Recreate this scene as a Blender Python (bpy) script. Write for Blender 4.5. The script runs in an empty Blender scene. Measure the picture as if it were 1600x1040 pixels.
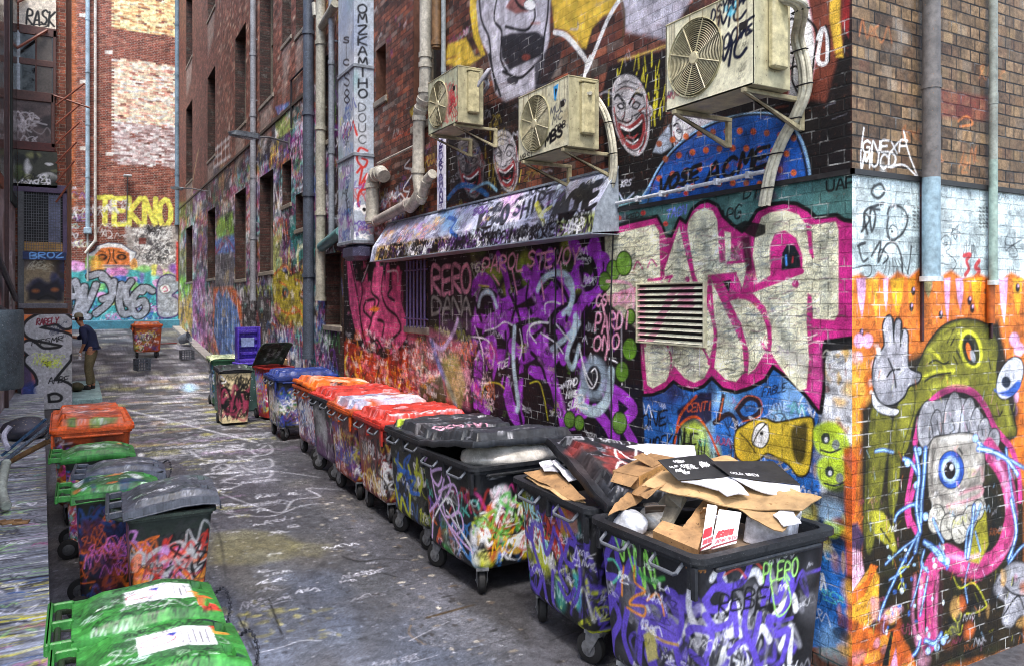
import bpy, math, random
import numpy as np
from mathutils import Vector, Matrix, Euler
SC = bpy.context.scene
COL = SC.collection
# ------------------------------------------------------------------ camera, light, exposure
FPX, HZ, YAW, CAMH = 1204.0, 468.0, math.radians(29.24), 2.3     # focal length and horizon in photo pixels
cam = bpy.data.cameras.new('camera'); camo = bpy.data.objects.new('camera', cam); COL.objects.link(camo)
camo.location = (0, 0, CAMH); camo.rotation_euler = (math.radians(90), 0, -YAW)
cam.lens = 36 * FPX / 1600; cam.sensor_width = 36; cam.shift_y = -(520 - HZ) / 1600; cam.clip_end = 600; cam.clip_start = .05
SC.camera = camo
W = bpy.data.worlds.new('World'); SC.world = W; W.use_nodes = True
nt = W.node_tree; bg = nt.nodes['Background']; sk = nt.nodes.new('ShaderNodeTexSky'); sk.sky_type = 'NISHITA'; sk.sun_disc = False
SUN_EL, SUN_AZ = math.radians(64), math.radians(208)
sk.sun_elevation = SUN_EL; sk.sun_rotation = SUN_AZ; sk.air_density = 1.2; sk.dust_density = 3.0; sk.ozone_density = .6
nt.links.new(sk.outputs[0], bg.inputs[0]); bg.inputs[1].default_value = .15
sl = bpy.data.lights.new('sun', 'SUN'); sl.energy = .9; sl.angle = math.radians(10); sl.color = (1, .965, .91)
so = bpy.data.objects.new('sun', sl); COL.objects.link(so)
sd = Vector((math.sin(SUN_AZ) * math.cos(SUN_EL), math.cos(SUN_AZ) * math.cos(SUN_EL), math.sin(SUN_EL)))
so.rotation_euler = sd.to_track_quat('Z', 'Y').to_euler()
SC.view_settings.view_transform = 'Standard'; SC.view_settings.look = 'None'; SC.view_settings.gamma = 1
SC.view_settings.exposure = 1.52
SC.render.engine = 'CYCLES'; SC.cycles.max_bounces = 5; SC.cycles.diffuse_bounces = 2; SC.cycles.filter_width = 1.0; SC.cycles.transparent_max_bounces = 6

# ------------------------------------------------------------------ measured geometry
Fv = (math.sin(YAW), math.cos(YAW)); Rv = (math.cos(YAW), -math.sin(YAW))
def ray(px, py):
    t = (px - 800) / FPX
    return Fv[0] + t * Rv[0], Fv[1] + t * Rv[1], (HZ - py) / FPX
def onX(px, py, X): d = ray(px, py); s = X / d[0]; return s * d[1], CAMH + s * d[2]
def onY(px, py, Y): d = ray(px, py); s = Y / d[1]; return s * d[0], CAMH + s * d[2]
def gz(Y): return max(0., Y - 21.5) * .07 if Y < 37 else 1.085
def onZ(px, py, z=0.):
    d = ray(px, py); s = (z - CAMH) / d[2]; return s * d[0], s * d[1]
def onG(px, py):
    z = 0.
    for _ in range(12): x, y = onZ(px, py, z); z = .5 * z + .5 * gz(y)
    return x, y
XW, YC, YB = 3.79, 2.85, 37.0        # alley wall plane, near corner, end wall

# ------------------------------------------------------------------ colours and materials
def lin(c): return c / 12.92 if c <= .04045 else ((c + .055) / 1.055) ** 2.4
def h(s): return tuple(lin(int(s[i:i + 2], 16) / 255) for i in (0, 2, 4))
MATS = {}
class NT:
    def __init__(s, name):
        s.m = bpy.data.materials.new(name); s.m.use_nodes = True; s.t = s.m.node_tree; s.b = s.t.nodes['Principled BSDF']
    def n(s, typ, **kw):
        x = s.t.nodes.new('ShaderNode' + typ)
        for k, v in kw.items():
            if k.startswith('i_'): x.inputs[k[2:].replace('_', ' ')].default_value = v
            else: setattr(x, k, v)
        return x
    def l(s, a, b): s.t.links.new(a, b)
    def mix(s, f, a, b, mode='MIX'):
        x = s.t.nodes.new('ShaderNodeMix'); x.data_type = 'RGBA'; x.blend_type = mode
        for sock, v in ((x.inputs[0], f), (x.inputs[6], a), (x.inputs[7], b)):
            if hasattr(v, 'links'): s.l(v, sock)
            else: sock.default_value = (tuple(v) + (1,) if isinstance(v, tuple) and len(v) == 3 else v)
        return x.outputs[2]
    def math(s, op, a, b=0., c=0.):
        x = s.t.nodes.new('ShaderNodeMath'); x.operation = op
        for i, v in enumerate((a, b, c)):
            if hasattr(v, 'links'): s.l(v, x.inputs[i])
            else: x.inputs[i].default_value = v
        return x.outputs[0]
    def noise(s, vec, scale, detail=4, rough=.6):
        x = s.n('TexNoise'); x.inputs['Scale'].default_value = scale; x.inputs['Detail'].default_value = detail; x.inputs['Roughness'].default_value = rough
        if vec is not None: s.l(vec, x.inputs['Vector'])
        return x.outputs[0]
    def ramp(s, f, stops):
        x = s.t.nodes.new('ShaderNodeValToRGB'); s.l(f, x.inputs[0]); e = x.color_ramp.elements
        while len(e) < len(stops): e.new(.5)
        for el, (p, c) in zip(e, stops): el.position = p; el.color = (c, c, c, 1) if not isinstance(c, tuple) else tuple(c) + (1,)
        return x.outputs[0]
    def bump(s, hgt, dist, strength=1., normal=None):
        x = s.n('Bump'); x.inputs['Strength'].default_value = strength; x.inputs['Distance'].default_value = dist; s.l(hgt, x.inputs['Height'])
        if normal is not None: s.l(normal, x.inputs['Normal'])
        return x.outputs[0]
    def obj(s): return s.n('TexCoord').outputs['Object']
def brick_material(name, axis, c1, c2, mortar, row=.0734, bw=.225, paint=True, rough=.62, grime=.55):
    """brick wall with a coat of spray paint from the wall mesh's 'paint' attribute"""
    g = NT(name); o = g.obj(); sp = g.n('SeparateXYZ'); g.l(o, sp.inputs[0]); cb = g.n('CombineXYZ')
    g.l(sp.outputs[axis], cb.inputs[0]); g.l(sp.outputs[2], cb.inputs[1])
    wob = g.n('TexNoise'); wob.inputs['Scale'].default_value = 3.; g.l(o, wob.inputs['Vector'])
    va = g.n('VectorMath', operation='MULTIPLY_ADD'); g.l(wob.outputs[1], va.inputs[0]); va.inputs[1].default_value = (.015, .013, 0); g.l(cb.outputs[0], va.inputs[2])
    br = g.n('TexBrick'); g.l(va.outputs[0], br.inputs['Vector'])
    for k, v in (('Scale', 1.), ('Mortar Size', .0058), ('Mortar Smooth', .35), ('Bias', 0.), ('Brick Width', bw), ('Row Height', row)): br.inputs[k].default_value = v
    br.offset = .5; br.squash = .5; br.squash_frequency = 2
    br.inputs['Color1'].default_value = c1 + (1,); br.inputs['Color2'].default_value = c2 + (1,); br.inputs['Mortar'].default_value = mortar + (1,)
    n1 = g.noise(o, 1.7, 5, .65); n2 = g.noise(o, 34, 3, .7); n3 = g.noise(o, 120, 2, .7)
    base = g.mix(1., br.outputs[0], g.ramp(n1, [(.3, 1 - grime), (.72, 1.25)]), 'MULTIPLY')
    base = g.mix(1., base, g.ramp(n2, [(.3, .4), (.72, 1.7)]), 'MULTIPLY'); base = g.mix(1., base, g.ramp(g.noise(o, 8, 3, .7), [(.3, .55), (.7, 1.45)]), 'MULTIPLY'); base = g.mix(g.ramp(g.noise(o, 3.3, 4, .8), [(.56, 0.), (.68, .45)]), base, (.16, .15, .14))
    fac = br.outputs['Fac']
    if paint:
        at = g.n('Attribute', attribute_name='paint')
        wear = g.ramp(n2, [(.62, 1.), (.74, .45)])
        al = g.math('MULTIPLY', at.outputs['Alpha'], wear)
        n4 = g.noise(o, 5.5, 3, .6)
        lt = g.ramp(n4, [(.5, 0.), (.62, 1.)])
        pc = g.mix(g.math('MULTIPLY', fac, g.math('MULTIPLY_ADD', lt, .26, .16)), at.outputs['Color'], g.mix(lt, (.02, .02, .022), (.72, .72, .7)))
        pc = g.mix(1., pc, g.ramp(n4, [(.3, .45), (.7, 1.35)]), 'MULTIPLY')
        pc = g.mix(1., pc, g.ramp(n3, [(.3, .5), (.7, 1.5)]), 'MULTIPLY')
        base = g.mix(al, base, pc)
    g.l(base, g.b.inputs['Base Color'])
    hgt = g.math('ADD', g.math('MULTIPLY', fac, -1.), g.math('MULTIPLY', n2, .55))
    g.l(g.bump(hgt, .007, 1.), g.b.inputs['Normal']); g.b.inputs['Roughness'].default_value = rough
    g.b.inputs['Specular IOR Level'].default_value = .4
    return g.m
def plain(name, col, rough=.5, metal=0., nscale=25., lo=.65, hi=1.3, bump=.0015, paint=False, spec=.5, speck=None):
    """weathered surface: colour broken by two noises, optional 'paint' attribute over it"""
    if name in MATS: return MATS[name]
    g = NT(name); o = g.obj(); n1 = g.noise(o, nscale * .12, 4, .6); n2 = g.noise(o, nscale, 4, .7)
    base = g.mix(1., tuple(col), g.ramp(n1, [(.3, lo), (.7, hi)]), 'MULTIPLY')
    base = g.mix(1., base, g.ramp(n2, [(.3, .6), (.7, 1.3)]), 'MULTIPLY')
    if speck: base = g.mix(g.ramp(g.noise(o, nscale * 5, 2, .6), [(.66, 0.), (.70, 1.)]), base, speck)
    if paint:
        at = g.n('Attribute', attribute_name='paint'); base = g.mix(at.outputs['Alpha'], base, g.mix(1., at.outputs['Color'], g.ramp(n2, [(.3, .8), (.7, 1.2)]), 'MULTIPLY'))
    g.l(base, g.b.inputs['Base Color']); g.b.inputs['Roughness'].default_value = rough; g.b.inputs['Metallic'].default_value = metal
    g.l(g.ramp(n2, [(.25, max(0, rough - .15)), (.75, min(1, rough + .2))]), g.b.inputs['Roughness'])
    g.b.inputs['Specular IOR Level'].default_value = spec
    if bump: g.l(g.bump(n2, bump, .7), g.b.inputs['Normal'])
    MATS[name] = g.m
    return g.m

# ------------------------------------------------------------------ objects
def tag(o, label=None, cat=None, group=None, kind=None):
    if label: o['label'] = label
    if cat: o['category'] = cat
    if group: o['group'] = group
    if kind: o['kind'] = kind
    return o
def empty(name, loc=(0, 0, 0), rz=0., label=None, cat=None, group=None, parent=None):
    o = bpy.data.objects.new(name, None); o.empty_display_size = .1; COL.objects.link(o); o.location = loc; o.rotation_euler = (0, 0, rz)
    if parent: o.parent = parent
    return tag(o, label, cat, group)
class MB:
    """collects shapes that become ONE mesh"""
    def __init__(s): s.v = []; s.f = []; s.m = None
    def add(s, vs, fs):
        k = len(s.v)
        if s.m is not None: vs = [tuple(s.m @ Vector(p)) for p in vs]
        s.v += [tuple(p) for p in vs]; s.f += [tuple(i + k for i in f) for f in fs]; return s
    def box(s, x0, y0, z0, x1, y1, z1, b=0.):
        if x0 > x1: x0, x1 = x1, x0
        if y0 > y1: y0, y1 = y1, y0
        if z0 > z1: z0, z1 = z1, z0
        b = min(b, .45 * min(x1 - x0, y1 - y0, z1 - z0))
        if b <= 0:
            return s.add([(x, y, z) for z in (z0, z1) for y in (y0, y1) for x in (x0, x1)],
                         [(0, 2, 3, 1), (4, 5, 7, 6), (0, 1, 5, 4), (2, 6, 7, 3), (0, 4, 6, 2), (1, 3, 7, 5)])
        # chamfered box: two octagonal rings inset at both ends
        def ring(z, i): 
            a0, a1, c0, c1 = x0 + i, x1 - i, y0 + i, y1 - i
            return [(a0 + b, c0, z), (a1 - b, c0, z), (a1, c0 + b, z), (a1, c1 - b, z), (a1 - b, c1, z), (a0 + b, c1, z), (a0, c1 - b, z), (a0, c0 + b, z)]
        vs = ring(z0, b * .99) + ring(z0 + b, 0) + ring(z1 - b, 0) + ring(z1, b * .99)
        fs = [tuple(range(7, -1, -1)), tuple(range(24, 32))]
        for r in range(3):
            for i in range(8): j = (i + 1) % 8; fs.append((r * 8 + i, r * 8 + j, r * 8 + 8 + j, r * 8 + 8 + i))
        return s.add(vs, fs)
    def tube(s, pts, r, n=10, cap=True):
        pts = [Vector(p) for p in pts]; rr = r if isinstance(r, (list, tuple)) else [r] * len(pts)
        vs = []; fs = []; up = None
        for i, p in enumerate(pts):
            d = (pts[min(i + 1, len(pts) - 1)] - pts[max(i - 1, 0)]).normalized()
            if up is None: up = Vector((0, 0, 1)) if abs(d.z) < .9 else Vector((1, 0, 0))
            a = d.cross(up).normalized(); up = a.cross(d).normalized()
            for k in range(n): th = 2 * math.pi * k / n; vs.append(p + a * math.cos(th) * rr[i] + up * math.sin(th) * rr[i])
        for i in range(len(pts) - 1):
            for k in range(n): k2 = (k + 1) % n; fs.append((i * n + k, i * n + k2, i * n + n + k2, i * n + n + k))
        if cap: fs += [tuple(range(n - 1, -1, -1)), tuple(range(len(pts) * n - n, len(pts) * n))]
        return s.add(vs, fs)
    def lathe(s, prof, c, axis='z', n=20):
        """prof: (radius, along) pairs"""
        vs = []; fs = []
        for r, a in prof:
            for k in range(n):
                th = 2 * math.pi * k / n; u, w = r * math.cos(th), r * math.sin(th)
                p = {'z': (u, w, a), 'y': (u, a, w), 'x': (a, u, w)}[axis]; vs.append((p[0] + c[0], p[1] + c[1], p[2] + c[2]))
        for i in range(len(prof) - 1):
            for k in range(n): k2 = (k + 1) % n; fs.append((i * n + k, i * n + k2, i * n + n + k2, i * n + n + k))
        fs += [tuple(range(n)), tuple(range(len(prof) * n - n, len(prof) * n))]
        return s.add(vs, fs)
    def slab(s, poly, t):
        """flat polygon of 3-D points given thickness t downwards along its normal"""
        P = [Vector(p) for p in poly]; nrm = Vector((0, 0, 0))
        for i in range(len(P)): nrm += P[i].cross(P[(i + 1) % len(P)])
        nrm.normalize(); n = len(P); vs = P + [p - nrm * t for p in P]
        fs = [tuple(range(n)), tuple(range(2 * n - 1, n - 1, -1))] + [(i, i + n, (i + 1) % n + n, (i + 1) % n) for i in range(n)]
        return s.add(vs, fs)
    def build(s, name, mat, parent=None, smooth=False, bevel=0., **kw):
        me = bpy.data.meshes.new(name); me.from_pydata(s.v, [], s.f); me.update()
        o = bpy.data.objects.new(name, me); COL.objects.link(o); me.materials.append(mat)
        if parent: o.parent = parent
        if smooth: smooth_mesh(me)
        if bevel: m = o.modifiers.new('bevel', 'BEVEL'); m.width = bevel; m.segments = 2; m.limit_method = 'ANGLE'
        return tag(o, **kw)
def smooth_mesh(me, ang=40):
    me.polygons.foreach_set('use_smooth', np.ones(len(me.polygons), bool))
    try: me.set_sharp_from_angle(angle=math.radians(ang))
    except Exception: pass
def dup(o, parent=None):
    c = o.copy(); COL.objects.link(c)
    if parent: c.parent = parent
    for ch in list(o.children): dup(ch, c)
    return c

# ------------------------------------------------------------------ spray-painted surfaces: a fine grid whose vertices carry the paint
def catmull(P, n=6, closed=False):
    P = [np.array(p, float) for p in P]
    if len(P) < 3: return np.array(P)
    out = []; N = len(P); rng = range(N) if closed else range(N - 1)
    for i in rng:
        if closed: a, b, c, d = P[i - 1], P[i], P[(i + 1) % N], P[(i + 2) % N]
        else: a, b, c, d = P[max(i - 1, 0)], P[i], P[i + 1], P[min(i + 2, N - 1)]
        for k in range(n):
            t = k / n; out.append(.5 * ((2 * b) + (c - a) * t + (2 * a - 5 * b + 4 * c - d) * t * t + (3 * b - a - 3 * c + d) * t ** 3))
    if not closed: out.append(P[-1])
    return np.array(out)
def PP(s): return [tuple(float(v) for v in q.split(',')) for q in s.split()]
FONT = {k: [PP(q) for q in v.split('|')] for k, v in {
 'A': "0,0 2,6 4,0|.8,2.2 3.3,2.2", 'B': "0,0 0,6 3,5.6 3.2,4 .2,3.1 3.6,2.4 3.5,.5 0,0", 'C': "3.8,5 2.4,6 .6,5 0,3 .6,1 2.4,0 3.9,1", 'D': "0,0 .1,6 2.8,5.2 4,3 2.8,.7 0,0",
 'E': "3.8,6 0,5.8 .1,3 3,3.2|.1,3 0,0 3.9,.2", 'F': "4,6 0,5.9 0,0|0,3.1 3,3.2", 'G': "3.8,5 2.2,6 .4,4.8 0,2.6 1,.3 3.4,.3 3.8,2.6 2.2,2.6", 'H': "0,0 .1,6|4,0 3.9,6|0,3 4,3.1",
 'I': "2,0 2,6", 'J': "3.5,6 3.4,1.5 2,0 .3,1.3", 'K': "0,0 0,6|3.8,6 .1,2.9 4,0", 'L': "0,6 .1,.1 3.6,0", 'M': "0,0 .5,6 2,2.4 3.6,6 4.2,0", 'N': "0,0 .2,6 3.7,0 3.9,6",
 'O': "2,6 .4,5 0,2.8 .8,.5 2.4,0 3.8,1.5 3.9,4 2.8,5.8 2,6", 'P': "0,0 .1,6 3.2,5.7 3.6,4 2.8,2.8 .1,2.7", 'Q': "2,6 .3,5 0,2.6 1,.4 2.8,.2 3.9,2 3.7,4.8 2,6|2.4,1.8 4.3,-.5",
 'R': "0,0 .1,6 3.2,5.6 3.4,3.8 .1,3 3.9,0", 'S': "3.8,5.2 2.4,6 .5,5.2 .8,3.7 3.2,2.6 3.7,1.2 2.2,0 .1,.8", 'T': "2,0 2.1,6|-.2,5.8 4.3,6", 'U': "0,6 .1,1.4 1.8,0 3.6,1.2 3.9,6",
 'V': "0,6 2,0 4,6", 'W': "0,6 1,0 2.1,4 3.2,0 4.4,6", 'X': "0,0 4,6|.2,6 3.9,0", 'Y': "0,6 2,3 4,6|2,3 1.9,0", 'Z': "0,5.8 4,6 .1,.1 4.1,0",
 '0': "2,6 .2,4 .3,1.4 2,0 3.8,1.6 3.7,4.5 2,6", '1': "1,4.8 2,6 2,0", '2': "0,4.8 1.8,6 3.6,4.6 .1,.1 4,0", '3': "0,5.6 2.6,5.8 3.4,4.5 1.4,3.2 3.7,2.2 2.8,.3 0,.4", '5': "3.8,6 .4,5.8 .2,3.4 3.3,3.2 3.4,.8 0,0",
 '8': "2,3 .3,4.4 2,6 3.6,4.5 2,3 .1,1.5 2,0 3.9,1.4 2,3", '9': "3.5,4.5 2,6 .3,4.5 2,3 3.6,4.6 3,0", '!': "2,2 2,6|2,0 2,.5", ' ': "0,0", '.': "1,0 1.4,.3", '-': ".6,3 3.4,3", '&': "4,0 .8,4.5 2,6 3,4.6 .2,2 1.4,0 3.8,2.6"}.items()}
class Sheet:
    def __init__(s, us, vs, col=None, a=1., px=None, seed=1):
        s.u = np.asarray(sorted(set(np.round(us, 5)))); s.v = np.asarray(sorted(set(np.round(vs, 5)))); s.C = np.zeros((len(s.v), len(s.u), 4), np.float32)
        if col is not None: s.C[..., :3] = col; s.C[..., 3] = a
        s.du = np.gradient(s.u); s.dv = np.gradient(s.v); s.px = px; s.hz = False; s.rs = np.random.RandomState(seed); s.rr = random.Random(seed)
    def sub(s, u0, u1, v0, v1):
        i0, i1 = np.searchsorted(s.u, (u0, u1)); j0, j1 = np.searchsorted(s.v, (v0, v1))
        return (i0, min(i1 + 1, len(s.u)), j0, min(j1 + 1, len(s.v)))
    def blend(s, box, m, col):
        i0, i1, j0, j1 = box; D = s.C[j0:j1, i0:i1]; m = m[..., None]
        a0 = D[..., 3:4]; an = m + a0 * (1 - m)
        D[..., :3] = np.where(an > 1e-5, (np.array(col) * m + D[..., :3] * a0 * (1 - m)) / np.maximum(an, 1e-5), D[..., :3]); D[..., 3:4] = an
    def dist(s, P, box, closed=False):
        i0, i1, j0, j1 = box; U = s.u[i0:i1][None, :]; V = s.v[j0:j1][:, None]; D = np.full((j1 - j0, i1 - i0), 1e9)
        n = len(P)
        for k in range(n if closed else max(1, n - 1)):
            a = P[k]; b = P[(k + 1) % n]; dx, dy = b[0] - a[0], b[1] - a[1]; L = dx * dx + dy * dy + 1e-12
            t = np.clip(((U - a[0]) * dx + (V - a[1]) * dy) / L, 0, 1)
            np.minimum(D, (U - a[0] - t * dx) ** 2 + (V - a[1] - t * dy) ** 2, out=D)
        return np.sqrt(D)
    def aa(s, box):
        i0, i1, j0, j1 = box
        return .5 * max(s.du[i0:i1].mean(), s.dv[j0:j1].mean()) if i1 > i0 and j1 > j0 else .01
    def stroke(s, P, w, col, a=1., soft=0.):
        """P and w in metres"""
        P = np.asarray(P, float); m = w / 2 + soft + .02
        if len(P) == 1: P = np.vstack([P, P + 1e-4])
        box = s.sub(P[:, 0].min() - m, P[:, 0].max() + m, P[:, 1].min() - m, P[:, 1].max() + m)
        if box[1] - box[0] < 1 or box[3] - box[2] < 1: return
        D = s.dist(P, box); e = max(soft, s.aa(box)); s.blend(box, a * np.clip(.5 - (D - w / 2) / (2 * e), 0, 1), col)
    def poly(s, P, col, a=1., soft=0.):
        P = np.asarray(P, float); m = soft + .02
        box = s.sub(P[:, 0].min() - m, P[:, 0].max() + m, P[:, 1].min() - m, P[:, 1].max() + m)
        i0, i1, j0, j1 = box
        if i1 - i0 < 1 or j1 - j0 < 1: return
        U = s.u[i0:i1][None, :]; V = s.v[j0:j1][:, None]; ins = np.zeros((j1 - j0, i1 - i0), bool)
        for k in range(len(P)):
            (x0, y0), (x1, y1) = P[k], P[(k + 1) % len(P)]
            if y0 != y1: ins ^= ((y0 > V) != (y1 > V)) & (U < (x1 - x0) * (V - y0) / (y1 - y0) + x0)
        D = s.dist(P, box, True); D = np.where(ins, -D, D); e = max(soft, s.aa(box)); s.blend(box, a * np.clip(.5 - D / (2 * e), 0, 1), col)
    def wpx(s, P, w):
        """width of w photo pixels at these photo points, in metres"""
        x, y = P[len(P) // 2][:2]; a = s.px(x, y); b = s.px(x + 1, y) if s.hz else s.px(x, y + 1); return w * abs(math.hypot(a[0] - b[0], a[1] - b[1])) if s.px else w
    def S(s, pts, w, col, a=1., soft=0., sm=True):
        """a stroke through traced photo points, width in photo pixels"""
        P = PP(pts) if isinstance(pts, str) else pts; k = s.wpx(P, 1.); Q = catmull(P, 5) if sm and len(P) > 2 else np.array(P, float)
        s.stroke([s.px(*q) for q in Q], w * k, h(col) if isinstance(col, str) else col, a, soft * k)
    def F(s, pts, col, a=1., soft=0., sm=False, ol=0, oc='101012'):
        P = PP(pts) if isinstance(pts, str) else pts; k = s.wpx(P, 1.); Q = catmull(P, 5, True) if sm else np.array(P, float); T = [s.px(*q) for q in Q]
        if ol: s.stroke(T + [T[0]], ol * k, h(oc))
        s.poly(T, h(col) if isinstance(col, str) else col, a, soft * k)
    def E(s, cx, cy, rx, ry, col, a=1., soft=0., rot=0., ol=0, oc='101012'):
        c, n = math.cos(math.radians(rot)), math.sin(math.radians(rot))
        s.F([(cx + rx * math.cos(t) * c - ry * math.sin(t) * n, cy + rx * math.cos(t) * n + ry * math.sin(t) * c) for t in np.linspace(0, 2 * math.pi, 25)[:-1]], col, a, soft, False, ol, oc)
    def T(s, txt, x0, y0, x1, y1, hh, w, col, slant=.15, jit=.25, a=1., soft=0., sm=True, ol=0, oc='101012', vert=False):
        """lettering between two traced photo points, letters hh pixels tall and w pixels wide in the stroke"""
        n = max(1, len(txt)); strokes = []
        for i, ch in enumerate(txt):
            fx = (i + .5) / n; bx, by = x0 + (x1 - x0) * fx, y0 + (y1 - y0) * fx; cw = .78 * math.hypot(x1 - x0, y1 - y0) / n
            if vert: cw = hh
            hs = hh if not vert else .78 * math.hypot(x1 - x0, y1 - y0) / n
            ex, ey = (x1 - x0), (y1 - y0); L = math.hypot(ex, ey) + 1e-6; ex /= L; ey /= L
            if vert: ex, ey = 1, 0
            jy = s.rr.uniform(-1, 1) * jit * hs * .3
            for st in FONT.get(ch, []):
                strokes.append([(bx + ex * ((p[0] / 4 - .5) * cw + slant * (p[1] / 6) * hs) + s.rr.uniform(-1, 1) * jit * .35 * cw * .2, by + ey * (p[0] / 4 - .5) * cw - (p[1] / 6 - (0 if not vert else .5)) * hs + jy) for p in st])
        for ww, cc in (((w + 2 * ol, oc),) if ol else ()) + ((w, col),):
            for st in strokes: s.S(st, ww, cc, a, soft, sm)
    def scrib(s, u, v, L, hh, w, col, a=1., soft=0., rot=0.):
        """one unreadable loopy tag, metres"""
        r = s.rr; n = max(4, int(L / (hh * .33))); P = [(0, 0)]; x = 0.
        for i in range(n):
            x += L / n * r.uniform(.4, 1.5); P.append((x, hh * (r.uniform(.55, 1) if i % 2 == 0 else r.uniform(-.1, .35))))
            if r.random() < .35: P.append((x - L / n * r.uniform(.6, 1.4), hh * r.uniform(.2, .8)))
        if r.random() < .3: P.append((r.uniform(0, L), -hh * .25)); P.append((L * r.uniform(.8, 1.2), -hh * .2))
        c, n_ = math.cos(rot), math.sin(rot); Q = catmull(P, 5); Q = [(u + p[0] * c - p[1] * n_, v + p[0] * n_ + p[1] * c) for p in Q]
        s.stroke(Q, w, col, a, soft)
    def tags(s, u0, v0, u1, v1, n, hr, pal, wr=(.08, .14), a=.95, rot=.12, asp=2.2):
        pal = [h(c) for c in pal]
        for _ in range(n):
            hh = s.rr.uniform(*hr); L = hh * s.rr.uniform(.8, asp * 1.4)
            s.scrib(s.rr.uniform(u0, max(u0, u1 - L)), s.rr.uniform(v0, max(v0, v1 - hh)), L, hh, hh * s.rr.uniform(*wr), s.rr.choice(pal), a * s.rr.uniform(.7, 1), hh * s.rr.choice((0, 0, .05)), s.rr.uniform(-rot, rot))
    def blobs(s, u0, v0, u1, v1, n, rr_, pal, a=.8, soft=.5, asp=1.):
        pal = [h(c) for c in pal]
        for _ in range(n):
            r = s.rr.uniform(*rr_); cu, cv = s.rr.uniform(u0, u1), s.rr.uniform(v0, v1); k = s.rr.uniform(.5, 1.6)
            P = [(cu + r * k * s.rr.uniform(.7, 1.2) * math.cos(t), cv + asp * r / k * s.rr.uniform(.7, 1.2) * math.sin(t)) for t in np.linspace(0, 6.283, 9)[:-1]]
            s.poly(catmull(P, 4, True), s.rr.choice(pal), a * s.rr.uniform(.6, 1), r * soft * s.rr.uniform(.2, 1))
    def drips(s, u0, u1, v, n, L, w, pal):
        for _ in range(n):
            u = s.rr.uniform(u0, u1); l = s.rr.uniform(.2, 1) * L; s.stroke([(u, v), (u, v - l)], w, h(s.rr.choice(pal)), .8)
    def clutter(s, u0, v0, u1, v1, n, hr=(.03, .1), dark=.5, a=.8, extra=('c8348c', '3a62b8', 'd8b83c', 'b8342c', '7a3a9c', '5ac0b0')):
        for _ in range(n):
            q = s.rr.random(); c = s.rr.choice(['101014', '18181e', '22222a']) if q < dark else s.rr.choice(['e8e8ec', 'd0d0da']) if q < dark + .22 else s.rr.choice(extra)
            hh = s.rr.uniform(*hr); L = hh * s.rr.uniform(.8, 3.2); s.scrib(s.rr.uniform(u0, max(u0, u1 - L)), s.rr.uniform(v0, v1), L, hh, hh * s.rr.uniform(.06, .17), h(c), a * s.rr.uniform(.6, 1), 0, s.rr.uniform(-.15, .15))
    def mottled(s, u0, v0, u1, v1, n, pal, bw=.23, rh=.0734, a=.7):
        pal = [h(c) for c in pal]
        for _ in range(n):
            r = int(s.rr.uniform(v0, v1) / rh); k = int(s.rr.uniform(u0, u1) / bw); off = .5 * bw * (r % 2); x = k * bw + off; s.poly([(x, r * rh), (x + bw * .94, r * rh), (x + bw * .94, (r + .88) * rh), (x, (r + .88) * rh)], s.rr.choice(pal), a * s.rr.uniform(.4, 1), .003)
    def grain(s, k=.08, coarse=.1):
        n = s.rs.normal(0, 1, s.C.shape[:2]).astype(np.float32); c = s.rs.normal(0, 1, (s.C.shape[0] // 5 + 2, s.C.shape[1] // 5 + 2)).repeat(5, 0).repeat(5, 1)[:n.shape[0], :n.shape[1]]
        s.C[..., :3] *= np.clip(1 + k * n + coarse * c, .4, 1.7)[..., None]
    def mesh(s, name, fn, mat, parent=None, holes=(), flip=False, smooth=False, **kw):
        U, V = np.meshgrid(s.u, s.v); co = np.stack(fn(U, V), -1).reshape(-1, 3).astype(np.float32); nu, nv = len(s.u), len(s.v)
        uc = (s.u[1:] + s.u[:-1]) / 2; vc = (s.v[1:] + s.v[:-1]) / 2; keep = np.ones((nv - 1, nu - 1), bool)
        for (a, b, c, d) in holes: keep[np.ix_((vc > c) & (vc < d), (uc > a) & (uc < b))] = False
        J, I = np.nonzero(keep); q = (J * nu + I).astype(np.int32)
        F = np.stack([q, q + 1, q + nu + 1, q + nu], 1)
        if flip: F = F[:, ::-1]
        me = bpy.data.meshes.new(name); me.vertices.add(len(co)); me.vertices.foreach_set('co', co.ravel())
        me.loops.add(F.size); me.loops.foreach_set('vertex_index', np.ascontiguousarray(F).ravel()); me.polygons.add(len(F)); me.polygons.foreach_set('loop_start', np.arange(0, F.size, 4, dtype=np.int32))
        me.update(calc_edges=True)
        at = me.color_attributes.new('paint', 'FLOAT_COLOR', 'POINT'); C = s.C.copy(); C[..., 3] = np.clip(C[..., 3], 0, 1); lum = np.clip(C[..., :3].mean(-1, keepdims=True), .004, 1); C[..., :3] *= np.clip((lum / .16) ** .32, .35, 1.5); at.data.foreach_set('color', np.clip(C, 0, 1).ravel())
        if holes:
            import bmesh
            bm = bmesh.new(); bm.from_mesh(me); bmesh.ops.delete(bm, geom=[v for v in bm.verts if not v.link_faces], context='VERTS'); bm.to_mesh(me); bm.free()
        o = bpy.data.objects.new(name, me); COL.objects.link(o); me.materials.append(mat)
        if parent: o.parent = parent
        if smooth: smooth_mesh(me)
        return tag(o, **kw)
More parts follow.
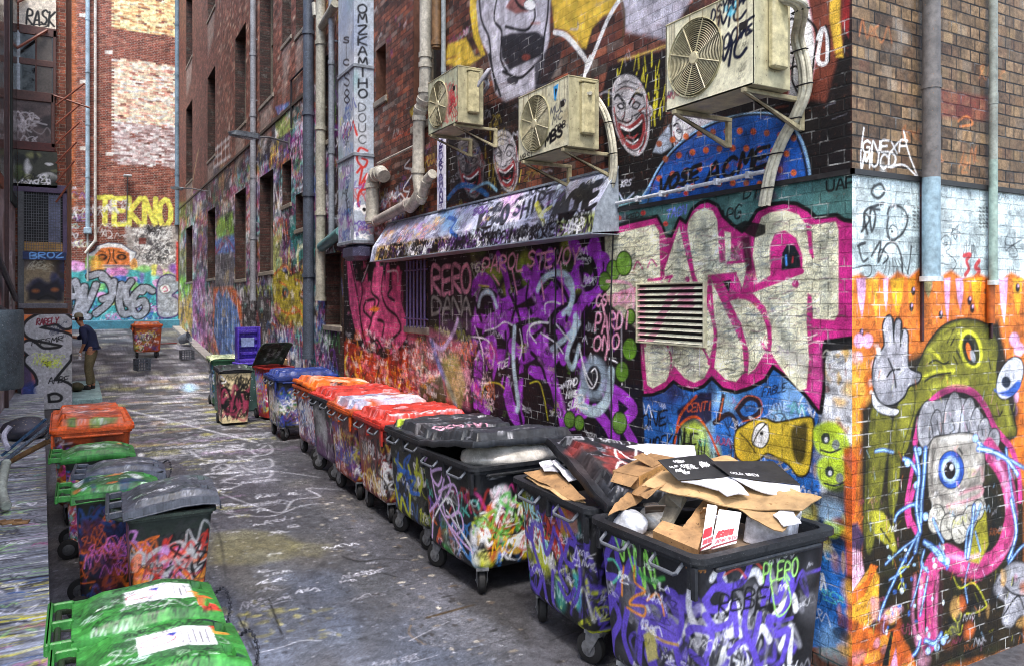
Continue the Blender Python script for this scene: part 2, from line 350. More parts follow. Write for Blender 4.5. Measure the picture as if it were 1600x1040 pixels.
# ================================================================== the near building: alley face (plane X = XW) and street face (plane Y = YC)
BRICK_NEAR = brick_material('brick_dark_red', 1, h('8c5644'), h('50342a'), h('2a2622'))
BRICK_CORNER = brick_material('brick_brown', 0, h('947a5c'), h('584434'), h('241f1b'), grime=.5, bw=.2)
BRICK_FAR = brick_material('brick_red_painted', 1, h('9c6252'), h('664034'), h('5c4c42'), grime=.5)
BRICK_END = brick_material('brick_end_wall', 0, h('a0523f'), h('6c382c'), h('b8aca0'), grime=.45)
near_b = empty('corner_building', (XW, YC, 0), label='dark brick corner building with big cream and pink lettering and a monster mural', cat='building')
cols = [onX(p, 0, XW)[0] for p in np.arange(538, 1331, 1.25)]
win1 = (8.45, 9.4, 4.55, 9.5); win2 = (8.94, 9.63, 1.95, 2.78); win3 = (10.45, 10.86, 5.2, 5.95)
zs = list(np.arange(-.05, 4.02, .0062)) + list(np.arange(4.03, 7.6, .011)) + [8, 9, 10, 12]
for w_ in (win1, win2, win3): cols += [w_[0], w_[1]]; zs += [w_[2], w_[3]]
nw = Sheet(cols + [YC, 12.45], zs, px=lambda x, y: onX(x, y, XW), seed=3)
S, F, E, T = nw.S, nw.F, nw.E, nw.T
# --- brick area above the hood, worn white and yellow mural
nw.mottled(5.0, 3.2, 12.3, 6.8, 1500, ['1c1614', '2c201c', 'b0603f', '8a8078', '98452f'], a=.6); nw.mottled(3., 4.1, 5.2, 5.4, 420, ['1c1614', 'b06a50', '8c4a38', '2c2230'], a=.55)
nw.clutter(7.5, 3.5, 12.3, 6.5, 150, (.04, .12), .5, .6)
nw.blobs(5., 3.4, 9.5, 6.5, 26, (.05, .2), ['101014', '2a2420', '3a302a'], .5, .6)
F("1332,-60 1332,268 940,333 950,262 1010,232 1060,190 1180,150 1260,150 1300,60 1310,-60", '16161c', .96, 3)
F("1190,-60 1180,20 1230,150 1290,160 1318,60 1318,-60", '8c4634', .9, 4)
F("1210,-60 1208,20 1222,60 1236,110 1232,150 1262,160 1275,90 1268,30 1250,-60", 'e9e4e8', .95, 3, ol=5, oc='a01c20')
for q in ("1225,40 1240,30 1248,60", "1220,80 1236,70 1250,84", "1232,110 1244,104 1256,118", "1215,10 1236,-4 1250,12", "1262,30 1276,50 1272,90 1266,140", "1240,90 1238,126 1250,150"): S(q, 4, '16161a')
S("1284,50 1278,95 1292,96 1292,52 1284,46 1278,60", 7, 'e6e2e6', 1); S("1290,40 1296,60 1296,96", 3, '14141a')
F("1298,-60 1296,30 1306,90 1318,90 1312,30 1316,-60", 'd8b03c', .9, 2); F("1318,-60 1316,40 1326,60 1330,-60", 'a62a2a', .9, 2)
# upper big face
F("742,-60 738,10 748,60 762,82 768,120 774,146 790,160 815,150 838,138 850,100 858,60 862,-60", 'b8b6c2', .93, 3)
F("690,100 700,70 728,60 742,88 752,90 735,102 715,104", 'd9b63e', .9, 3); F("736,-30 734,20 740,60 752,88 758,86 748,50 744,10 748,-30", 'dcb93a', .95, 2)
F("866,-60 862,0 866,45 885,55 905,75 916,76 925,45 942,25 960,18 985,-60", 'd9b540', .95, 3)
F("782,58 800,52 840,50 852,60 846,88 820,98 796,110 784,90", '24222c', .95, 2); F("790,12 800,-4 818,-8 830,6 826,18 806,22", 'a04a36', .8, 2)
for q in ("748,-20 752,30 764,60 768,100 775,140", "778,-10 772,30 784,50 782,90 792,112", "800,-10 812,10 826,12 836,-8", "858,-40 856,20 850,60 846,100 838,140", "786,112 812,122 834,104", "764,86 772,120 782,150", "828,-10 836,22 830,40 818,48 790,42"): S(q, 5, '1b1a22')
E(801, 126, 9, 7, '2a2a34', .9, 1); E(822, 90, 7, 5, 'a04836', .8, 1); E(828, 8, 9, 8, 'e8e8ee', .9, 1, ol=3)
F("835,100 862,70 880,66 874,100 858,130 842,150 836,140", '2b2a33', .85, 3)
S("866,50 884,56 904,78 916,96 918,108 950,30 975,-10", 9, 'd9dbe4', .95, 1); S("866,46 886,50 908,72", 2.5, '8e3c2c', .8); S("912,124 918,100 922,90", 8, 'd9dbe4', .9)
F("958,-60 972,10 978,50 1040,62 1120,-60", 'b4b2c0', .9, 4); nw.blobs(3.7, 4.9, 4.6, 6.0, 12, (.04, .12), ['4a3c58', '8a4a34', '2c2a36', '93604a'], .75, .4)
S("965,-20 975,20 973,62", 6, '6b5232', .8); S("966,95 1000,86 1040,72", 4, 'c9a85a', .8)
F("745,165 790,160 812,150 812,196 790,200 750,205", '1e1d24', .9, 3)
# yellow and black ground behind the laughing faces
F("950,105 1042,76 1042,180 1030,215 1012,238 945,262 940,150", '17171b', .95, 3)
for _ in range(40):
    a_, b_ = nw.rr.uniform(948, 1040), nw.rr.uniform(90, 190); S([(a_, b_ + 12), (a_ + nw.rr.uniform(-2, 6), b_ - 10)], nw.rr.uniform(2, 5), 'c9bf2e', .85)
F("690,285 700,215 716,190 760,205 812,196 812,290 740,318 700,322", '1d1b1c', .9, 4)
for _ in range(36):
    a_, b_ = nw.rr.uniform(752, 812), nw.rr.uniform(205, 290); S([(a_, b_ + 9), (a_ + nw.rr.uniform(-2, 3), b_ - 9)], nw.rr.uniform(1.5, 3.5), nw.rr.choice(['c4a930', 'd8c34a', '8a7a2a']), .8)
def laughing(cx, cy, rx, ry, m='b4b0b4', red=True, mo=1., k=1):
    """scowling open-mouthed heads in heavy brush lines"""
    f = lambda P: [(cx + k * rx * x + ry * .1 * y, cy + ry * y) for x, y in P]; D = '14141a'; RD = 'a82c30' if red else '2a2a30'
    F(f([(-.85, -.3), (-.7, -.8), (-.1, -1.05), (.6, -.95), (.98, -.5), (1.02, .1), (.8, .7), (.3, 1.05), (-.25, .98), (-.7, .6), (-.9, .1)]), m, .97, 1, True, rx * .22, D)
    for P in ([(.98, -.5), (.9, 0), (.72, .6), (.3, .98)], [(-.78, -.2), (-.72, .3), (-.5, .75)], [(.55, -.1), (.75, .2), (.62, .7)]): S(f(P), rx * .09, RD)
    F(f([(-.66, .22), (-.2, .3), (.3, .14), (.72, -.02), (.7, .4), (.4, .78), (-.05, .9), (-.45, .72)]), RD, .95, .4, True); F(f([(-.56, .3), (-.1, .4), (.35, .26), (.62, .14), (.56, .44), (.3, .68), (-.05, .78), (-.36, .62)]), D, 1, .4, True)
    S(f([(-.52, .31), (-.1, .4), (.35, .27), (.6, .15)]), rx * .12, 'efecef'); S(f([(-.3, .66), (.0, .74), (.3, .64)]), rx * .08, 'd8d4d8'); S(f([(-.25, .55), (.05, .6), (.3, .5)]), rx * .12, RD)
    for P, w_ in (([(-.72, -.42), (-.5, -.52), (-.22, -.3)], .16), ([(.72, -.5), (.4, -.55), (.05, -.3)], .16), ([(-.6, -.24), (-.4, -.3), (-.26, -.2), (-.45, -.16), (-.6, -.24)], .1), ([(.6, -.28), (.36, -.34), (.18, -.22), (.4, -.16), (.6, -.28)], .1), ([(-.16, -.3), (-.3, .04), (-.4, .14), (-.2, .2), (.05, .14), (.12, .02)], .1),
                  ([(.2, .02), (.5, -.06), (.8, -.22)], .08), ([(-.4, .18), (-.62, .12), (-.76, -.02)], .08), ([(-.55, -.62), (-.1, -.74), (.5, -.66)], .06), ([(-.45, -.76), (0, -.88), (.5, -.8)], .06), ([(.3, .1), (.66, -.06), (.86, .1), (.8, .4)], .07), ([(.75, -.6), (.86, -.3), (.84, .2)], .05), ([(-.3, .86), (.1, .94), (.45, .82)], .06), ([(.7, .5), (.55, .75), (.35, .9)], .07)): S(f(P), rx * w_, D)
    E(cx + k * rx * 1.05, cy - ry * .1, rx * .14, ry * .15, m, .95, .5, 0, 2); S(f([(1.02, -.2), (1.08, -.1), (1.03, .02)]), rx * .05, RD)
    for _ in range(26):
        x_, y_ = nw.rr.uniform(-.75, .8), nw.rr.uniform(-.85, .9); S(f([(x_, y_), (x_ + nw.rr.uniform(-.1, .16), y_ + .06), (x_ + nw.rr.uniform(-.16, .2), y_ + .12)]), rx * nw.rr.uniform(.02, .06), nw.rr.choice([D, '3a3a44', RD, '8a8a94', '6a6a74']), .7)
laughing(984, 180, 30, 60, mo=1.25); laughing(734, 262, 21, 45, '7a7474'); laughing(789, 252, 20, 46); laughing(1072, 214, 24, 40, 'dedbe2')
F("1020,238 1030,215 1046,195 1050,230 1034,240", 'a9b4c4', .9, 2); F("1060,195 1080,226 1120,208 1150,190 1110,180", 'dcd8e0', .7, 3)
S("700,310 720,290 748,296 762,306", 9, '2f6aa8'); S("735,300 760,286 776,298", 5, '86b4cc')
# blue dome with orange dots
F("1003,322 1016,290 1034,258 1062,226 1100,200 1140,186 1180,180 1214,184 1240,204 1256,236 1264,280 1258,318 1150,300 1060,322", '1f5cb8', .97, 2, sm=True, ol=9, oc='8fb7dc')
S("1012,318 1022,282 1046,244 1080,214 1120,192 1170,180 1215,184 1244,214 1258,256 1262,290", 4, '14151c', .9)
for i in range(46):
    k = nw.rr.uniform(0, 1); x = 1030 + (i % 11) * 21 + (i // 11 % 2) * 10; y = 205 + (i // 11) * 27 + (abs(x - 1150) / 100) ** 2 * 14
    if x < 1250: E(x, y, 4.6, 5.2, nw.rr.choice(['e06a24', 'c85a24', 'a85a34']), .95, .8)
T("VOSE", 1026, 304, 1092, 280, 22, 7, '14161e', .25); T("ACME", 1100, 286, 1200, 258, 30, 7, '14161e', .2); nw.tags(3.5, 3.1, 4.4, 3.4, 5, (.05, .1), ['14161e'])
T("KRS", 970, 292, 986, 289, 9, 1.6, 'd4d4e0'); S("958,318 966,302 975,314 990,302", 3, 'b9c2dc'); S("960,324 1000,312", 2.5, '86b6c4')
for _ in range(120):
    x, y = nw.rr.uniform(695, 1325), nw.rr.uniform(-40, 300); S([(x, y), (x + nw.rr.uniform(2, 14), y - nw.rr.uniform(0, 6)), (x + nw.rr.uniform(8, 26), y + nw.rr.uniform(-10, 4))], nw.rr.uniform(1, 4), nw.rr.choice(['15151b', '2c2a33', 'b8b6c0', '8c8a96', '5c2c22', 'a05038']), nw.rr.uniform(.25, .7), .8)
nw.tags(3.2, 3.1, 8.5, 4.4, 60, (.04, .12), ['15151b', 'c8c6d0', '8a2a2c', 'c8b040'], (.06, .1), a=.6)
# --- band below the ledge line
F("1332,268 940,333 940,470 1332,560", '4e7f7c', .97, 1); nw.blobs(2.9, 2.75, 5.1, 3.1, 22, (.03, .1), ['243a3c', '7fb3a8', '19201f', '8a4c7a', '3a6a70'], .6, .7, .6)
T("UAP", 1290, 300, 1336, 292, 16, 3.4, '14181a', .0, .1); T("DTH", 1160, 312, 1200, 305, 14, 3, '151a1a'); T("TAGN", 1040, 342, 1072, 334, 14, 2.5, '6a7ad8'); T("ARG", 1120, 352, 1158, 342, 22, 3, '16201f'); T("KEDS", 978, 344, 1006, 338, 8, 2, '1a1a1a')
for x, y in ((967, 341), (1005, 333), (1040, 350), (1072, 302)): E(x, y, 4, 4, 'c8403a')
# --- blue ground with tags and the yellow snouted creature
F("930,600 1010,600 1110,585 1207,560 1290,640 1345,640 1345,1010 930,1010", '2a6fc4', .98, 2)
nw.blobs(2.9, .2, 5.2, 1.8, 46, (.04, .16), ['1b4c9c', '58a0dc', '9cc8e6', '1a2a5a', '2c8ab8', 'b8c83a', '3a2a60'], .7, .5)
F("1058,640 1095,612 1112,612 1112,655 1080,680 1060,668", '2a2350', .95, 2)
for q in ("1028,760 1052,700 1062,650 1088,618", "1048,720 1060,668 1086,650 1106,672 1124,712"): S(q, 4.5, 'd4541c')
T("CENTI", 1072, 642, 1112, 640, 13, 2, 'e0622a'); F("1060,700 1066,664 1085,656 1104,668 1112,712 1100,740 1070,740", 'a9bf38', .85, 5)
for q in ("1130,618 1124,650 1116,660", "1120,658 1138,646 1150,660 1152,700 1142,740", "1152,640 1168,622 1184,626 1186,644 1164,654 1152,640"): S(q, 8, '3a221a', .95, 1)
for q in ("1130,622 1124,654", "1148,638 1166,618 1188,624 1188,648 1160,658"): S(q, 2, 'd8682a')
T("ONE", 1000, 668, 1042, 660, 22, 3.6, '0f1016', .1, .5); T("IMPEKON", 1002, 716, 1068, 700, 28, 3.2, '10131c', .1, .6); T("HEN", 1066, 712, 1100, 716, 34, 3, '0f1420', .1, .5); T("FABLE", 1190, 618, 1228, 610, 13, 1.8, '131320', .2)
T("ONEATE", 1206, 640, 1262, 640, 11, 1.6, 'a8c0e8'); S("1180,640 1200,632 1230,640 1250,632", 1.5, '8cb0e0')
nw.clutter(2.9, .3, 5.2, 1.75, 190, (.03, .1), .6)
F("1148,690 1152,672 1164,664 1174,658 1196,654 1210,660 1228,658 1262,652 1270,660 1268,700 1262,735 1248,742 1236,728 1226,720 1200,706 1186,716 1168,722 1152,712", 'd0b22c', .98, 1.5, sm=True, ol=6)
F("1236,672 1250,662 1262,664 1258,712 1250,724 1240,712", '2c2a18', .85, 3, sm=True); F("1176,690 1180,668 1192,660 1200,668 1200,686 1190,698", 'e8e6dc', .98, 1, sm=True, ol=4); E(1190, 676, 3, 3, '101010'); S("1176,694 1184,676 1196,662", 2.5, '14120c'); S("1156,676 1168,688 1180,706", 2, '2a2410'); S("1196,712 1226,718", 6, '9c8420', .7)
# right strip: rough grey render with lime faces
F("1283,528 1333,522 1345,800 1282,780", 'c9cbcf', .95, 4); nw.blobs(2.86, 1.35, 3.12, 2.05, 26, (.02, .06), ['e8e8ea', '8b8f96', '55585e', 'd8a83c', '2c2e33', 'b7bcc4'], .8, .5)
nw.blobs(2.86, 1.25, 3.12, 2.05, 40, (.01, .035), ['3a3c40', 'e8e8ea', '6a6e74', '1c1e22', 'c8a03c', '8a4a3c'], .7, .35)
F("1285,527 1335,522 1335,545 1292,548 1288,575 1284,560", '15161a', .95, 1)
for (x, y) in ((1294, 690), (1300, 742)):
    F([(x - 22, y - 22), (x + 6, y - 32), (x + 26, y - 14), (x + 34, y + 12), (x + 8, y + 26), (x - 18, y + 12)], 'b4cf2a', .95, 3, sm=True); E(x - 4, y - 6, 7, 9, '22304a', .9, 1); E(x + 12, y + 4, 6, 8, '7a7f8c', .9, 1); E(x - 3, y - 4, 3, 4, 'd8dce8'); S([(x - 12, y + 12), (x + 4, y + 16), (x + 20, y + 10)], 3, '2a3040')
F("1240,790 1345,740 1345,860 1290,850 1240,830", '18222e', .85, 5); nw.blobs(2.86, .7, 3.2, 1.15, 18, (.02, .07), ['3a7ab4', 'b4cf2a', '9fc0dc', '14161c', 'c8b83c'], .8, .5)
F("1318,700 1345,690 1345,1060 1326,1060", 'cc5a1c', .9, 3); nw.blobs(2.86, .0, 2.96, 1.2, 14, (.02, .06), ['d8862c', '15130f', 'e0a83c', '8a3a14'], .8, .5)
# --- the big cream letters with their pink and black edge
OUT = "941,362 985,350 1026,341 1034,356 1040,372 1050,372 1062,344 1072,352 1082,330 1094,320 1106,317 1120,324 1128,340 1140,352 1160,366 1172,352 1184,332 1200,324 1224,320 1244,322 1262,332 1274,344 1306,340 1318,348 1334,350 1334,524 1288,530 1283,545 1284,610 1280,640 1262,616 1238,592 1207,568 1194,590 1172,602 1150,609 1130,604 1112,586 1098,600 1082,606 1066,602 1052,592 1038,606 1020,613 1006,614 1004,590 996,540 990,500 975,480 941,470"
F(OUT, 'c22a80', 1, 1, ol=15, oc='13181b')
CR = 'd5d2b4'
F("944,370 1022,351 1030,362 1032,440 1000,452 1000,446 946,464", CR, 1, 1); F("1032,440 1062,352 1072,400 1082,440 1090,478 1046,490 1000,470 1040,445 1034,440", CR, 1, 1)
F("1074,360 1076,345 1086,332 1100,325 1114,330 1121,345 1124,410 1134,412 1132,362 1142,364 1142,405 1168,410 1160,450 1150,425 1106,430 1104,470 1086,430", CR, 1, 1)
F("1006,480 1110,470 1116,520 1110,570 1100,590 1085,597 1070,590 1053,570 1040,595 1020,606 1010,600 1002,545", CR, 1, 1); F("944,462 1004,456 1006,500 1004,530 986,510 960,500", CR, .55, 5)
F("1112,440 1140,500 1160,540 1163,580 1150,596 1134,592 1116,574 1120,540", CR, 1, 1); F("1140,470 1165,466 1188,480 1200,512 1198,545 1180,575 1168,585 1170,550 1158,505", CR, 1, 1)
F("1180,368 1190,340 1204,332 1228,329 1248,336 1258,350 1262,372 1264,395 1270,404 1268,352 1306,347 1310,360 1310,490 1304,500 1270,498 1268,462 1262,458 1260,500 1264,560 1260,606 1250,610 1234,592 1210,560 1204,545 1206,510 1196,480 1176,458 1254,428 1254,400 1244,372 1226,360 1210,366 1203,385 1204,430 1184,442 1176,400", CR, 1, 1)
for q in ("965,390 985,410 1010,430", "1060,380 1060,420 1050,460", "1100,345 1104,380 1108,415", "1030,500 1026,540 1024,585", "1080,500 1082,540 1080,580", "1135,500 1145,540 1148,575", "1175,490 1190,520 1188,550", "1220,345 1190,390 1192,430", "1290,370 1290,420 1288,470", "1235,460 1230,500 1238,560", "1200,470 1215,500 1225,540"): S(q, 16, '76868a', .45, 8)
nw.tags(2.95, 1.9, 5.1, 2.7, 60, (.05, .14), ['6a7a80', '8a9a98', 'e8e6d0', '8a7a80'], (.08, .2), a=.35)
PK = 'c22a80'
for q, w_ in (("1032,368 1034,400 1037,430", 5), ("1013,438 1032,436 1050,432", 5), ("1048,433 1043,446 1036,458", 4), ("1063,352 1072,390 1080,420 1090,446", 6), ("1122,340 1125,375 1128,408", 5), ("1137,411 1166,408", 5),
              ("1138,474 1152,505 1163,535 1167,560 1165,585", 8), ("1136,468 1152,463 1172,468 1190,486 1200,510 1203,535 1198,552", 8), ("1104,470 1113,495 1118,525 1113,555 1108,566", 8), ("1003,520 1006,560 1010,604", 5), ("1043,540 1049,560 1046,585", 4),
              ("1097,540 1108,562 1116,578", 5), ("1190,535 1200,550 1212,566", 6), ("1162,456 1205,440 1253,424", 8), ("1262,345 1266,375 1270,402", 5), ("1265,468 1267,500", 7), ("990,422 996,409 1004,420", 3), ("1012,418 1018,406 1026,416", 3), ("1000,470 1006,500 1008,540", 4), ("1060,458 1072,468 1078,480", 3)): S(q, w_, PK, 1, .6)
F("1108,433 1152,425 1137,468", PK); F("1129,440 1142,437 1139,458", '14161a'); F("1204,442 1203,396 1209,372 1222,363 1238,368 1249,392 1253,420", PK, 1, 1, ol=0); F("1221,423 1222,396 1230,382 1242,384 1249,398 1251,418", '1c2a34', 1, 1); S("1228,400 1229,414", 4, '4a8ad8'); S("1239,402 1238,410", 3, 'b83040')
E(1243, 444, 5.5, 6.5, PK); E(1074, 437, 4, 5, PK)
F("1150,352 1164,345 1196,352 1196,365 1180,372 1166,366", '15120f', .9, 1); F("1158,372 1172,368 1176,420 1166,428", '1b1716', .8, 3)  # shade of a missing-brick hole painted on as a dark patch
for _ in range(1500):      # scuffs in the cream
    x, y = nw.rr.uniform(950, 1300), nw.rr.uniform(350, 590); L = nw.rr.uniform(4, 26)
    i0, i1, j0, j1 = 0, 0, 0, 0; u_, v_ = nw.px(x, y); i = min(np.searchsorted(nw.u, u_), len(nw.u) - 1); j = min(np.searchsorted(nw.v, v_), len(nw.v) - 1)
    if nw.C[j, i, 1] > .3: S([(x, y), (x + L * .5, y - nw.rr.uniform(-2, 5)), (x + L, y - nw.rr.uniform(-4, 9))], nw.rr.uniform(.8, 2.6), nw.rr.choice(['5f6a68', '4f5f70', '8f8a70', 'f0eeda', '805a6c', '5a644a', '7a8a94']), nw.rr.uniform(.25, .75), .6)
F("1196,552 1212,548 1240,575 1258,600 1262,555 1240,545", 'e0dcd0', .5, 4)
F("1283,530 1268,560 1266,610 1278,632 1286,590", 'd0509a', .7, 3)
nw.clutter(3., 1.9, 5.1, 2.75, 26, (.02, .06), .4, .5)
# --- purple piece
F("668,392 945,362 948,470 1000,520 1008,700 1004,760 700,700 668,560", '1e1520', .97, 2)
for c_, n_ in ((('5a7a24', '7da02c', '3a5018', 'a8b43a'), 26), (('2a1a34', '3a1c44'), 20)):
    for _ in range(n_): x, y = nw.rr.uniform(690, 935), nw.rr.uniform(385, 455) if n_ == 26 else nw.rr.uniform(400, 650); E(x, y, nw.rr.uniform(6, 18), nw.rr.uniform(8, 20), nw.rr.choice(c_), .6, 5)
PU = 'a63ac6'; PL = 'c878d8'
for q in ("736,455 752,436 768,448 778,480 790,500", "778,480 800,470 830,450 842,400", "690,520 708,508 726,500 738,510", "700,505 712,530 724,560 732,600", "742,610 750,575 770,560 790,560", "790,600 800,640 812,655",
          "830,580 860,590 875,640 890,660 905,650 915,600", "820,520 845,500 860,478 880,460", "862,560 880,530 872,500 900,490", "745,500 775,510 790,520", "905,400 920,395 930,380 935,420 925,445 905,480 890,500 885,540 880,560",
          "930,640 950,665 962,690 958,610", "945,600 975,620 990,640 975,660 990,690", "860,400 870,440 850,470 838,490 800,495", "735,540 750,545 770,540 760,520", "690,560 700,540 706,520", "880,440 915,440 925,470", "800,540 815,555 835,545 850,530", "760,640 748,625 742,612", "906,560 915,580 912,640", "820,425 836,440 850,430"): S(q, nw.rr.uniform(19, 29), PU, .98, 1.5)
for q, w_ in (("895,377 905,410 892,450 876,493", 26), ("762,549 750,590 743,632", 15), ("815,575 813,610 812,645", 14), ("822,529 845,548 862,580 872,620 879,661", 19), ("888,658 898,630 911,595", 14), ("700,520 690,500 706,488 724,492", 14), ("778,400 790,430 796,470", 16), ("840,405 836,440 842,470", 14), ("930,400 948,405 944,440 925,470", 15), ("752,500 790,492 826,500", 14), ("730,520 742,560 744,600", 12), ("770,520 776,560 770,590", 9)): S(q, w_, PU, .98, 1)
for q, w_ in (("905,400 925,410 930,440 912,450 908,420", 12), ("800,440 806,470 800,500", 7), ("826,440 822,470 830,490", 6), ("748,540 758,570 752,600", 7), ("830,550 846,570 856,610 860,650", 7), ("790,520 792,560 786,610", 8), ("848,520 872,510 884,530 868,550", 9), ("720,470 712,450 700,440", 8), ("770,470 762,490 758,500", 4), ("780,468 784,480 782,495", 3)): S(q, w_, '15101a', .95, .8)
for q in ("752,440 745,470 742,490", "768,450 782,470", "740,498 775,505", "828,455 840,478", "866,470 850,520 858,545", "905,430 915,470", "700,515 710,545 720,585", "842,560 870,600 884,645", "940,610 955,640 970,670"): S(q, 6, PL, .6, 3)
for q in ("775,462 760,452 750,462 746,488", "690,500 706,495 716,520 728,560 740,592", "846,430 870,440 888,470 885,500", "846,420 840,400", "808,508 840,500 862,520 878,548", "720,470 740,470 752,500", "796,455 812,500 818,560", "930,470 912,500 900,540 896,560", "855,650 838,600 820,585 805,592", "740,560 755,525 775,520 790,540", "890,600 902,560 915,550", "880,400 862,420 870,450", "900,470 878,480 858,500", "760,560 770,600 778,650", "815,660 806,610 808,560"): S(q, 8, '17121c', .95, 1)
nw.clutter(5.3, .6, 8.6, 2.75, 300, (.03, .09), .6, .85, ('c878d8', '9436b4', 'b4bc2c', '6a9c2c'))
for q, w_ in (("748,478 752,462 762,456 770,462 776,480", 8), ("714,498 724,530 729,565 730,606", 12), ("804,512 802,560 806,600 810,630 808,640", 11), ("862,545 892,520 902,500 898,495", 10), ("884,440 896,460 890,480 880,490", 10), ("840,453 848,437 865,427 884,430 894,446 893,470 889,489", 11), ("900,493 892,529 886,556 895,574 905,540", 9), ("915,600 905,625 918,640 935,640 950,620 955,580", 18), ("905,505 890,540 885,560", 9)): S(q, w_, 'b4c8d4', .97, 2)
E(928, 590, 22, 34, '8fa0b0', .9, 5); E(928, 590, 11, 20, '1c1822', .95, 2); S("905,540 915,590 925,606 933,590 930,575 924,580", 2.5, 'e8e8f0')
for q in ("825,539 824,519 835,506 857,504", "868,506 880,520 892,534", "758,517 775,512 788,503 800,508", "742,510 752,540 756,575 752,612", "732,525 760,530 772,550 770,570", "838,535 828,520 830,508 844,503 856,505", "845,520 868,535 880,552", "812,515 816,540 812,560", "905,540 915,580 925,600", "952,560 968,570 972,600", "728,500 712,475 700,470", "852,490 852,475 865,472 875,475"): S(q, 2.4, 'ece8f4')
for q in ("700,600 720,612 730,614", "752,630 758,600 778,598 788,606", "828,598 842,596 850,620 856,655", "748,446 764,448"): S(q, 2.5, 'c8c02c')
for x, y, r in ((958, 423, 11), (975, 412, 13), (984, 545, 12), (972, 580, 11), (968, 660, 12), (890, 655, 9), (905, 660, 8), (945, 440, 10), (985, 495, 8)): E(x, y, r * .9, r * 1.4, '6a9c2c', .95, 1.5, ol=4)
for q in ("940,470 950,520 946,560", "948,440 985,445 990,480"): S(q, 5, 'e8a0b8', .9)
T("CSIDEZ", 930, 482, 985, 470, 18, 3.4, 'e79ab6', .1, .5); T("PARDI", 928, 516, 984, 516, 26, 4, 'e79ab6', .1, .5); T("ONO", 925, 548, 968, 546, 22, 3.4, 'e79ab6', .1, .5)
T("PAROL", 752, 428, 818, 420, 24, 4, 'e79ab6', .1, .4); T("STEVOY", 822, 420, 905, 410, 24, 4, 'e79ab6', .1, .4)
for x0, y0, x1, y1 in ((800, 420, 808, 460), (876, 410, 880, 475), (846, 440, 850, 468), (770, 430, 780, 445)): S([(x0, y0), (x1, y1)], 4, 'e79ab6', .9)
T("TMD", 884, 606, 902, 600, 11, 2, 'f0eef4'); T("HAVE", 884, 622, 902, 618, 10, 2, 'f0eef4'); T("SUB", 886, 640, 903, 632, 12, 2.2, 'f0eef4'); S("900,618 910,616 912,626 902,634 918,638", 2.4, 'f0eef4'); T("TOE", 776, 578, 794, 570, 11, 2, 'e8e6ec')
T("TIGS", 724, 428, 758, 424, 14, 2, 'd4dcc4'); S("728,420 738,412 734,422", 2, 'd4dcc4')
# bubble tag over the wall beside the bars
F("668,404 735,396 738,500 672,500", '2c2026', .9, 3)
for i, (x, ch) in enumerate(((682, 'R'), (699, 'E'), (714, 'R'), (728, 'O'))):
    T(ch, x - 9, 460 - i, x + 9, 459 - i, 42, 8, 'c98aa0', 0, .1, ol=2.6); T(('D', 'A', 'N', 'A')[i], x - 9, 492, x + 9, 491, 26, 6, '8f8f88', 0, .1, ol=2.4)
F("670,500 735,496 738,540 672,560", '3c3f2a', .8, 4); nw.tags(7.6, 1.5, 8.9, 2.0, 26, (.06, .16), ['c8d070', 'e4e8d0', '9aa83a', '1c1c18'])
# --- pink piece left of the bars
F("536,388 636,408 640,560 536,560", '171a20', .97, 2)
for q in ("546,402 552,440 560,470 566,505 572,535", "570,410 572,450 566,480 574,520", "590,412 590,450 588,490 592,530", "606,420 604,455 600,490 604,520 610,545", "622,424 622,460 614,480", "560,470 580,475 590,465", "590,470 612,475 618,500 600,520", "614,485 630,500 632,520 618,540 604,520", "575,500 590,510"): S(q, 17, 'd8578e', .97, 1)
F("540,405 548,402 556,440 580,440 585,418 598,416 603,450 612,450 612,420 628,424 630,480 640,500 636,530 616,552 606,540 586,545 570,530 556,520 545,470", 'd8578e', .9, 2)
nw.blobs(9.7, 1.8, 12.2, 2.9, 20, (.02, .06), ['c04478', 'e88ab0'], .5, .5)
for q in ("546,400 552,430 560,470 566,520", "556,418 566,404 574,420 566,440", "574,470 586,470 580,500", "541,404 545,470 552,520 572,545 588,530 600,548 612,540 620,552 638,530", "553,405 566,450 562,490 572,540", "566,425 582,418 580,455 592,470 584,490", "600,420 596,455 604,480 620,495 626,515 612,530", "612,450 606,462 616,470", "572,470 568,485 580,500 576,520 590,540", "628,430 628,470 636,500 636,528 618,552", "590,500 600,505 596,530"): S(q, 5, '14161c')
S("605,425 620,424 622,440", 2.5, 'e8dce8'); S("575,415 566,440", 2, 'e8e0e8'); F("575,485 585,478 594,482 588,488", 'd87a2a')
# flames below
F("505,600 520,540 545,530 573,548 600,560 640,540 690,560 720,640 505,640", 'b83a18', .97, 2)
for _ in range(110):
    x, y = nw.rr.uniform(538, 680), nw.rr.uniform(545, 615); S([(x, y + 14), (x + nw.rr.uniform(-4, 4), y), (x + nw.rr.uniform(-6, 6), y - 16)], nw.rr.uniform(2, 6), nw.rr.choice(['e8a020', 'e06a1a', '7a1c10', 'f0c83a', '1a1410', 'c83c18']), .85, 1)
F("636,520 670,512 735,540 735,640 640,600", 'b46a80', .8, 5); nw.tags(7., 1.1, 9.6, 1.9, 90, (.08, .2), ['e4a0b4', 'e8c8d0', 'd0405a', '3c6a2c', 'e8e4d8', '2a1a20', 'e07a3a'], a=.9)
F("655,600 690,585 700,640 660,640", '3c5a2a', .8, 3)
S("672,530 690,545 708,520 715,500", 9, 'c4b0d8', .9, 2); S("675,535 686,570 700,600 712,630", 12, '6a84c8', .8, 3); F("690,560 715,550 728,600 720,640 700,620", 'a8b44a', .6, 6)
nw.clutter(8.6, .9, 12.4, 1.75, 380, (.03, .11), .45, .9, ('e8a020', 'e06a1a', 'd8578e', 'e4a0b4', 'b83a18'))
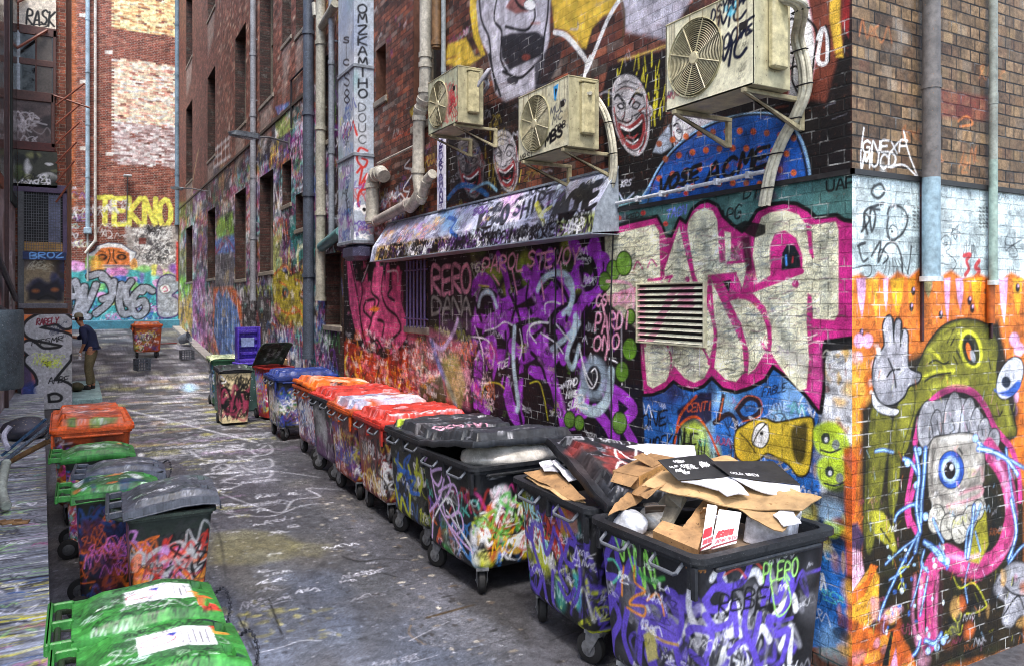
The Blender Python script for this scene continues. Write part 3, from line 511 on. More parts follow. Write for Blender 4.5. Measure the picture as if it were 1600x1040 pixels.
# edges, dirt and small tags everywhere
nw.tags(6., 3.3, 11., 4.2, 30, (.05, .14), ['dcdce4', 'c8b040', 'b8342c', '5a6ab8', '15151a'], a=.7); T("GANCO", 614, 219, 648, 207, 9, 1.6, 'b84a2c')
nw.tags(9.7, 3.0, 12.4, 3.9, 90, (.08, .2), ['dcdce4', '3a5ab0', 'b8342c', '2a2a34', 'c0c4d4'], a=.85); S("640,250 632,262 646,268 630,296 640,300", 1.8, 'e6e6ee'); S("612,303 618,310 626,303 634,312 640,296", 2, 'e6e6ee')
F("650,160 640,175 648,196 660,150", 'c8b028', .5, 3)
nw.drips(4., 9., 2.2, 30, .5, .008, ['101014', 'e0dce6', '9436b4'])
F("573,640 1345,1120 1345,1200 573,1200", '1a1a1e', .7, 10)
nw.grain(.07, .06)
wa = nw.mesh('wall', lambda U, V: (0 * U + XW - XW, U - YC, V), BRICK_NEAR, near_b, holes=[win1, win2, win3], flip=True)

# --- street face
fc = [onY(p, 0, YC)[0] for p in np.arange(1333, 1612, 1.25)]
fw = Sheet([XW] + fc + [6.2, 7, 8.5], list(np.arange(-.05, 4.3, .0062)) + [4.5, 5, 6, 8, 12], px=lambda x, y: onY(x, y, YC), seed=5)
S, F, E, T = fw.S, fw.F, fw.E, fw.T
fw.mottled(3.8, 3.05, 6, 4.6, 700, ['1c1814', '2c241c', 'b89868', '8a7458', '6a3a2c', '988c7c', '4a4038'], .1, .0734, .3)
F("1325,266 1700,320 1700,640 1325,640", 'aebcbe', .97, .6); fw.blobs(3.8, 2.3, 5.6, 3.0, 40, (.03, .12), ['b8c8ca', '98aab0', 'c8d2d2', '8c9ea6'], .5, .8)
T("GNEXF", 1346, 236, 1418, 240, 18, 3, 'e4e6ea', .1, .4); T("MUCD", 1346, 262, 1400, 264, 22, 3.4, 'e4e6ea', .1, .4); S("1350,200 1345,240 1346,268", 2.6, 'e4e6ea'); S("1412,205 1420,240 1434,276", 3, 'e4e6ea'); S("1392,262 1412,258 1432,276", 3, 'e4e6ea')
F("1469,140 1545,152 1546,190 1470,184", '8c2f2a', .5, 4); S("1497,190 1510,182 1520,194 1500,198", 4, 'c8763c', .7, 1)
DK = '26262a'
S("1366,292 1376,288 1382,300 1372,310 1362,302 1366,290", 5, DK, .9, 1.4); S("1352,355 1346,362 1358,345 1352,335 1348,360", 4, DK, .9, 1); S("1355,365 1350,335 1362,325 1368,340 1362,362 1360,330 1374,328", 5, DK, .9, 1.2); S("1360,325 1380,318", 5, DK, .9, 1)
S("1387,335 1390,325 1402,322 1414,330 1418,345 1410,365 1394,375 1386,362 1388,340", 4.4, DK, .9, 1.6); S("1340,385 1352,380 1342,384 1348,408 1356,404", 4, DK, .9, 1); S("1362,400 1376,378 1372,410 1384,384 1398,380 1408,400 1410,425", 4.4, DK, .9, 1.2); S("1424,385 1422,405 1418,428", 3, DK); S("1372,398 1378,390 1388,402 1380,412", 3, DK)
S("1390,375 1388,362 1394,352 1402,358 1402,372 1394,378 1386,370", 1.6, '1a1a1e'); E(1394, 362, 2, 2, '1a1a1e')
for k in range(6): S([(1386 + 4 * k, 404), (1384 + 6 * k, 418), (1380 + 8 * k, 430)], 1.5, '1a1a1e')
for bx in (1428, 1531):
    for k in range(6):
        for m_ in range(3): S([(bx + 5 * m_ - (m_ == 0), 324 + 6 * k), (bx + 2 + 5 * m_, 326 + 6 * k)], 2, '1a1a1e')
S("1497,355 1493,375 1488,358 1500,364 1486,366 1498,352", 1.8, '1c1c20'); S("1470,375 1478,368 1485,376 1484,388 1478,394 1490,404 1494,414 1488,424", 1.5, '1c1c20'); S("1474,381 1480,379 1478,384 1473,382", 1.3, '1c1c20'); S("1482,414 1470,412 1468,425", 1.4, '1c1c20')
for k in range(5): S([(1508 + 3 * k, 376 + abs(k - 2) * 2), (1506 + 4 * k, 392), (1505 + 4.4 * k, 402)], 1.4, '1c1c20')
S("1506,400 1516,398 1510,408 1514,420 1508,430", 7, 'c23a3e', .95, 1); S("1530,408 1524,418 1530,424 1520,440", 8, 'c23a3e', .95, 1); S("1574,368 1570,380 1580,384 1596,375", 1.5, '1c1c20'); S("1572,392 1584,384 1590,400 1580,402", 1.5, '1c1c20')
for k in range(5): S([(1574 + 3 * k, 418 + abs(k - 2) * 2), (1573 + 4 * k, 438)], 1.4, '1c1c20')
S("1332,420 1360,415 1358,432 1336,432", 1.8, '1c1c20')
# orange zone with drips of lilac and yellow
F("1325,432 1345,428 1360,440 1372,425 1390,436 1402,424 1420,434 1436,420 1470,432 1486,422 1505,436 1530,428 1560,440 1580,426 1600,436 1700,430 1700,1140 1325,1140", 'd5711c', .98, 3)
for x, w_, c_, L in ((1346, 16, 'd8a0cc', 60), (1330, 8, 'd0a02c', 90), (1368, 8, 'd0a02c', 70), (1402, 22, 'e0a420', 60), (1424, 12, 'd88e20', 60), (1384, 8, 'd8a0cc', 50), (1358, 12, 'dc9a24', 40), (1480, 10, 'd8a0cc', 70), (1500, 14, 'd8a0cc', 50), (1526, 18, 'dca022', 50), (1568, 14, 'd8a0cc', 70), (1590, 16, 'dca022', 60), (1510, 12, 'e28018', 30), (1450, 16, 'a8a06c', 30)):
    F([(x - w_ / 2, 436), (x + w_ / 2, 434), (x + w_ * .3, 436 + L * .6), (x + 1, 436 + L), (x - w_ * .3, 436 + L * .6)], c_, .95, 1.5)
fw.blobs(3.8, 1.2, 5.5, 2.2, 30, (.04, .12), ['a84a14', 'c8801c', '8a3c14', 'd89030'], .5, .7)
for x, y in ((1427, 455), (1424, 480), (1515, 470), (1519, 482), (1470, 492), (1346, 520), (1590, 450)): E(x, y, 3.4, 7, '1a1620', .95, 1); E(x + 1, y - 3, 1.6, 3, 'c8a8d8', .8)
for x, y in ((1342, 532), (1356, 532), (1585, 530), (1592, 545), (1584, 620), (1340, 560), (1582, 640)): E(x, y, 8, 11, 'dba4cc', .9, 2)
F("1336,545 1350,570 1352,600 1344,650 1350,690 1330,700 1325,560", 'd09028', .8, 4); fw.blobs(3.8, 1.3, 4.05, 2.0, 18, (.015, .05), ['e2781c', 'c04c14', 'e0b04c', 'd8a8b8'], .7, .4)
# dark ground of the monster
F("1345,640 1380,600 1420,560 1560,500 1590,640 1570,720 1600,760 1600,1010 1480,1040 1345,1120", '22230f', .97, 6); fw.blobs(3.9, .0, 5.3, 1.4, 60, (.03, .1), ['14140c', '3a3c1c', '4a4c22', '1c2418', '2a2c14'], .7, .5)
# green monster: hat-like head and body
GR = '7f7e24'
F("1425,595 1440,560 1452,535 1475,510 1505,500 1535,505 1552,520 1560,545 1556,580 1568,600 1580,640 1588,672 1582,682 1568,680 1545,650 1525,620 1500,610 1470,612 1445,628 1430,650 1418,700 1400,720 1396,700 1405,650", GR, .98, 2, sm=True, ol=6)
F("1360,650 1375,640 1395,660 1385,720 1362,860 1350,820", GR, .9, 3, sm=True, ol=4); F("1400,640 1425,600 1428,640 1410,700 1402,780 1390,800 1388,720", GR, .95, 2, sm=True, ol=4)
S("1450,545 1470,560 1480,590", 5, 'c2c030', .8, 2); S("1470,520 1485,510 1500,506", 5, 'c4c434', .8, 2); S("1440,590 1462,580 1490,578", 5, 'c4c434', .8, 2); E(1517, 545, 18, 30, 'c8c830', .9, 2, -12); E(1517, 546, 13, 25, '3a3a14', .98, 1.5, -12); E(1515, 546, 8, 20, '15140e', .98, 1, -12); E(1514, 548, 4, 14, 'd2691e', .95, 1, -12); E(1520, 556, 4, 10, '8f949c', .9, 1, -12)
for q in ("1445,595 1460,586 1485,582", "1495,548 1500,558", "1490,556 1496,568", "1480,535 1490,515", "1486,538 1496,518", "1452,567 1462,562 1475,568 1482,564", "1545,560 1548,575", "1560,640 1562,648 1566,642"): S(q, 3, '1a190c')
# glove
GL = '9a9aa2'
F("1382,540 1380,510 1386,496 1393,498 1396,530 1400,502 1408,504 1408,536 1412,516 1418,522 1418,545 1420,575 1438,584 1434,596 1420,602 1412,618 1396,630 1380,630 1368,612 1364,585 1368,560", GL, .98, 1, sm=True, ol=7)
for q in ("1396,498 1397,536", "1408,506 1407,540", "1374,580 1373,594", "1388,560 1396,580 1400,604", "1386,588 1394,578 1406,576", "1366,610 1374,630 1388,640"): S(q, 3.4, '18181c')
F("1364,612 1372,626 1388,636 1404,640 1398,648 1376,644 1364,630", 'd4d4d8', .98, 1, sm=True, ol=4); fw.blobs(3.95, 1.72, 4.05, 2.05, 10, (.01, .03), ['e0e0e0', '8f8f92'], .6, .4)
# mouth ring and tongue
PKT = 'c23c82'
S("1428,760 1420,800 1432,830", 11, PKT); S("1432,700 1424,740 1416,790 1420,820", 9, PKT); S("1430,690 1440,650 1460,622 1490,606 1520,612 1540,636 1556,670 1580,700 1592,740 1594,780", 12, PKT, 1, 1)
F("1436,680 1445,640 1465,622 1490,612 1515,618 1532,640 1542,670 1558,690 1550,720 1480,720 1440,715", '1d1a1e', .95, 2, sm=True)
F('1440,660 1452,632 1475,622 1500,620 1522,632 1540,655 1556,680 1548,696 1450,700 1438,690', '8c8c92', .95, 1, sm=True)
for x, y, rx_, ry_ in ((1447, 662, 13, 36), (1462, 668, 9, 28), (1488, 652, 13, 40), (1512, 656, 11, 36), (1524, 664, 8, 28), (1537, 676, 9, 24), (1553, 686, 9, 17)): E(x, y, rx_, ry_, '9c9ca2', .98, 1.5, 6, ol=4); E(x - 2, y - 4, rx_ * .5, ry_ * .5, '74757c', .6, 3)
for q in ("1455,660 1458,680", "1464,658 1470,684", "1487,655 1492,668 1484,676", "1510,662 1514,676", "1534,668 1536,680"): S(q, 2, '1a1a1e')
# purple-pink body right and tongue
S("1545,700 1570,740 1580,790 1575,830 1560,865 1530,885 1500,880", 34, 'c0407c', .97, 2); S("1552,710 1574,750 1584,790", 12, 'e48ab8', .8, 4); S("1500,880 1478,868 1460,878 1448,910 1446,960 1452,1000", 40, 'c0407c', .98, 2)
S("1540,770 1556,790 1556,820 1546,850", 22, '26261a', .95, 3); F("1520,810 1540,790 1545,850 1530,880 1508,875", 'a09a2a', .95, 2)
S("1447,900 1446,990", 4, '281420', .95, 1); S("1430,900 1426,960 1434,1010", 7, 'e08ab4', .7, 3); S("1465,900 1462,960 1464,1000", 9, 'd86aa0', .7, 3)
S("1556,875 1580,850 1590,800", 5, 'e090b8', .6, 2)
# skull-like eye monster
SK = 'aca69c'
F("1455,690 1480,680 1520,678 1536,700 1538,740 1534,765 1540,790 1530,800 1500,805 1470,800 1456,785 1450,750", SK, .98, 2, sm=True, ol=5)
for q, r_ in (((1463, 810), 13), ((1482, 822), 12), ((1500, 826), 13), ((1516, 808), 11), ((1528, 796), 9)): E(q[0], q[1], r_, r_ * 1.7, 'b4b0a4', .98, 1, 5, ol=4); S([(q[0] - 3, q[1]), (q[0] + 3, q[1] + 8)], 2, '3a3430')
E(1486, 733, 20, 29, '2455b8', .98, 1, 0, ol=3); E(1485, 733, 14, 21, 'a8c4e8', .95, 3); E(1484, 734, 9, 14, '241418', 1, 1); E(1487, 729, 3, 5, 'f0f0f4')
S("1498,700 1504,708", 3, '1a1a1a'); S("1452,775 1460,765 1472,774", 4, '8f8a80'); S("1500,770 1530,760 1534,770 1510,782 1480,790", 6, 'd0909c', .8, 2); S("1520,740 1532,730 1536,748", 6, 'd8a0a8', .7, 3); S("1460,705 1456,730", 2, '4a4640')
# blue-rimmed eye on the right
E(1578, 590, 18, 34, 'b8bcc6', .98, 1, 22, ol=5); F("1556,612 1575,608 1592,592 1594,604 1580,618 1564,616 1554,606", '2858b4', .98, 1.5, sm=True); E(1572, 596, 7, 9, '22304a', .98, 1)
# blue slime strands
BL, BH = '3a68b8', '9cc4e4'
for q, w_ in (("1446,700 1444,740 1440,780 1438,820 1430,860", 10), ("1436,830 1420,860 1400,900 1382,940 1374,966", 7), ("1436,790 1424,788 1404,800 1398,812", 7), ("1434,740 1424,722 1412,716", 8), ("1396,706 1380,702 1368,704", 6), ("1432,840 1410,856 1384,880", 5), ("1426,870 1412,890 1390,905", 4),
              ("1452,850 1470,872 1480,880 1466,860 1444,846", 9), ("1444,860 1440,880 1450,892", 6), ("1442,880 1432,920 1424,945", 5), ("1468,850 1476,868 1482,884", 6), ("1532,788 1524,810 1512,830 1508,870", 6), ("1514,880 1508,910 1512,940", 4), ("1528,690 1540,700 1560,708 1600,730", 7), ("1572,700 1580,760 1588,820 1580,870", 7),
              ("1576,880 1590,860 1600,850", 6), ("1384,960 1380,980 1382,990", 4), ("1438,1000 1430,1020 1404,1040", 8), ("1446,1000 1460,1004 1470,990", 10), ("1524,830 1532,860", 4), ("1458,810 1466,830 1474,846", 6), ("1450,900 1442,940 1438,960", 6)):
    S(q, w_, BL, .95, 1.5); S(q, w_ * .4, BH, .95, .8)
for x, y in ((1436, 704), (1418, 722), (1432, 758), (1524, 684), (1560, 712), (1446, 806), (1470, 870), (1480, 876), (1464, 1010), (1450, 1016), (1474, 1000)): E(x, y, 4, 6, BH, .95, 1, ol=2, oc=BL)
# lower glove, yellow-green figures, bottom colours
F("1560,900 1580,880 1600,880 1640,900 1640,1000 1600,960 1580,978 1566,970 1570,940 1552,925", GL, .98, 1, sm=True, ol=6); S("1568,960 1590,930 1600,950", 3, '18181c'); S("1562,905 1580,925 1600,930", 3, '18181c')
F("1352,800 1380,800 1398,840 1400,862 1384,850 1366,832", 'a4a02c', .95, 2, sm=True, ol=3); S("1360,815 1362,820", 3, '1a1a10'); S("1376,825 1390,845", 3, '1a1a10'); F("1330,700 1340,720 1335,810 1325,815", 'd0591a', .95, 1)
for q in ("1410,905 1404,918 1414,920 1406,890 1420,884", "1490,900 1500,918 1522,910 1542,944", "1488,960 1496,972 1502,960 1496,950", "1510,958 1528,955 1542,946", "1490,985 1500,990 1504,976"): S(q, 3, 'b8b82c', .9, .6)
F("1325,850 1345,860 1352,900 1350,920 1325,935", 'd8a8c0', .9, 2); F("1325,820 1340,815 1350,840 1345,860 1325,855", '2a2c60', .9, 3)
for k in range(5): S([(1332 + 3 * k, 850), (1332 + 3 * k, 890 - 6 * (k % 2))], 1.6, '16162a')
F("1325,935 1362,880 1374,900 1372,960 1340,1000 1325,1010", 'd99a2a', .95, 2, ol=2); F("1325,930 1354,905 1360,880 1372,884 1350,930 1325,950", 'd9691a', .95, 1)
F("1325,1030 1330,965 1360,980 1380,990 1400,980 1420,1010 1440,1060 1330,1120", 'd0641e', .95, 3); fw.blobs(3.8, .0, 4.3, .6, 26, (.02, .06), ['e09a34', 'b8481c', 'd8b04c', 'c88aa0', '3a2010'], .7, .4); F("1378,1040 1392,985 1396,985 1388,1040", '15130e'); F("1385,1060 1400,1010 1404,1060", 'c88aa8')
fw.blobs(4.4, .05, 5.6, .5, 30, (.02, .06), ['c8602c', '8a4a24', 'a8788c', '2a2420', '6a6a5c', 'd8a860', '1a1c1e'], .8, .5)
for x0, c_ in ((1437, '5c1a34'), (1544, '6a2038')): F([(x0, 278), (x0 + 8, 279), (x0 + 8, 440), (x0, 440)], c_, .9, 1)
S("1352,860 1356,700 1350,640", 3, '15160c', .6); S("1395,880 1398,660", 3, 'b8b838', .4)
for q in ("1430,596 1452,540 1478,512 1506,504 1538,508 1556,530 1562,560", "1580,640 1588,672 1574,684", "1470,612 1500,610 1530,622 1552,652", "1405,650 1398,700 1405,720", "1362,660 1356,740 1360,820", "1395,640 1388,720 1392,790"): S(q, 12, '1c1c08', .5, 7)
for q in ("1448,552 1470,530 1500,520", "1452,606 1480,598 1510,600", "1572,640 1578,665"): S(q, 8, 'c8c84a', .5, 5)
for q in ("1458,695 1455,740 1462,790", "1536,705 1536,750", "1480,800 1510,800", "1500,762 1530,752", "1462,770 1490,782"): S(q, 8, '5c5450', .55, 4)
for q in ("1470,688 1490,684 1515,684", "1465,720 1462,750", "1520,712 1526,730"): S(q, 7, 'ece8e0', .6, 4)
for q in ("1556,712 1578,750 1588,790 1580,835", "1545,880 1510,898 1478,890", "1426,900 1424,960 1430,1000", "1470,905 1470,960 1466,1000"): S(q, 8, '5c1238', .5, 5)
for q in ("1560,722 1570,750 1574,790", "1530,866 1505,872 1480,866", "1440,905 1436,950"): S(q, 6, 'f0a8cc', .6, 3)
for q in ("1370,560 1366,590 1370,615", "1416,560 1418,590 1408,615"): S(q, 7, '6a6a74', .5, 4)
for k in range(34):
    x, y = fw.rr.uniform(1385, 1480), fw.rr.uniform(850, 1000); E(x, y, fw.rr.uniform(1.5, 3.5), fw.rr.uniform(2, 5), fw.rr.choice(['9cc4e4', '3a68b8', 'd8e8f4']), .9, .5)
for q in ("1430,700 1436,740 1432,790 1438,830", "1528,700 1548,704 1572,716 1590,740", "1580,780 1588,830 1576,872", "1522,790 1518,830 1512,870"): S(q, 10, '3a68b8', .9, 1.5); S(q, 4, 'b4d8f0', .95, .8)
for _ in range(200):
    x, y = fw.rr.uniform(1335, 1600), fw.rr.uniform(560, 1040); S([(x, y), (x + fw.rr.uniform(-6, 6), y + fw.rr.uniform(4, 18))], fw.rr.uniform(1, 3), fw.rr.choice(['14140c', 'c8c83c', '3a3c1c', 'd8702c', '9cc4e4', 'e08ab4']), fw.rr.uniform(.15, .5), .6)
fw.clutter(3.8, .05, 5.5, 1.3, 120, (.02, .06), .6, .6, ('b8b82c', 'd8702c', 'c0407c', '9cc4e4'))
fw.clutter(3.8, 2.4, 5.5, 3., 26, (.03, .07), .9, .6)
fw.tags(3.8, 3.1, 5.6, 4., 8, (.08, .16), ['2a221c', 'c87840'], (.1, .14), a=.5)
fw.grain(.1, .1)
fw.mesh('street_wall', lambda U, V: (U - XW, 0 * U, V), BRICK_CORNER, near_b)
# solid mass behind the two faces
mb = MB(); mb.box(.32, .05, 0, 8, 9.6, 12); mb.build('rear_mass', plain('brick_mass', h('5a3c30')), near_b)
# thin dark strip added for the shadow line of the proud upper brick
mb = MB(); mb.box(-.018, -.018, 3.005, .0, 4.2, 3.035); mb.box(-.018, -.018, 3.005, 5, -.001, 3.035); mb.build('ledge', plain('ledge_shadow_line', h('2c2b2c')), near_b)
def window_unit(par, w, depth, X0, Y0, frame, glass, bars=None, name='window'):
    """opening w = (y0, y1, z0, z1) in an alley-side wall: reveal, frame, pane"""
    y0, y1, z0, z1 = w; y0 -= Y0; y1 -= Y0; mb = MB()
    mb.box(X0 + .002, y0 - .02, z0 - .02, X0 + depth, y0, z1 + .02); mb.box(X0 + .002, y1, z0 - .02, X0 + depth, y1 + .02, z1 + .02); mb.box(X0 + .002, y0, z1, X0 + depth, y1, z1 + .02)
    o = mb.build(name, frame, par)
    mb = MB(); mb.box(X0 - .03, y0 - .06, z0 - .09, X0 + depth, y1 + .06, z0, .01); mb.build('sill', plain('sill_stone', h('8c8478')), o)
    mb = MB(); f = .05; d0, d1 = X0 + depth - .08, X0 + depth - .02
    mb.box(d0, y0, z0, d1, y0 + f, z1); mb.box(d0, y1 - f, z0, d1, y1, z1); mb.box(d0, y0 + f, z0, d1, y1 - f, z0 + f); mb.box(d0, y0 + f, z1 - f, d1, y1 - f, z1); mb.box(d0 + .005, y0 + f, (z0 + z1) / 2 - .02, d1, y1 - f, (z0 + z1) / 2 + .02); mb.box(d0 + .01, (y0 + y1) / 2 - .015, z0 + f, d1, (y0 + y1) / 2 + .015, z1 - f)
    mb.build('frame', plain('old_timber', h('6a6154')), o)
    mb = MB(); mb.box(d1 - .02, y0 + f, z0 + f, d1 - .012, y1 - f, z1 - f); mb.build('pane', glass, o)
    return o
GLASS = plain('dusty_glass', h('1c2226'), .15, 0, 8, .5, 1.5, 0, spec=.8)
REV = brick_material('brick_reveal', 2, h('8a4c3a'), h('5c3226'), h('80766a'), paint=False)
for w_ in (win1, win2, win3): window_unit(near_b, w_, .3, 0, YC, plain('reveal_dark', h('5c3a2c')), GLASS)
# barred lower window: painted vertical bars
mb = MB()
for k in range(6): y = 8.98 - YC + k * .12; mb.tube([(-.02, y, 1.93), (-.02, y, 2.80)], .016, 8)
mb.tube([(-.02, 8.9 - YC, 2.05), (-.02, 9.66 - YC, 2.05)], .012, 6); mb.tube([(-.02, 8.9 - YC, 2.68), (-.02, 9.66 - YC, 2.68)], .012, 6)
mb.build('window_bars', plain('bars_purple', h('5a4a78'), speck=h('c88a2c')), near_b, smooth=True)
# ================================================================== long building further up the alley (same plane), end wall, left side, ground
far_b = empty('warehouse', (XW, 12.45, 0), label='tall red brick warehouse with narrow windows, its lower storey covered in graffiti', cat='building')
cols = [onX(p, 0, XW)[0] for p in np.arange(279, 539, 1.)] + [12.45, YB]
zs = list(np.arange(-.05, 6.6, .0145)) + list(np.arange(6.6, 12., .024)) + list(np.arange(12, 17.2, .1))
wl = [(21.1, 22.7, 2.85, 5.25), (26.4, 28.1, 3., 5.3), (32.2, 34.2, 3., 5.2), (17.8, 19.3, 2.95, 5.25), (16.1, 16.9, 4.3, 5.2), (15., 15.7, 3.7, 4.4), (12.6, 13.55, 1.85, 3.1),
      (21.1, 22.7, 7., 9.6), (26.4, 28.1, 7., 9.86), (32.2, 34.2, 7., 10.1), (17.8, 19.3, 6.95, 10.), (16.1, 16.9, 7.75, 10.), (15., 15.7, 7.6, 10.), (26.4, 28.1, 11.8, 14.6), (32.2, 34.2, 11.8, 14.6), (13.1, 13.6, 5.1, 6.6)]
for w_ in wl: cols += [w_[0], w_[1]]; zs += [w_[2], w_[3]]
fr = Sheet(cols, zs, px=lambda x, y: onX(x, y, XW), seed=11)
S, F, E, T = fr.S, fr.F, fr.E, fr.T
U0, U1 = 12.45, YB
PAL = ['d8d4e0', '2a2a3c', '7a3a9c', '3a62b8', 'c8348c', '4a9c4c', 'd8b83c', '1c1c20', 'e0702c', '6ac4c0', 'b83434', 'e8e8ec', '5a3a78']
bays = [(278, 301, '7a8a4a'), (301, 322, '8a5a8c'), (322, 333, '2c2a34'), (333, 366, '565a68'), (366, 382, '3a3a44'), (382, 402, '5c5a70'), (402, 424, '3c404c'), (424, 455, '5a6068'), (455, 478, '3c6a68'), (478, 500, '3a4a5a'), (500, 515, '4a3a50'), (515, 560, '3a3034'), (530, 580, '5a4030')]
for a_, b_, c_ in bays: F([(a_, 468 - 163 * (b_ - 126) / 266. if False else 468 - (b_ - 126) * .86), (b_, 468 - (b_ - 126) * .86), (b_, 720), (a_, 720)], c_, .88, 1)
for i in range(150):      # worn colour fields, tall in the photo because the wall is seen along its length
    u = fr.rr.uniform(U0, U1); fr.blobs(u - 1, .3, u + 1, 6.0, 1, (.15, .55), ['8a94b4', '4a5a8c', 'a86a9c', '5a8c6a', '3a3a48', 'b8a85a', '6a3a5c', '9ca0b0', 'c06a3c', '2a2a34'], .6, .4)
fr.tags(U0, 2.6, U1, 5.9, 520, (.18, .5), PAL, (.08, .15), a=.85, asp=4); fr.tags(U0, .3, U1, 3., 620, (.15, .5), PAL, (.08, .16), a=.9, asp=4); fr.tags(U0, 4.6, 24, 6.1, 160, (.15, .4), ['d8d4e0', 'c8348c', '2a2a3c', '8cc4d8', '7a3a9c', 'e06a3c'], a=.85, asp=3)
F("278,395 300,380 302,470 278,470", '8a9c4a', .6, 4); F("278,465 300,440 300,540 290,560 278,520", 'd8b43c', .8, 2); F("281,432 298,432 298,456 282,470", '8cd43c', .9, 1)
F("301,440 320,430 320,560 301,545", 'c06ab0', .8, 2); fr.tags(27, .4, 32, 2.9, 40, (.3, .7), ['e0a0d0', '5a4ab0', 'e8e8f0', 'c8348c'])
S("325,445 325,590", 4, '15151c', .9); 
for k in range(6): T('X', 324, 462 + 22 * k, 331, 460 + 22 * k, 14, 1.6, ['d8a0b8', 'c8b43c'][k > 3], .0)
F("334,345 364,330 366,372 340,375", '8cc83c', .8, 3); F("334,375 366,366 368,395 340,398", '5a84d0', .9, 1); 
for q in ("340,392 352,372 366,390", "346,384 352,370 360,398", "336,398 350,380"): S(q, 2.4, 'a8304c')
F("336,400 366,395 366,450 336,450", '777a84', .85, 2); F("333,450 366,448 378,480 380,560 350,570 333,540", 'd8702c', .9, 2); F("336,468 342,452 348,464 354,450 362,470 370,480 376,510 374,560 345,560 334,520", '5a8cd0', .95, 1)
for k in range(9): S([(338 + 4 * k, 460 + 3 * (k % 3)), (340 + 4 * k, 500), (339 + 4 * k, 545)], 1.6, ['e8ecf4', '2a4a90'][k % 2])
F("378,455 384,445 395,452 410,448 424,455 424,560 380,560", '4c4a4c', .95, 2)
for k in range(12): S([(381 + 3.6 * k, 470), (382 + 3.6 * k, 500), (381 + 3.6 * k, 548)], 1.2, ['8a8a8c', '1c1c1e', 'a8a8ac'][k % 3])
for k in range(7): S([(380 + 6 * k, 458), (383 + 6 * k, 448), (386 + 6 * k, 462)], 3, 'a8b83c')
F("452,340 476,330 478,400 456,420", '2c8a84', .9, 2); F("425,375 440,350 442,450 425,450", 'b4bc6a', .85, 2)
for i, x in enumerate((430, 440, 452, 466)): S([(x, 395 - i * 3), (x - 1, 430), (x + 2, 480)], 10, 'c8c87a', .95, 1); S([(x + 6, 380), (x + 5, 430), (x + 6, 470)], 2, '3a1c1c')
F("425,440 434,420 452,432 470,425 488,445 492,480 484,505 462,515 440,508 428,490", 'b8a82c', .97, 1.5, ol=3)
for q in ("436,440 448,450 440,465", "460,436 474,446 470,470 484,480", "432,480 450,490 470,486", "446,500 460,480 476,500"): S(q, 3, 'd8622c')
for x, y in ((446, 458), (472, 460)): E(x, y, 5, 8, '2a1c34', .95, 1); E(x, y, 2, 4, 'd8702c')
for q in ("425,505 440,515 455,510 472,518 490,508", "428,430 444,415 456,428"): S(q, 4, 'd8702c')
S("463,400 467,390 474,385 477,400 475,430", 8, 'c8d0b4'); F("425,515 490,510 495,570 425,570", '3a6a9c', .7, 4); fr.tags(14.5, .3, 19, 1.9, 60, (.2, .5), ['e06a2c', '3a7ac8', '6ac4b0', '1c1c24', 'e8e8ec', 'b83c8c'])
F("480,330 492,330 494,560 480,560", '3a7a8a', .6, 2); S("420,200 410,212 404,300", 2, 'a0a03c', .5)
F("430,168 452,160 454,172 436,186", '5a7ac0', .9, 1.5); F("430,188 456,172 460,200 432,220", 'a0b45a', .8, 2)
for q in ("334,232 334,262", "340,228 340,258", "346,222 346,255", "352,218 352,250", "358,198 358,246", "334,236 360,214", "334,262 360,244", "334,248 346,240", "350,232 358,226"): S(q, 3, 'd8d8dc', .9, sm=False)
T("NOSENO", 519, 105, 521, 195, 7, 2.2, '7ac83c', 0, .1, vert=True)
S("296,250 300,300 310,340 306,400", 12, 'b8a88c', .5, 5); S("310,235 302,280 300,330", 3, 'e0c48c', .5, 2)
fr.clutter(U0, .3, U1, 6.1, 1100, (.08, .32), .58, .95)
fr.clutter(U0, .3, 22, 5.6, 500, (.05, .16), .55, .85)
fr.mottled(U0, 5.8, 26, 12, 2600, ['2c1a16', '3c241e', 'd08a70', 'a89488', '8a4434', 'e0c0a8'], a=.55)
for (a_, b_, c_, d_) in wl:      # pale stains under the sills
    if c_ > 6: u_ = (a_ + b_) / 2; fr.poly([(a_, c_), (b_, c_), (b_ - .1, c_ - 1.2), (a_ + .4, c_ - .9)], h('b4aea4'), .35, .15)
fr.tags(11.1, 6.1, 14., 8.5, 30, (.1, .3), ['c8b040', 'd8d8dc', '3a3a44'], a=.5)
fr.grain(.07, .09)
fr.mesh('wall', lambda U, V: (0 * U, U - 12.45, V), BRICK_FAR, far_b, holes=wl, flip=True)
REV_SHADE = brick_material('brick_reveal_shade', 2, h('50302a'), h('30201c'), h('3c3630'), paint=False)  # reveal brick darkened in colour to stand in for shade in the openings
for w_ in wl: window_unit(far_b, w_, .34, 0, 12.45, REV_SHADE, plain('black_glass', h('08090b'), .3, 0, 8, .5, 1.5, 0))
mb = MB(); mb.box(.36, 0, 0, 7, YB - 12.45 + 2, 17.2); mb.build('rear_mass', plain('brick_mass', h('5a3c30')), far_b)
mb = MB(); mb.box(-.03, 2.05, 6.24, 0, YB - 12.45, 6.31); mb.build('string_course', plain('course_dark', h('4a443c')), far_b)

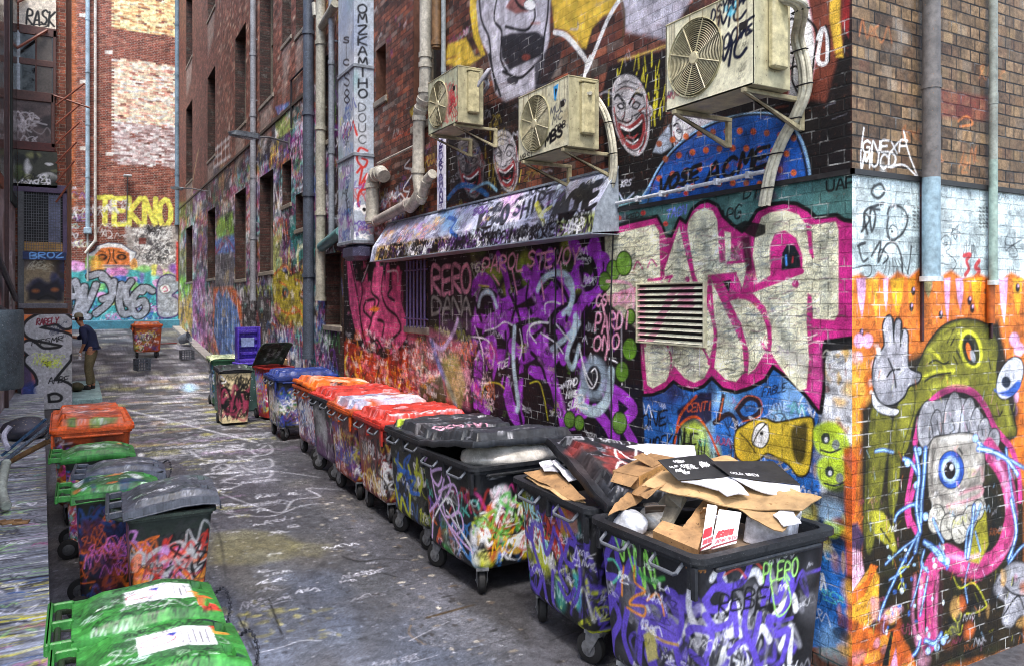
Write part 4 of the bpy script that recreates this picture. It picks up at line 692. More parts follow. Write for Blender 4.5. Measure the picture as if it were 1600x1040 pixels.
# --- end wall
end_b = empty('end_building', (1.2, YB, 1.0), label='red brick building closing the alley with yellow block letters and silver lettering low down', cat='building')
ew = Sheet(np.arange(-2.2, 3.8, .033), list(np.arange(.85, 17.3, .036)), px=lambda x, y: onY(x, y, YB), seed=21)
S, F, E, T = ew.S, ew.F, ew.E, ew.T
ew.mottled(-1.2, 6, 3.7, 17, 3000, ['5c2c22', 'c87c64', '7a3c30', 'a86450', 'c8947c'], a=.45)
ew.mottled(1.15, 13.9, 3.7, 17, 1500, ['f0d8a0', 'e8c088', 'f4e4b8', 'c88850'], a=.9); ew.mottled(1.15, 9.9, 3.7, 12.6, 1500, ['f4dcc0', 'e8c0a0', 'f8ece0', 'c88070', 'e8d0b8'], a=.9); ew.mottled(1.15, 8.1, 3.7, 9.9, 900, ['d8d4d8', 'b8a8a8', 'e8e4e4', '8c5c54'], a=.8)
F("84,-40 120,-40 116,330 84,330", 'e0803c', .45, 3)
for x, y in ((170, 82), (171, 241), (130, 24), (131, 128), (131, 232)): F([(x - 6, y - 3), (x + 6, y - 3), (x + 6, y + 3), (x - 6, y + 3)], 'd8d4cc', .8)
ew.tags(-1.5, 4.4, .6, 7.2, 60, (.15, .4), ['d8dce8', 'a8d4d0', '1c1c28', 'c8d4a8', '8a6ab8'], a=.85)
T("TEKNO", 152, 350, 270, 354, 42, 7.5, 'e8d85a', 0, .05, sm=False, a=.97)
ew.tags(.2, 4.9, 2.0, 6.6, 22, (.15, .35), ['d8dcec', 'e4e8f0'], a=.9)
F("196,357 280,352 280,420 200,422", 'a8a4a0', .85, 2); ew.tags(1.9, 3.7, 3.7, 5.6, 150, (.1, .35), ['e8e8e8', '3c3a40', '5c5a60', 'd8d4d0', '2a282c'], a=.9); F("217,372 228,372 228,382 217,382", '8c3c30', .9)
F("140,415 138,398 148,392 152,385 170,380 190,382 204,392 212,395 206,415", 'e0e4ec', .95, 1, ol=3, oc='1c2858'); F("146,414 148,398 158,388 172,386 190,388 202,396 204,415", 'd8762c', .98, 1)
for x in (160, 190): E(x, 402, 8, 5, '2a1810', .95, 1); E(x, 402, 4, 2.5, 'b8662c')
for q in ("170,390 172,400 168,412", "178,390 177,402 182,412", "155,392 165,395", "184,394 196,396", "150,410 158,414"): S(q, 1.6, '20140c')
S("136,418 280,420", 3, 'c8c4b0', .8)
F("98,422 282,422 282,505 98,505", '4ab4b8', .97, 1); ew.blobs(-1.6, 2.3, 3.7, 3.9, 50, (.12, .35), ['d87ac0', 'e8e05a', '3a6ac8', '8ad46a', '8a4ac0', 'f0a03c', '5ad0d8', 'e8a0d8'], .9, .3)
F("98,495 282,495 282,530 98,530", '4ca0b4', .9, 2); ew.tags(-1.6, .9, 3.7, 2.4, 60, (.15, .4), ['a8e0e8', 'e07ac8', '2a5ac0', 'f0f0f4', '3a3a8c'], a=.9)
SV = 'a4a8b4'
for q in ("108,440 106,490", "118,440 124,470 116,495", "132,448 130,490 138,495", "150,445 140,470 132,485", "160,435 170,440 176,460 160,468", "178,440 172,470 150,490", "190,445 186,470 192,490 205,488", "205,440 196,455 200,475", "222,450 210,462 205,480 215,494 228,484 224,470 212,476", "238,455 228,450 222,456", "104,465 122,462", "140,432 158,428 168,438"): S(q, 13, '14141c', .97)
for q in ("108,440 106,490", "118,440 124,470 116,495", "132,448 130,490 138,495", "150,445 140,470 132,485", "160,435 170,440 176,460 160,468", "178,440 172,470 150,490", "190,445 186,470 192,490 205,488", "205,440 196,455 200,475", "222,450 210,462 205,480 215,494 228,484 224,470 212,476", "238,455 228,450 222,456", "104,465 122,462", "140,432 158,428 168,438"): S(q, 9, SV, .97)
F("248,440 262,430 276,436 280,450 268,462 278,470 276,492 250,494 246,470", SV, .97, 1, sm=True, ol=4, oc='4a1a7a'); E(258, 452, 8, 7, 'e8e4ec', .9, 1, ol=2); S("254,452 258,448 262,454 256,456", 1.5, 'c83c6a')
F("275,378 281,378 281,440 275,440", 'd83c2c', .9)
ew.grain(.06, .06)
ew.mesh('wall', lambda U, V: (U - 1.2, 0 * U, V - 1.0), BRICK_END, end_b)
mb = MB(); mb.box(-3.4, .02, -1, 3.4, 6, 16.2); mb.build('rear_mass', plain('brick_mass', h('5a3c30')), end_b)
mb = MB(); x0, z0 = onY(98, 497, YB - .3); mb.box(-3, -.35, -.2, 2.6, -.01, .42, .03); mb.build('plinth', plain('plinth_blue', h('4a90a8'), speck=h('d8d8e8')), end_b)
def pipe_on_end(px, r, y0, y1, col, name='downpipe'):
    x, za = onY(px, y0, YB - .1); _, zb = onY(px, y1, YB - .1); mb = MB(); mb.tube([(x - 1.2, -.12, zb - 1), (x - 1.2, -.12, za - 1)], r, 10)
    z = zb
    while z < za: mb.tube([(x - 1.2, -.12, z - 1.), (x - 1.2, -.12, z - .94)], r * 1.25, 10); z += 2.2
    mb.build(name, plain('pipe_' + col, h(col)), end_b, smooth=True)
pipe_on_end(137, .085, -60, 360, '9cb4c4'); pipe_on_end(149, .06, -60, 378, 'd0ccc4'); pipe_on_end(106, .07, -60, 330, 'ddd0c8'); pipe_on_end(277, .1, -60, 352, '6f8798'); pipe_on_end(137, .04, 360, 440, 'b0b4b0')
mb = MB(); a_ = onY(149, 376, YB - .1); b_ = onY(133, 396, YB - .1); mb.tube([(a_[0] - 1.2, -.12, a_[1] - 1), (b_[0] - 1.2, -.14, b_[1] - 1)], .06, 10); mb.build('downpipe', plain('pipe_d0ccc4', h('d0ccc4')), end_b, smooth=True)
mb = MB(); a_ = onY(137, 360, YB - .1); mb.box(a_[0] - 1.35, -.3, a_[1] - 1.15, a_[0] - 1.05, -.01, a_[1] - .9, .02); mb.build('rainwater_head', plain('pipe_9cb4c4', h('9cb4c4')), end_b)
# floodlight on the end wall
fl = empty('floodlight', (onY(199, 276, YB)[0], YB, onY(199, 276, YB)[1]), label='small white floodlight on a thin stem above the yellow letters', cat='lamp')
mb = MB(); mb.box(-.16, -.45, -.05, .16, -.1, .03, .02); mb.build('lamp_head', plain('lamp_white', h('c8ccd0')), fl)
mb = MB(); mb.tube([(0, -.25, -.04), (0, -.2, -.25), (0, -.05, -.3), (-.03, -.04, -1.9)], .022, 8); mb.build('stem', plain('lamp_grey', h('6a6a6c')), fl, smooth=True)

# --- left: building face across the narrow side at Y = 19.3, with panels
YL = 19.3
lf = empty('annex_building', (-.9, YL, 0), label='narrow annex on the left with stacked window panels and a wire mesh window', cat='building')
def L(px, py): x, z = onY(px, py, YL); return x + .9, z
def lpanel(name, x0, y0, x1, y1, mat, dep=.06, th=.04, **kw):
    a, b = L(x0, y1); c, d = L(x1, y0); mb = MB(); mb.box(a, -dep, b, c, -dep + th, d, .008); return mb.build(name, mat, lf, **kw)
def lsheet(name, x0, y0, x1, y1, col, step=.012, dep=.065, draw=None, seed=1):
    a, b = onY(x0, y1, YL); c, d = onY(x1, y0, YL); sh = Sheet(np.arange(a, c, step), np.arange(b, d, step), h(col), px=lambda x, y: onY(x, y, YL), seed=seed)
    if draw: draw(sh)
    sh.grain(.08, .08); return sh.mesh(name, lambda U, V: (U + .9, 0 * U - dep, V), plain('painted_board', h('808080'), .5, paint=True), lf)
mb = MB(); mb.box(-3, 0, -.1, .62, 12, 15); mb.build('wall', brick_material('brick_left', 0, h('a4583c'), h('6e3a2a'), h('9a8c7c'), paint=False), lf)
BR = plain('brown_frame', h('5e403a')); DKW = plain('dark_window', h('14181a'), .12, 0, 6, .5, 2., 0, spec=.8)
def d_(s):
    s.T("RASK", 40, 40, 86, 42, 22, 3, '141418', .1, .2); s.S("42,42 60,40 76,42 60,46 56,44 78,50", 2, '141418')
lsheet('fascia', 30, -2, 88, 50, 'c4bcae', draw=d_)
lpanel('window', 30, 50, 88, 150, DKW); lpanel('window_frame', 30, 48, 88, 53, BR, .09); lpanel('window_frame', 83, 50, 88, 152, BR, .09); lpanel('side_panel', 16, 50, 32, 152, plain('pale_panel', h('b8c4cc')), .08); lpanel('window_frame', 20, 148, 84, 156, BR, .1)
lpanel('curtain', 56, 54, 82, 148, plain('curtain_grey', h('5a5450')), .07)
def d_(s): s.blobs(-1.5, 5.2, -.4, 6.8, 20, (.05, .2), ['3a3234', '564a48', '28242a'], .6, .6); s.tags(-1.4, 5.3, -.6, 6.5, 14, (.1, .3), ['9a9294', 'c8c4c8'], a=.6)
lpanel('window_frame', 30, 98, 84, 101, BR, .085); lpanel('window_frame', 55, 53, 58, 150, BR, .09)
lsheet('lower_panel', 22, 156, 84, 226, '6a5a5a', draw=d_, seed=3); lpanel('window_frame', 22, 226, 86, 234, plain('rust_frame', h('5a2a26')), .1); lpanel('window_frame', 80, 150, 86, 232, BR, .1)
def d_(s): s.blobs(-1.5, 4.6, -.4, 5.4, 40, (.04, .14), ['1c1c20', '5a6a2c', 'd8d8dc', '3a4a20', '8a8c5a'], .8, .4); s.tags(-1.4, 4.6, -.5, 5.0, 14, (.1, .2), ['e0e0e4', '1c1c20'])
lsheet('planter_ledge', 28, 240, 90, 292, '4a4c40', .012, .12, d_, 4)
a_, b_ = L(34, 392); c_, e_ = L(102, 296); mb = MB(); mb.box(a_, -.01, b_, c_, .0, e_); mb.build('opening', plain('opening_dark', h('18181c')), lf)
mb = MB()
for k in range(19): x = a_ + (c_ - a_) * k / 18; mb.box(x - .004, -.1, b_, x + .004, -.092, e_)
for k in range(25): z = b_ + (e_ - b_) * k / 24; mb.box(a_, -.09, z - .004, c_, -.084, z + .004)
mb.build('wire_mesh', plain('mesh_wire', h('6a6c74')), lf)
lpanel('opening_frame', 28, 292, 105, 300, plain('purple_frame', h('5c4c6a')), .12); lpanel('opening_frame', 98, 300, 105, 400, plain('purple_frame', h('5c4c6a')), .12); lpanel('opening_frame', 28, 300, 38, 640, plain('frame_grey', h('5a5c60')), .12)
mb = MB(); q0 = L(76, 385); q1 = L(94, 306); mb.box(q0[0], -.05, q0[1], q0[0] + .22, -.03, q1[1]); mb.build('leaning_board', plain('board_pale', h('7a80a0'), speck=h('e8e8f0')), lf)
lpanel('timber_rail', 38, 380, 98, 393, plain('rail_ochre', h('c89a54')), .08)
lsheet('sill_board', 36, 395, 104, 406, '2a3a6c', .012, .13, lambda s: s.T("BROZ", 46, 405, 100, 403, 9, 2, '6aa0e0', 0, .1), 5)
def d_(s):
    s.blobs(-1.1, 2.3, -.2, 3.2, 20, (.08, .25), ['1c2858', '2a3468', '3a2a20', '8a7a5c'], .8, .5); s.F("44,450 60,438 74,444 90,438 98,452 98,470 44,470", '14122a', .9, 3)
    s.E(56, 455, 6, 3, 'a8622c', .8, 2); s.E(86, 453, 6, 3, 'a8622c', .8, 2); s.S("60,468 74,462 88,468", 3, '08080c'); s.tags(-1., 2.9, -.3, 3.4, 8, (.08, .15), ['b8b4a0'], a=.7)
lsheet('painted_panel', 36, 407, 101, 474, '8a7c64', .012, .07, d_, 6)
lpanel('ledge', 30, 474, 106, 482, plain('ledge_grey', h('6a6870'), speck=h('e8e8f0')), .2); lpanel('brown_panel', 30, 482, 106, 492, plain('brown_stain', h('5a3820')), .05)
def d_(s):
    s.F("35,640 35,490 60,490 62,640", 'd8702c', .95, 3); s.F("35,560 50,545 60,640 35,640", '2a3a6c', .9, 4); s.F("95,490 113,490 113,560 100,540", 'd8702c', .9, 3)
    s.F("60,545 113,540 113,565 60,560", '8a8a88', .8, 3); GY = 'a4a4aa'
    for ol, c in ((8, '15151c'), (0, GY)):
        for q in ("104,503 92,496 70,498 52,508 54,518 80,524 104,530 108,540 96,550 66,552 48,540", "52,560 66,575 72,590", "100,556 84,575 72,592 72,600", "64,606 68,640", "64,606 88,600 106,608 108,622 96,632 70,634"): s.S(q, 17 + ol, c, .98, .6)
    s.T("RARELY", 58, 507, 92, 504, 9, 1.8, '8a1c3a'); s.T("MTSMR", 50, 538, 100, 530, 7, 1.4, '1c1c24'); s.tags(-.9, .85, -.3, 1.25, 14, (.06, .14), ['c8d43c', 'b8c82c'], a=.9); s.T("AMBE", 76, 596, 108, 592, 9, 1.4, '1c1c24'); s.tags(-.6, 1.5, -.2, 1.9, 8, (.06, .12), ['1c2858'])
    s.F("35,600 56,590 60,640 35,640", '24408c', .8, 3)
lsheet('graffiti_door', 35, 490, 113, 637, '9a9a9c', .009, .45, d_, 7)
mb = MB(); a0 = L(35, 637); a1 = L(113, 490); mb.box(a0[0], -.44, a0[1], a1[0], -.02, a1[1], .01); mb.build('meter_cabinet', plain('cabinet_purple', h('2c2440')), lf)
# rusty stays and several thin diagonal bars
rb = plain('rust_bar', h('8a4a38'))
mb = MB()
for (x0, y0, x1, y1) in ((8, 95, 74, 50), (8, 22, 42, 0)):
    p = L(x0, y0); q = L(x1, y1); mb.tube([(p[0], -.35, p[1]), (q[0], -.12, q[1])], .03, 6)
mb.build('stay_bar', rb, lf)
mb = MB()
for k in range(6): p = L(88, 168 + 30 * k); q = L(132 - 4 * k, 135 + 30 * k); mb.tube([(p[0], -.2, p[1]), (q[0], -.25, q[1])], .02, 6)
p = L(84, 152); q = L(142, 174); mb.tube([(p[0], -.15, p[1]), (q[0], -.3, q[1])], .022, 6)
mb.build('diagonal_bar', rb, lf)
# near left wall, dark
lw = empty('left_building', (-1.5, 2, 0), label='dark weathered building wall close on the left edge above the ledge', cat='building')
ls = Sheet(list(np.arange(2., 19.3, .06)), list(np.arange(.3, 9.5, .04)), h('9a8c8e'), px=lambda x, y: onX(x, y, -1.2), seed=31)
ls.blobs(5, 0.3, 19, 3.5, 90, (.1, .5), ['2a3038', '5a3024', '4a5660', '7a8490', '22201c', 'b8602c', '3a6a6c'], .7, .4); ls.blobs(5, 3, 19, 9, 60, (.2, .8), ['5a3a34', '6a4a3c', '3c3438', '7c5c48'], .7, .4); ls.tags(6, .4, 19, 2.6, 90, (.1, .3), ['d8d8dc', '8a8c90', 'b8342c', 'd8b83c', '2a3a6c', '5ab0a8'], a=.8)
ls.clutter(4, .4, 19, 3.2, 260, (.06, .25), .45, .85)
ls.grain(.1, .1)
ls.mesh('wall', lambda U, V: (0 * U + .3, U - 2, V), plain('render_dark', h('3a3030'), .6, paint=True, bump=.004), lw)
mb = MB(); mb.box(-3, 0, 0, .29, 17.3, 9.5); mb.build('rear_mass', plain('brick_mass', h('5a3c30')), lw)
mb = MB()
for y0 in (7.2, 9.4, 12., 14.6): mb.box(.28, y0, 0, .36, y0 + .16, 9.4, .01)
mb.build('pilaster', plain('pilaster_brown', h('4a3434')), lw)
mb = MB(); mb.tube([(.4, 8, 3.6), (.42, 12, 2.9), (.42, 15.5, 2.3)], .05, 8); mb.tube([(.4, 8, 2.4), (.42, 16.5, 1.9)], .06, 8); mb.tube([(.4, 10, 2.), (.4, 10, 9.)], .05, 8); mb.build('wall_pipe', plain('pipe_dark', h('3c3c48')), lw, smooth=True)
for yy, c_ in ((12.6, '8a4a2c'), (15.8, '28302c')):
    mb = MB(); mb.box(.3, yy, 4.2, .345, yy + 1.3, 8.6, .01); fo = mb.build('window', plain('shutter_' + c_, h(c_)), lw)
    mb = MB(); mb.box(.345, yy + .1, 4.4, .35, yy + 1.2, 8.4); mb.build('pane', DKW, fo)

# ================================================================== ground
ys = [3.0]; 
while ys[-1] < 37.2: ys.append(ys[-1] + max(.011, ys[-1] ** 2 * .00044))
gs = Sheet(list(np.arange(-.35, 3.85, .0125)), ys, h('585a60'), px=onG, seed=41)
S, F, E, T = gs.S, gs.F, gs.E, gs.T; gs.hz = True
gs.blobs(-.3, 3, 3.8, 37, 220, (.1, .5), ['4e4e56', '70707a', '4a4a52', '6c6860', '585460', '7c7e8a'], .6, .6, 2.)
gs.blobs(.3, 3.2, 2.3, 7.0, 40, (.1, .35), ['6a7486', '7a8498', '5a6478'], .5, .8, 2); gs.blobs(-.2, 3.2, 2.4, 9, 900, (.006, .02), ['8a92a4', '2a2c34', '9aa0b0', '34363e'], .6, .3)
F("330,832 380,826 440,832 470,850 452,872 400,882 330,880", '9a9450', .32, 10); F("450,845 520,850 500,870 460,868", '9a9450', .2, 8); gs.blobs(.4, 5.2, 1.6, 6.1, 160, (.01, .05), ['b8b058', '50525b', '8a8440', '44444c'], .5, .4)
CH = 'd4d6e0'
for q in ("345,770 400,790 440,800 460,780 500,775 480,762 540,765", "350,800 420,806 470,790 520,784", "345,740 420,735 500,745", "300,700 340,695 380,700 400,712 360,720 320,718 300,706", "340,740 360,732 380,738 360,746 350,752 376,756 352,764", "372,700 400,702 420,694 424,706 400,712 372,712 396,720 420,716 424,728 390,732 374,726 400,738 424,734 420,744 392,748",
          "330,732 348,724 360,730 344,738", "400,1020 440,1010 470,1000 500,1000", "640,1000 700,970"): S(q, 2., CH, .6, .4)
# the near pictograph scribbles by the row of bins
gs.tags(1.2, 6., 2.3, 13.5, 50, (.04, .12), ['e4e6f0', 'c8c8d4'], (.06, .1), a=.95, asp=3)
gs.tags(1.0, 4.2, 2.2, 6.4, 12, (.05, .1), ['c8c8d4', '9a9aa4'], (.04, .07), a=.6, asp=3)
gs.tags(.2, 8., 2.2, 16, 80, (.05, .16), ['e4e6f0', 'c8c8d4', 'd0cc6a', 'a884a8', 'c8ccd8'], (.05, .09), a=.55, asp=3); gs.tags(.2, 12., 3.3, 24, 200, (.08, .3), ['d4d6e0', 'b8b8c4', 'd0cc6a', 'c8a06a', 'a890b4', 'e8e8ee'], (.05, .1), a=.6, asp=3)
gs.blobs(.2, 14, 3.4, 24, 70, (.03, .18), ['d0cc6a', 'e0e0e4', 'b8b45a', 'c89a5c'], .5, .5); gs.blobs(-.2, 23, 3.6, 37, 110, (.08, .35), ['c4c6cc', 'd8d8dc', '9a9ca4', '5a5a62', 'c8c8a8'], .6, .5)
E(296, 605, 12, 7, '9cc0dc', .8, 3); E(220, 710, 4, 3, 'e8e8ec', .9); S("70,600 400,690", 0, CH)
for _ in range(2600): E_u = gs.rr.uniform(-.2, 3.4); gs.stroke([(E_u, gs.rr.uniform(3, 16))], gs.rr.uniform(.005, .018), h(gs.rr.choice(['c8c8cc', 'a0a0a8', '8a8a92', '1c1c20', '2a2a30'])), gs.rr.uniform(.4, .9))
# cracks and the patched cover
for q in ("535,868 560,876 600,872 640,874", "370,960 392,1000 404,1040", "420,935 440,990", "600,895 618,900", "860,1000 900,985"): S(q, 3, '121214', .9)
F("640,968 690,950 745,938 790,958 815,985 800,1000 730,1010 670,1010 650,990", '6c6e76', .5, 4); S("640,970 690,952 742,940 770,945 800,975 812,988 790,998 720,1014 660,1000 640,972", 2, '2a2622', .6, .8); S("668,964 700,955 740,944", 7, '5a4418', .9, 1.5); S("642,976 640,990 664,1006", 3, '8a7040', .6)
for _ in range(260): x, y = gs.rr.uniform(660, 800), gs.rr.uniform(960, 1008); S([(x, y), (x + 3, y)], 1.6, gs.rr.choice(['24242a', '8a8c94']), .6)
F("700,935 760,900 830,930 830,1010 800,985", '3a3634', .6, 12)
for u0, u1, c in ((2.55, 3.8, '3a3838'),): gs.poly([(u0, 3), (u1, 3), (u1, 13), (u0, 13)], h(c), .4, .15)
for q in ("395,1030 380,985 384,960", "300,780 340,830 352,900"): S([(x + gs.rr.uniform(-3, 3), y) for x, y in PP(q)], 1.6, '1c1c20', .8, .5)
gs.blobs(2.0, 3.0, 2.75, 9, 240, (.008, .03), ['2a2826', '6a5a48', 'c8c0b0', '3a3430', '8a8070'], .8, .3)
gs.grain(.14, .06)
def gfn(U, V): return (U, V, np.clip(V - 21.5, 0, 15.5) * .07 + 0 * U)
ga = NT('asphalt'); o_ = ga.obj(); at = ga.n('Attribute', attribute_name='paint'); n_a = ga.noise(o_, 9, 5, .7); n_b = ga.noise(o_, 160, 2, .8); n_c = ga.noise(o_, .9, 4, .6)
b_ = ga.mix(1., at.outputs['Color'], ga.ramp(n_a, [(.3, .6), (.7, 1.35)]), 'MULTIPLY'); b_ = ga.mix(1., b_, ga.ramp(n_b, [(.3, .35), (.7, 1.8)]), 'MULTIPLY')
ga.l(b_, ga.b.inputs['Base Color']); ga.l(ga.ramp(n_c, [(.38, .3), (.6, .8)]), ga.b.inputs['Roughness']); ga.l(ga.bump(ga.math('ADD', n_b, ga.math('MULTIPLY', n_a, 1.5)), .01, 1.), ga.b.inputs['Normal'])
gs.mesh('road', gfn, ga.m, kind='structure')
mb = MB(); mb.add([(-120, -120, -.012), (120, -120, -.012), (120, 160, -.012), (-120, 160, -.012)], [(0, 1, 2, 3)]); mb.build('ground', plain('ground_grey', h('4a4a4e')), kind='structure')
# ramp under the far end and kerbs
mb = MB(); X0, X1 = 3.5, 3.79
pr = [(Y, gz(Y)) for Y in np.linspace(19.5, 36.95, 14)]
vs = []; fs = []
for Y, z in pr: vs += [(X0, Y, z - .1), (X0, Y, z + .09), (X1, Y, z + .09)]
for i in range(len(pr) - 1): k = 3 * i; fs += [(k, k + 1, k + 4, k + 3), (k + 1, k + 2, k + 5, k + 4)]
fs += [(0, 2, 1)]
mb.add(vs, fs); mb.build('kerb', plain('kerb_stone', h('a8a4a0'), .7, speck=h('d8d0b0')), kind='structure')
# ledge on the left: painted top
lg = Sheet(list(np.arange(-1.2, -.02, .012)), [2.0 + .0125 * k for k in range(700)] + list(np.arange(10.8, 19.2, .05)), h('8a8f98'), px=lambda x, y: onZ(x, y, .35), seed=51)
for _ in range(2200):
    y = lg.rr.uniform(2, 18); x = lg.rr.uniform(-1.3, 0); near = y < 6.4
    c = lg.rr.choice(['d8d040', 'c8c23a', '3a66a8', 'e8e8ec', '2a2c34', 'b8c0d0'] if near else (['e8e8ec', 'b8c0d4', '3c3e48', 'c8c45a', 'a888a8', '6a7484', '23252c', '8fd05a', '5a6478'])); L_ = lg.rr.uniform(.05, .5)
    if not near and lg.rr.random() < .25: c = '2a2c34'
    lg.stroke([(x, y), (x + L_ * .5, y + lg.rr.uniform(-.02, .03)), (x + L_, y + lg.rr.uniform(-.03, .03))], lg.rr.uniform(.006, .04 if near else .02), h(c), lg.rr.uniform(.4, .95), .006)
lg.tags(-1.1, 4.5, -.1, 9, 50, (.08, .2), ['1c1c24', 'b87aa8', '3c3c48', 'e8e8f0', '9ad07a'], a=.8)
lg.clutter(-1.1, 2.5, -.1, 12, 130, (.04, .12), .6, .8)
lg.grain(.1, .08)
ledx = lambda Y: -.10 - np.clip(Y - 3.8, 0, 20) * .038
lg.mesh('pavement', lambda U, V: (np.minimum(U, ledx(V)), V, 0 * U + .35), plain('pavement_concrete', h('808890'), .6, paint=True), kind='structure')
vs = []; fs = []; Ys = np.linspace(2, 19.2, 30)
for Y in Ys: x = float(ledx(Y)); vs += [(x, Y, .349), (x, Y, -.02), (x - .9, Y, .34), ]
for i in range(29): k = 3 * i; fs += [(k, k + 1, k + 4, k + 3), (k, k + 3, k + 5, k + 2)]
fs.append((0, 2, 1)); mb = MB(); mb.add(vs, fs); mb.build('pavement_edge', plain('edge_concrete', h('9a9488'), .7, speck=h('c8602c')), kind='structure')
mb = MB(); mb.box(-.9, 19.25, -.02, .42, 25, .14, .02); mb.build('footpath', plain('path_mint', h('8aa8a8'), .7, speck=h('d8e8e0')), kind='structure')
# ================================================================== bins
PALB = ['d8d4e0', '6a4ac0', 'c8348c', 'c8d43c', '3a8ad8', 'e06a2c', 'e8e8ec', '1c1c20', 'b8342c', '5ac0b0', '8a5ac8', 'd8b83c']
def plastic(col, rough=.42): return plain('plastic_' + col, h(col), rough, 0, 30, .5, 1.4, .002, spec=.5, speck=tuple(min(1., c * 2.2 + .09) for c in h(col)))
PBODY = plain('painted_plastic', h('202226'), .45, 0, 40, .6, 1.3, .0015, paint=True)
RUB = plain('rubber', h('1c1c1e'), .7); STEEL = plain('galvanised', h('8a8c90'), .45, .6)
def rrect(w, l, r, n=5):
    """outline starting at the far end of the alley face, running to the near face and round"""
    P = []
    for cx, cy, a0 in ((r, l - r, 90), (r, r, 180), (w - r, r, 270), (w - r, l - r, 0)):
        for k in range(n + 1): t = math.radians(a0 + 90 * k / n); P.append((cx + r * math.cos(t), cy + r * math.sin(t)))
    return P + [P[0]]
def outline_fn(w, l, r):
    P = np.array(rrect(w, l, r)); d = np.r_[0, np.cumsum(np.hypot(*np.diff(P, axis=0).T))]
    return lambda u: (np.interp(u, d, P[:, 0]), np.interp(u, d, P[:, 1])), d[-1]
def body_sheet(w, l, z0, z1, r, step, col, taper, X, Y, seed, bulge=0.):
    fn, P = outline_fn(w, l, r); vis = l + w
    def px(x, y):
        for _ in range(1):
            yy, zz = onX(x, y, X); xx, z2 = onY(x, y, Y)
        return (l - (yy - Y) - r * .43, zz) if yy > Y + .01 else (l + (xx - X) - r * .9, z2)
    sh = Sheet(list(np.arange(0, vis, step)) + list(np.arange(vis, P, .06)) + [P], np.arange(z0, z1, step), h(col), px=px, seed=seed)
    def mp(U, V):
        x, y = fn(U); f = 1 - taper * (1 - (V - z0) / (z1 - z0)); low = np.clip((z0 + .06 - V) / .06, 0, 1); f = f - .06 * low ** 2
        return ((x - w / 2) * f + w / 2, (y - l / 2) * f + l / 2, V)
    return sh, mp, fn, P
def ring(w, l, r, prof):
    """sweep a closed (offset, z) profile round the rim"""
    P = rrect(w, l, r)[:-1]; n = len(P); mb = MB(); vs = []; fs = []
    for (o, z) in prof:
        for x, y in P: vs.append((w / 2 + (x - w / 2) * (1 + 2 * o / w), l / 2 + (y - l / 2) * (1 + 2 * o / l), z))
    m = len(prof)
    for i in range(m):
        for k in range(n): k2 = (k + 1) % n; j = (i + 1) % m; fs.append((i * n + k, i * n + k2, j * n + k2, j * n + k))
    mb.add(vs, fs); return mb
def lid_sheet(w, l, col, step, seed, draw=None, slots=True, dome=.05, ridge=True):
    """shallow domed lid lying on z = 0, hinge along x = w; z from the plan position"""
    sh = Sheet(np.arange(-.03, w + .03, step), np.arange(-.02, l + .02, step), h(col), seed=seed, px=lambda x, y: (x / 1000., y / 1000.))
    if draw: draw(sh)
    def mp(U, V):
        e = np.minimum(np.minimum(U + .03, w + .03 - U), np.minimum(V + .02, l + .02 - V)); a = np.clip((e - .07) / .035, 0, 1); z = .03 + dome * (a * a * (3 - 2 * a)) + .03 * np.sin(np.clip(V / l, 0, 1) * math.pi) * a
        z = z + .007 * np.sin(U * 9 + seed) * np.cos(V * 7 + seed * 2) + .004 * np.sin(U * 31 + V * 23 + seed); z = np.where(e < .012, z - .045, z)
        if ridge: z = z + .008 * (np.abs(np.mod(V / l * 5, 1) - .5) < .22) * a
        if slots:
            for yc in (.22, .78): z = z - .045 * ((np.abs(V / l - yc) < .09) & (np.abs(U - .075) < .022))
        return (U, V, z)
    return sh, mp
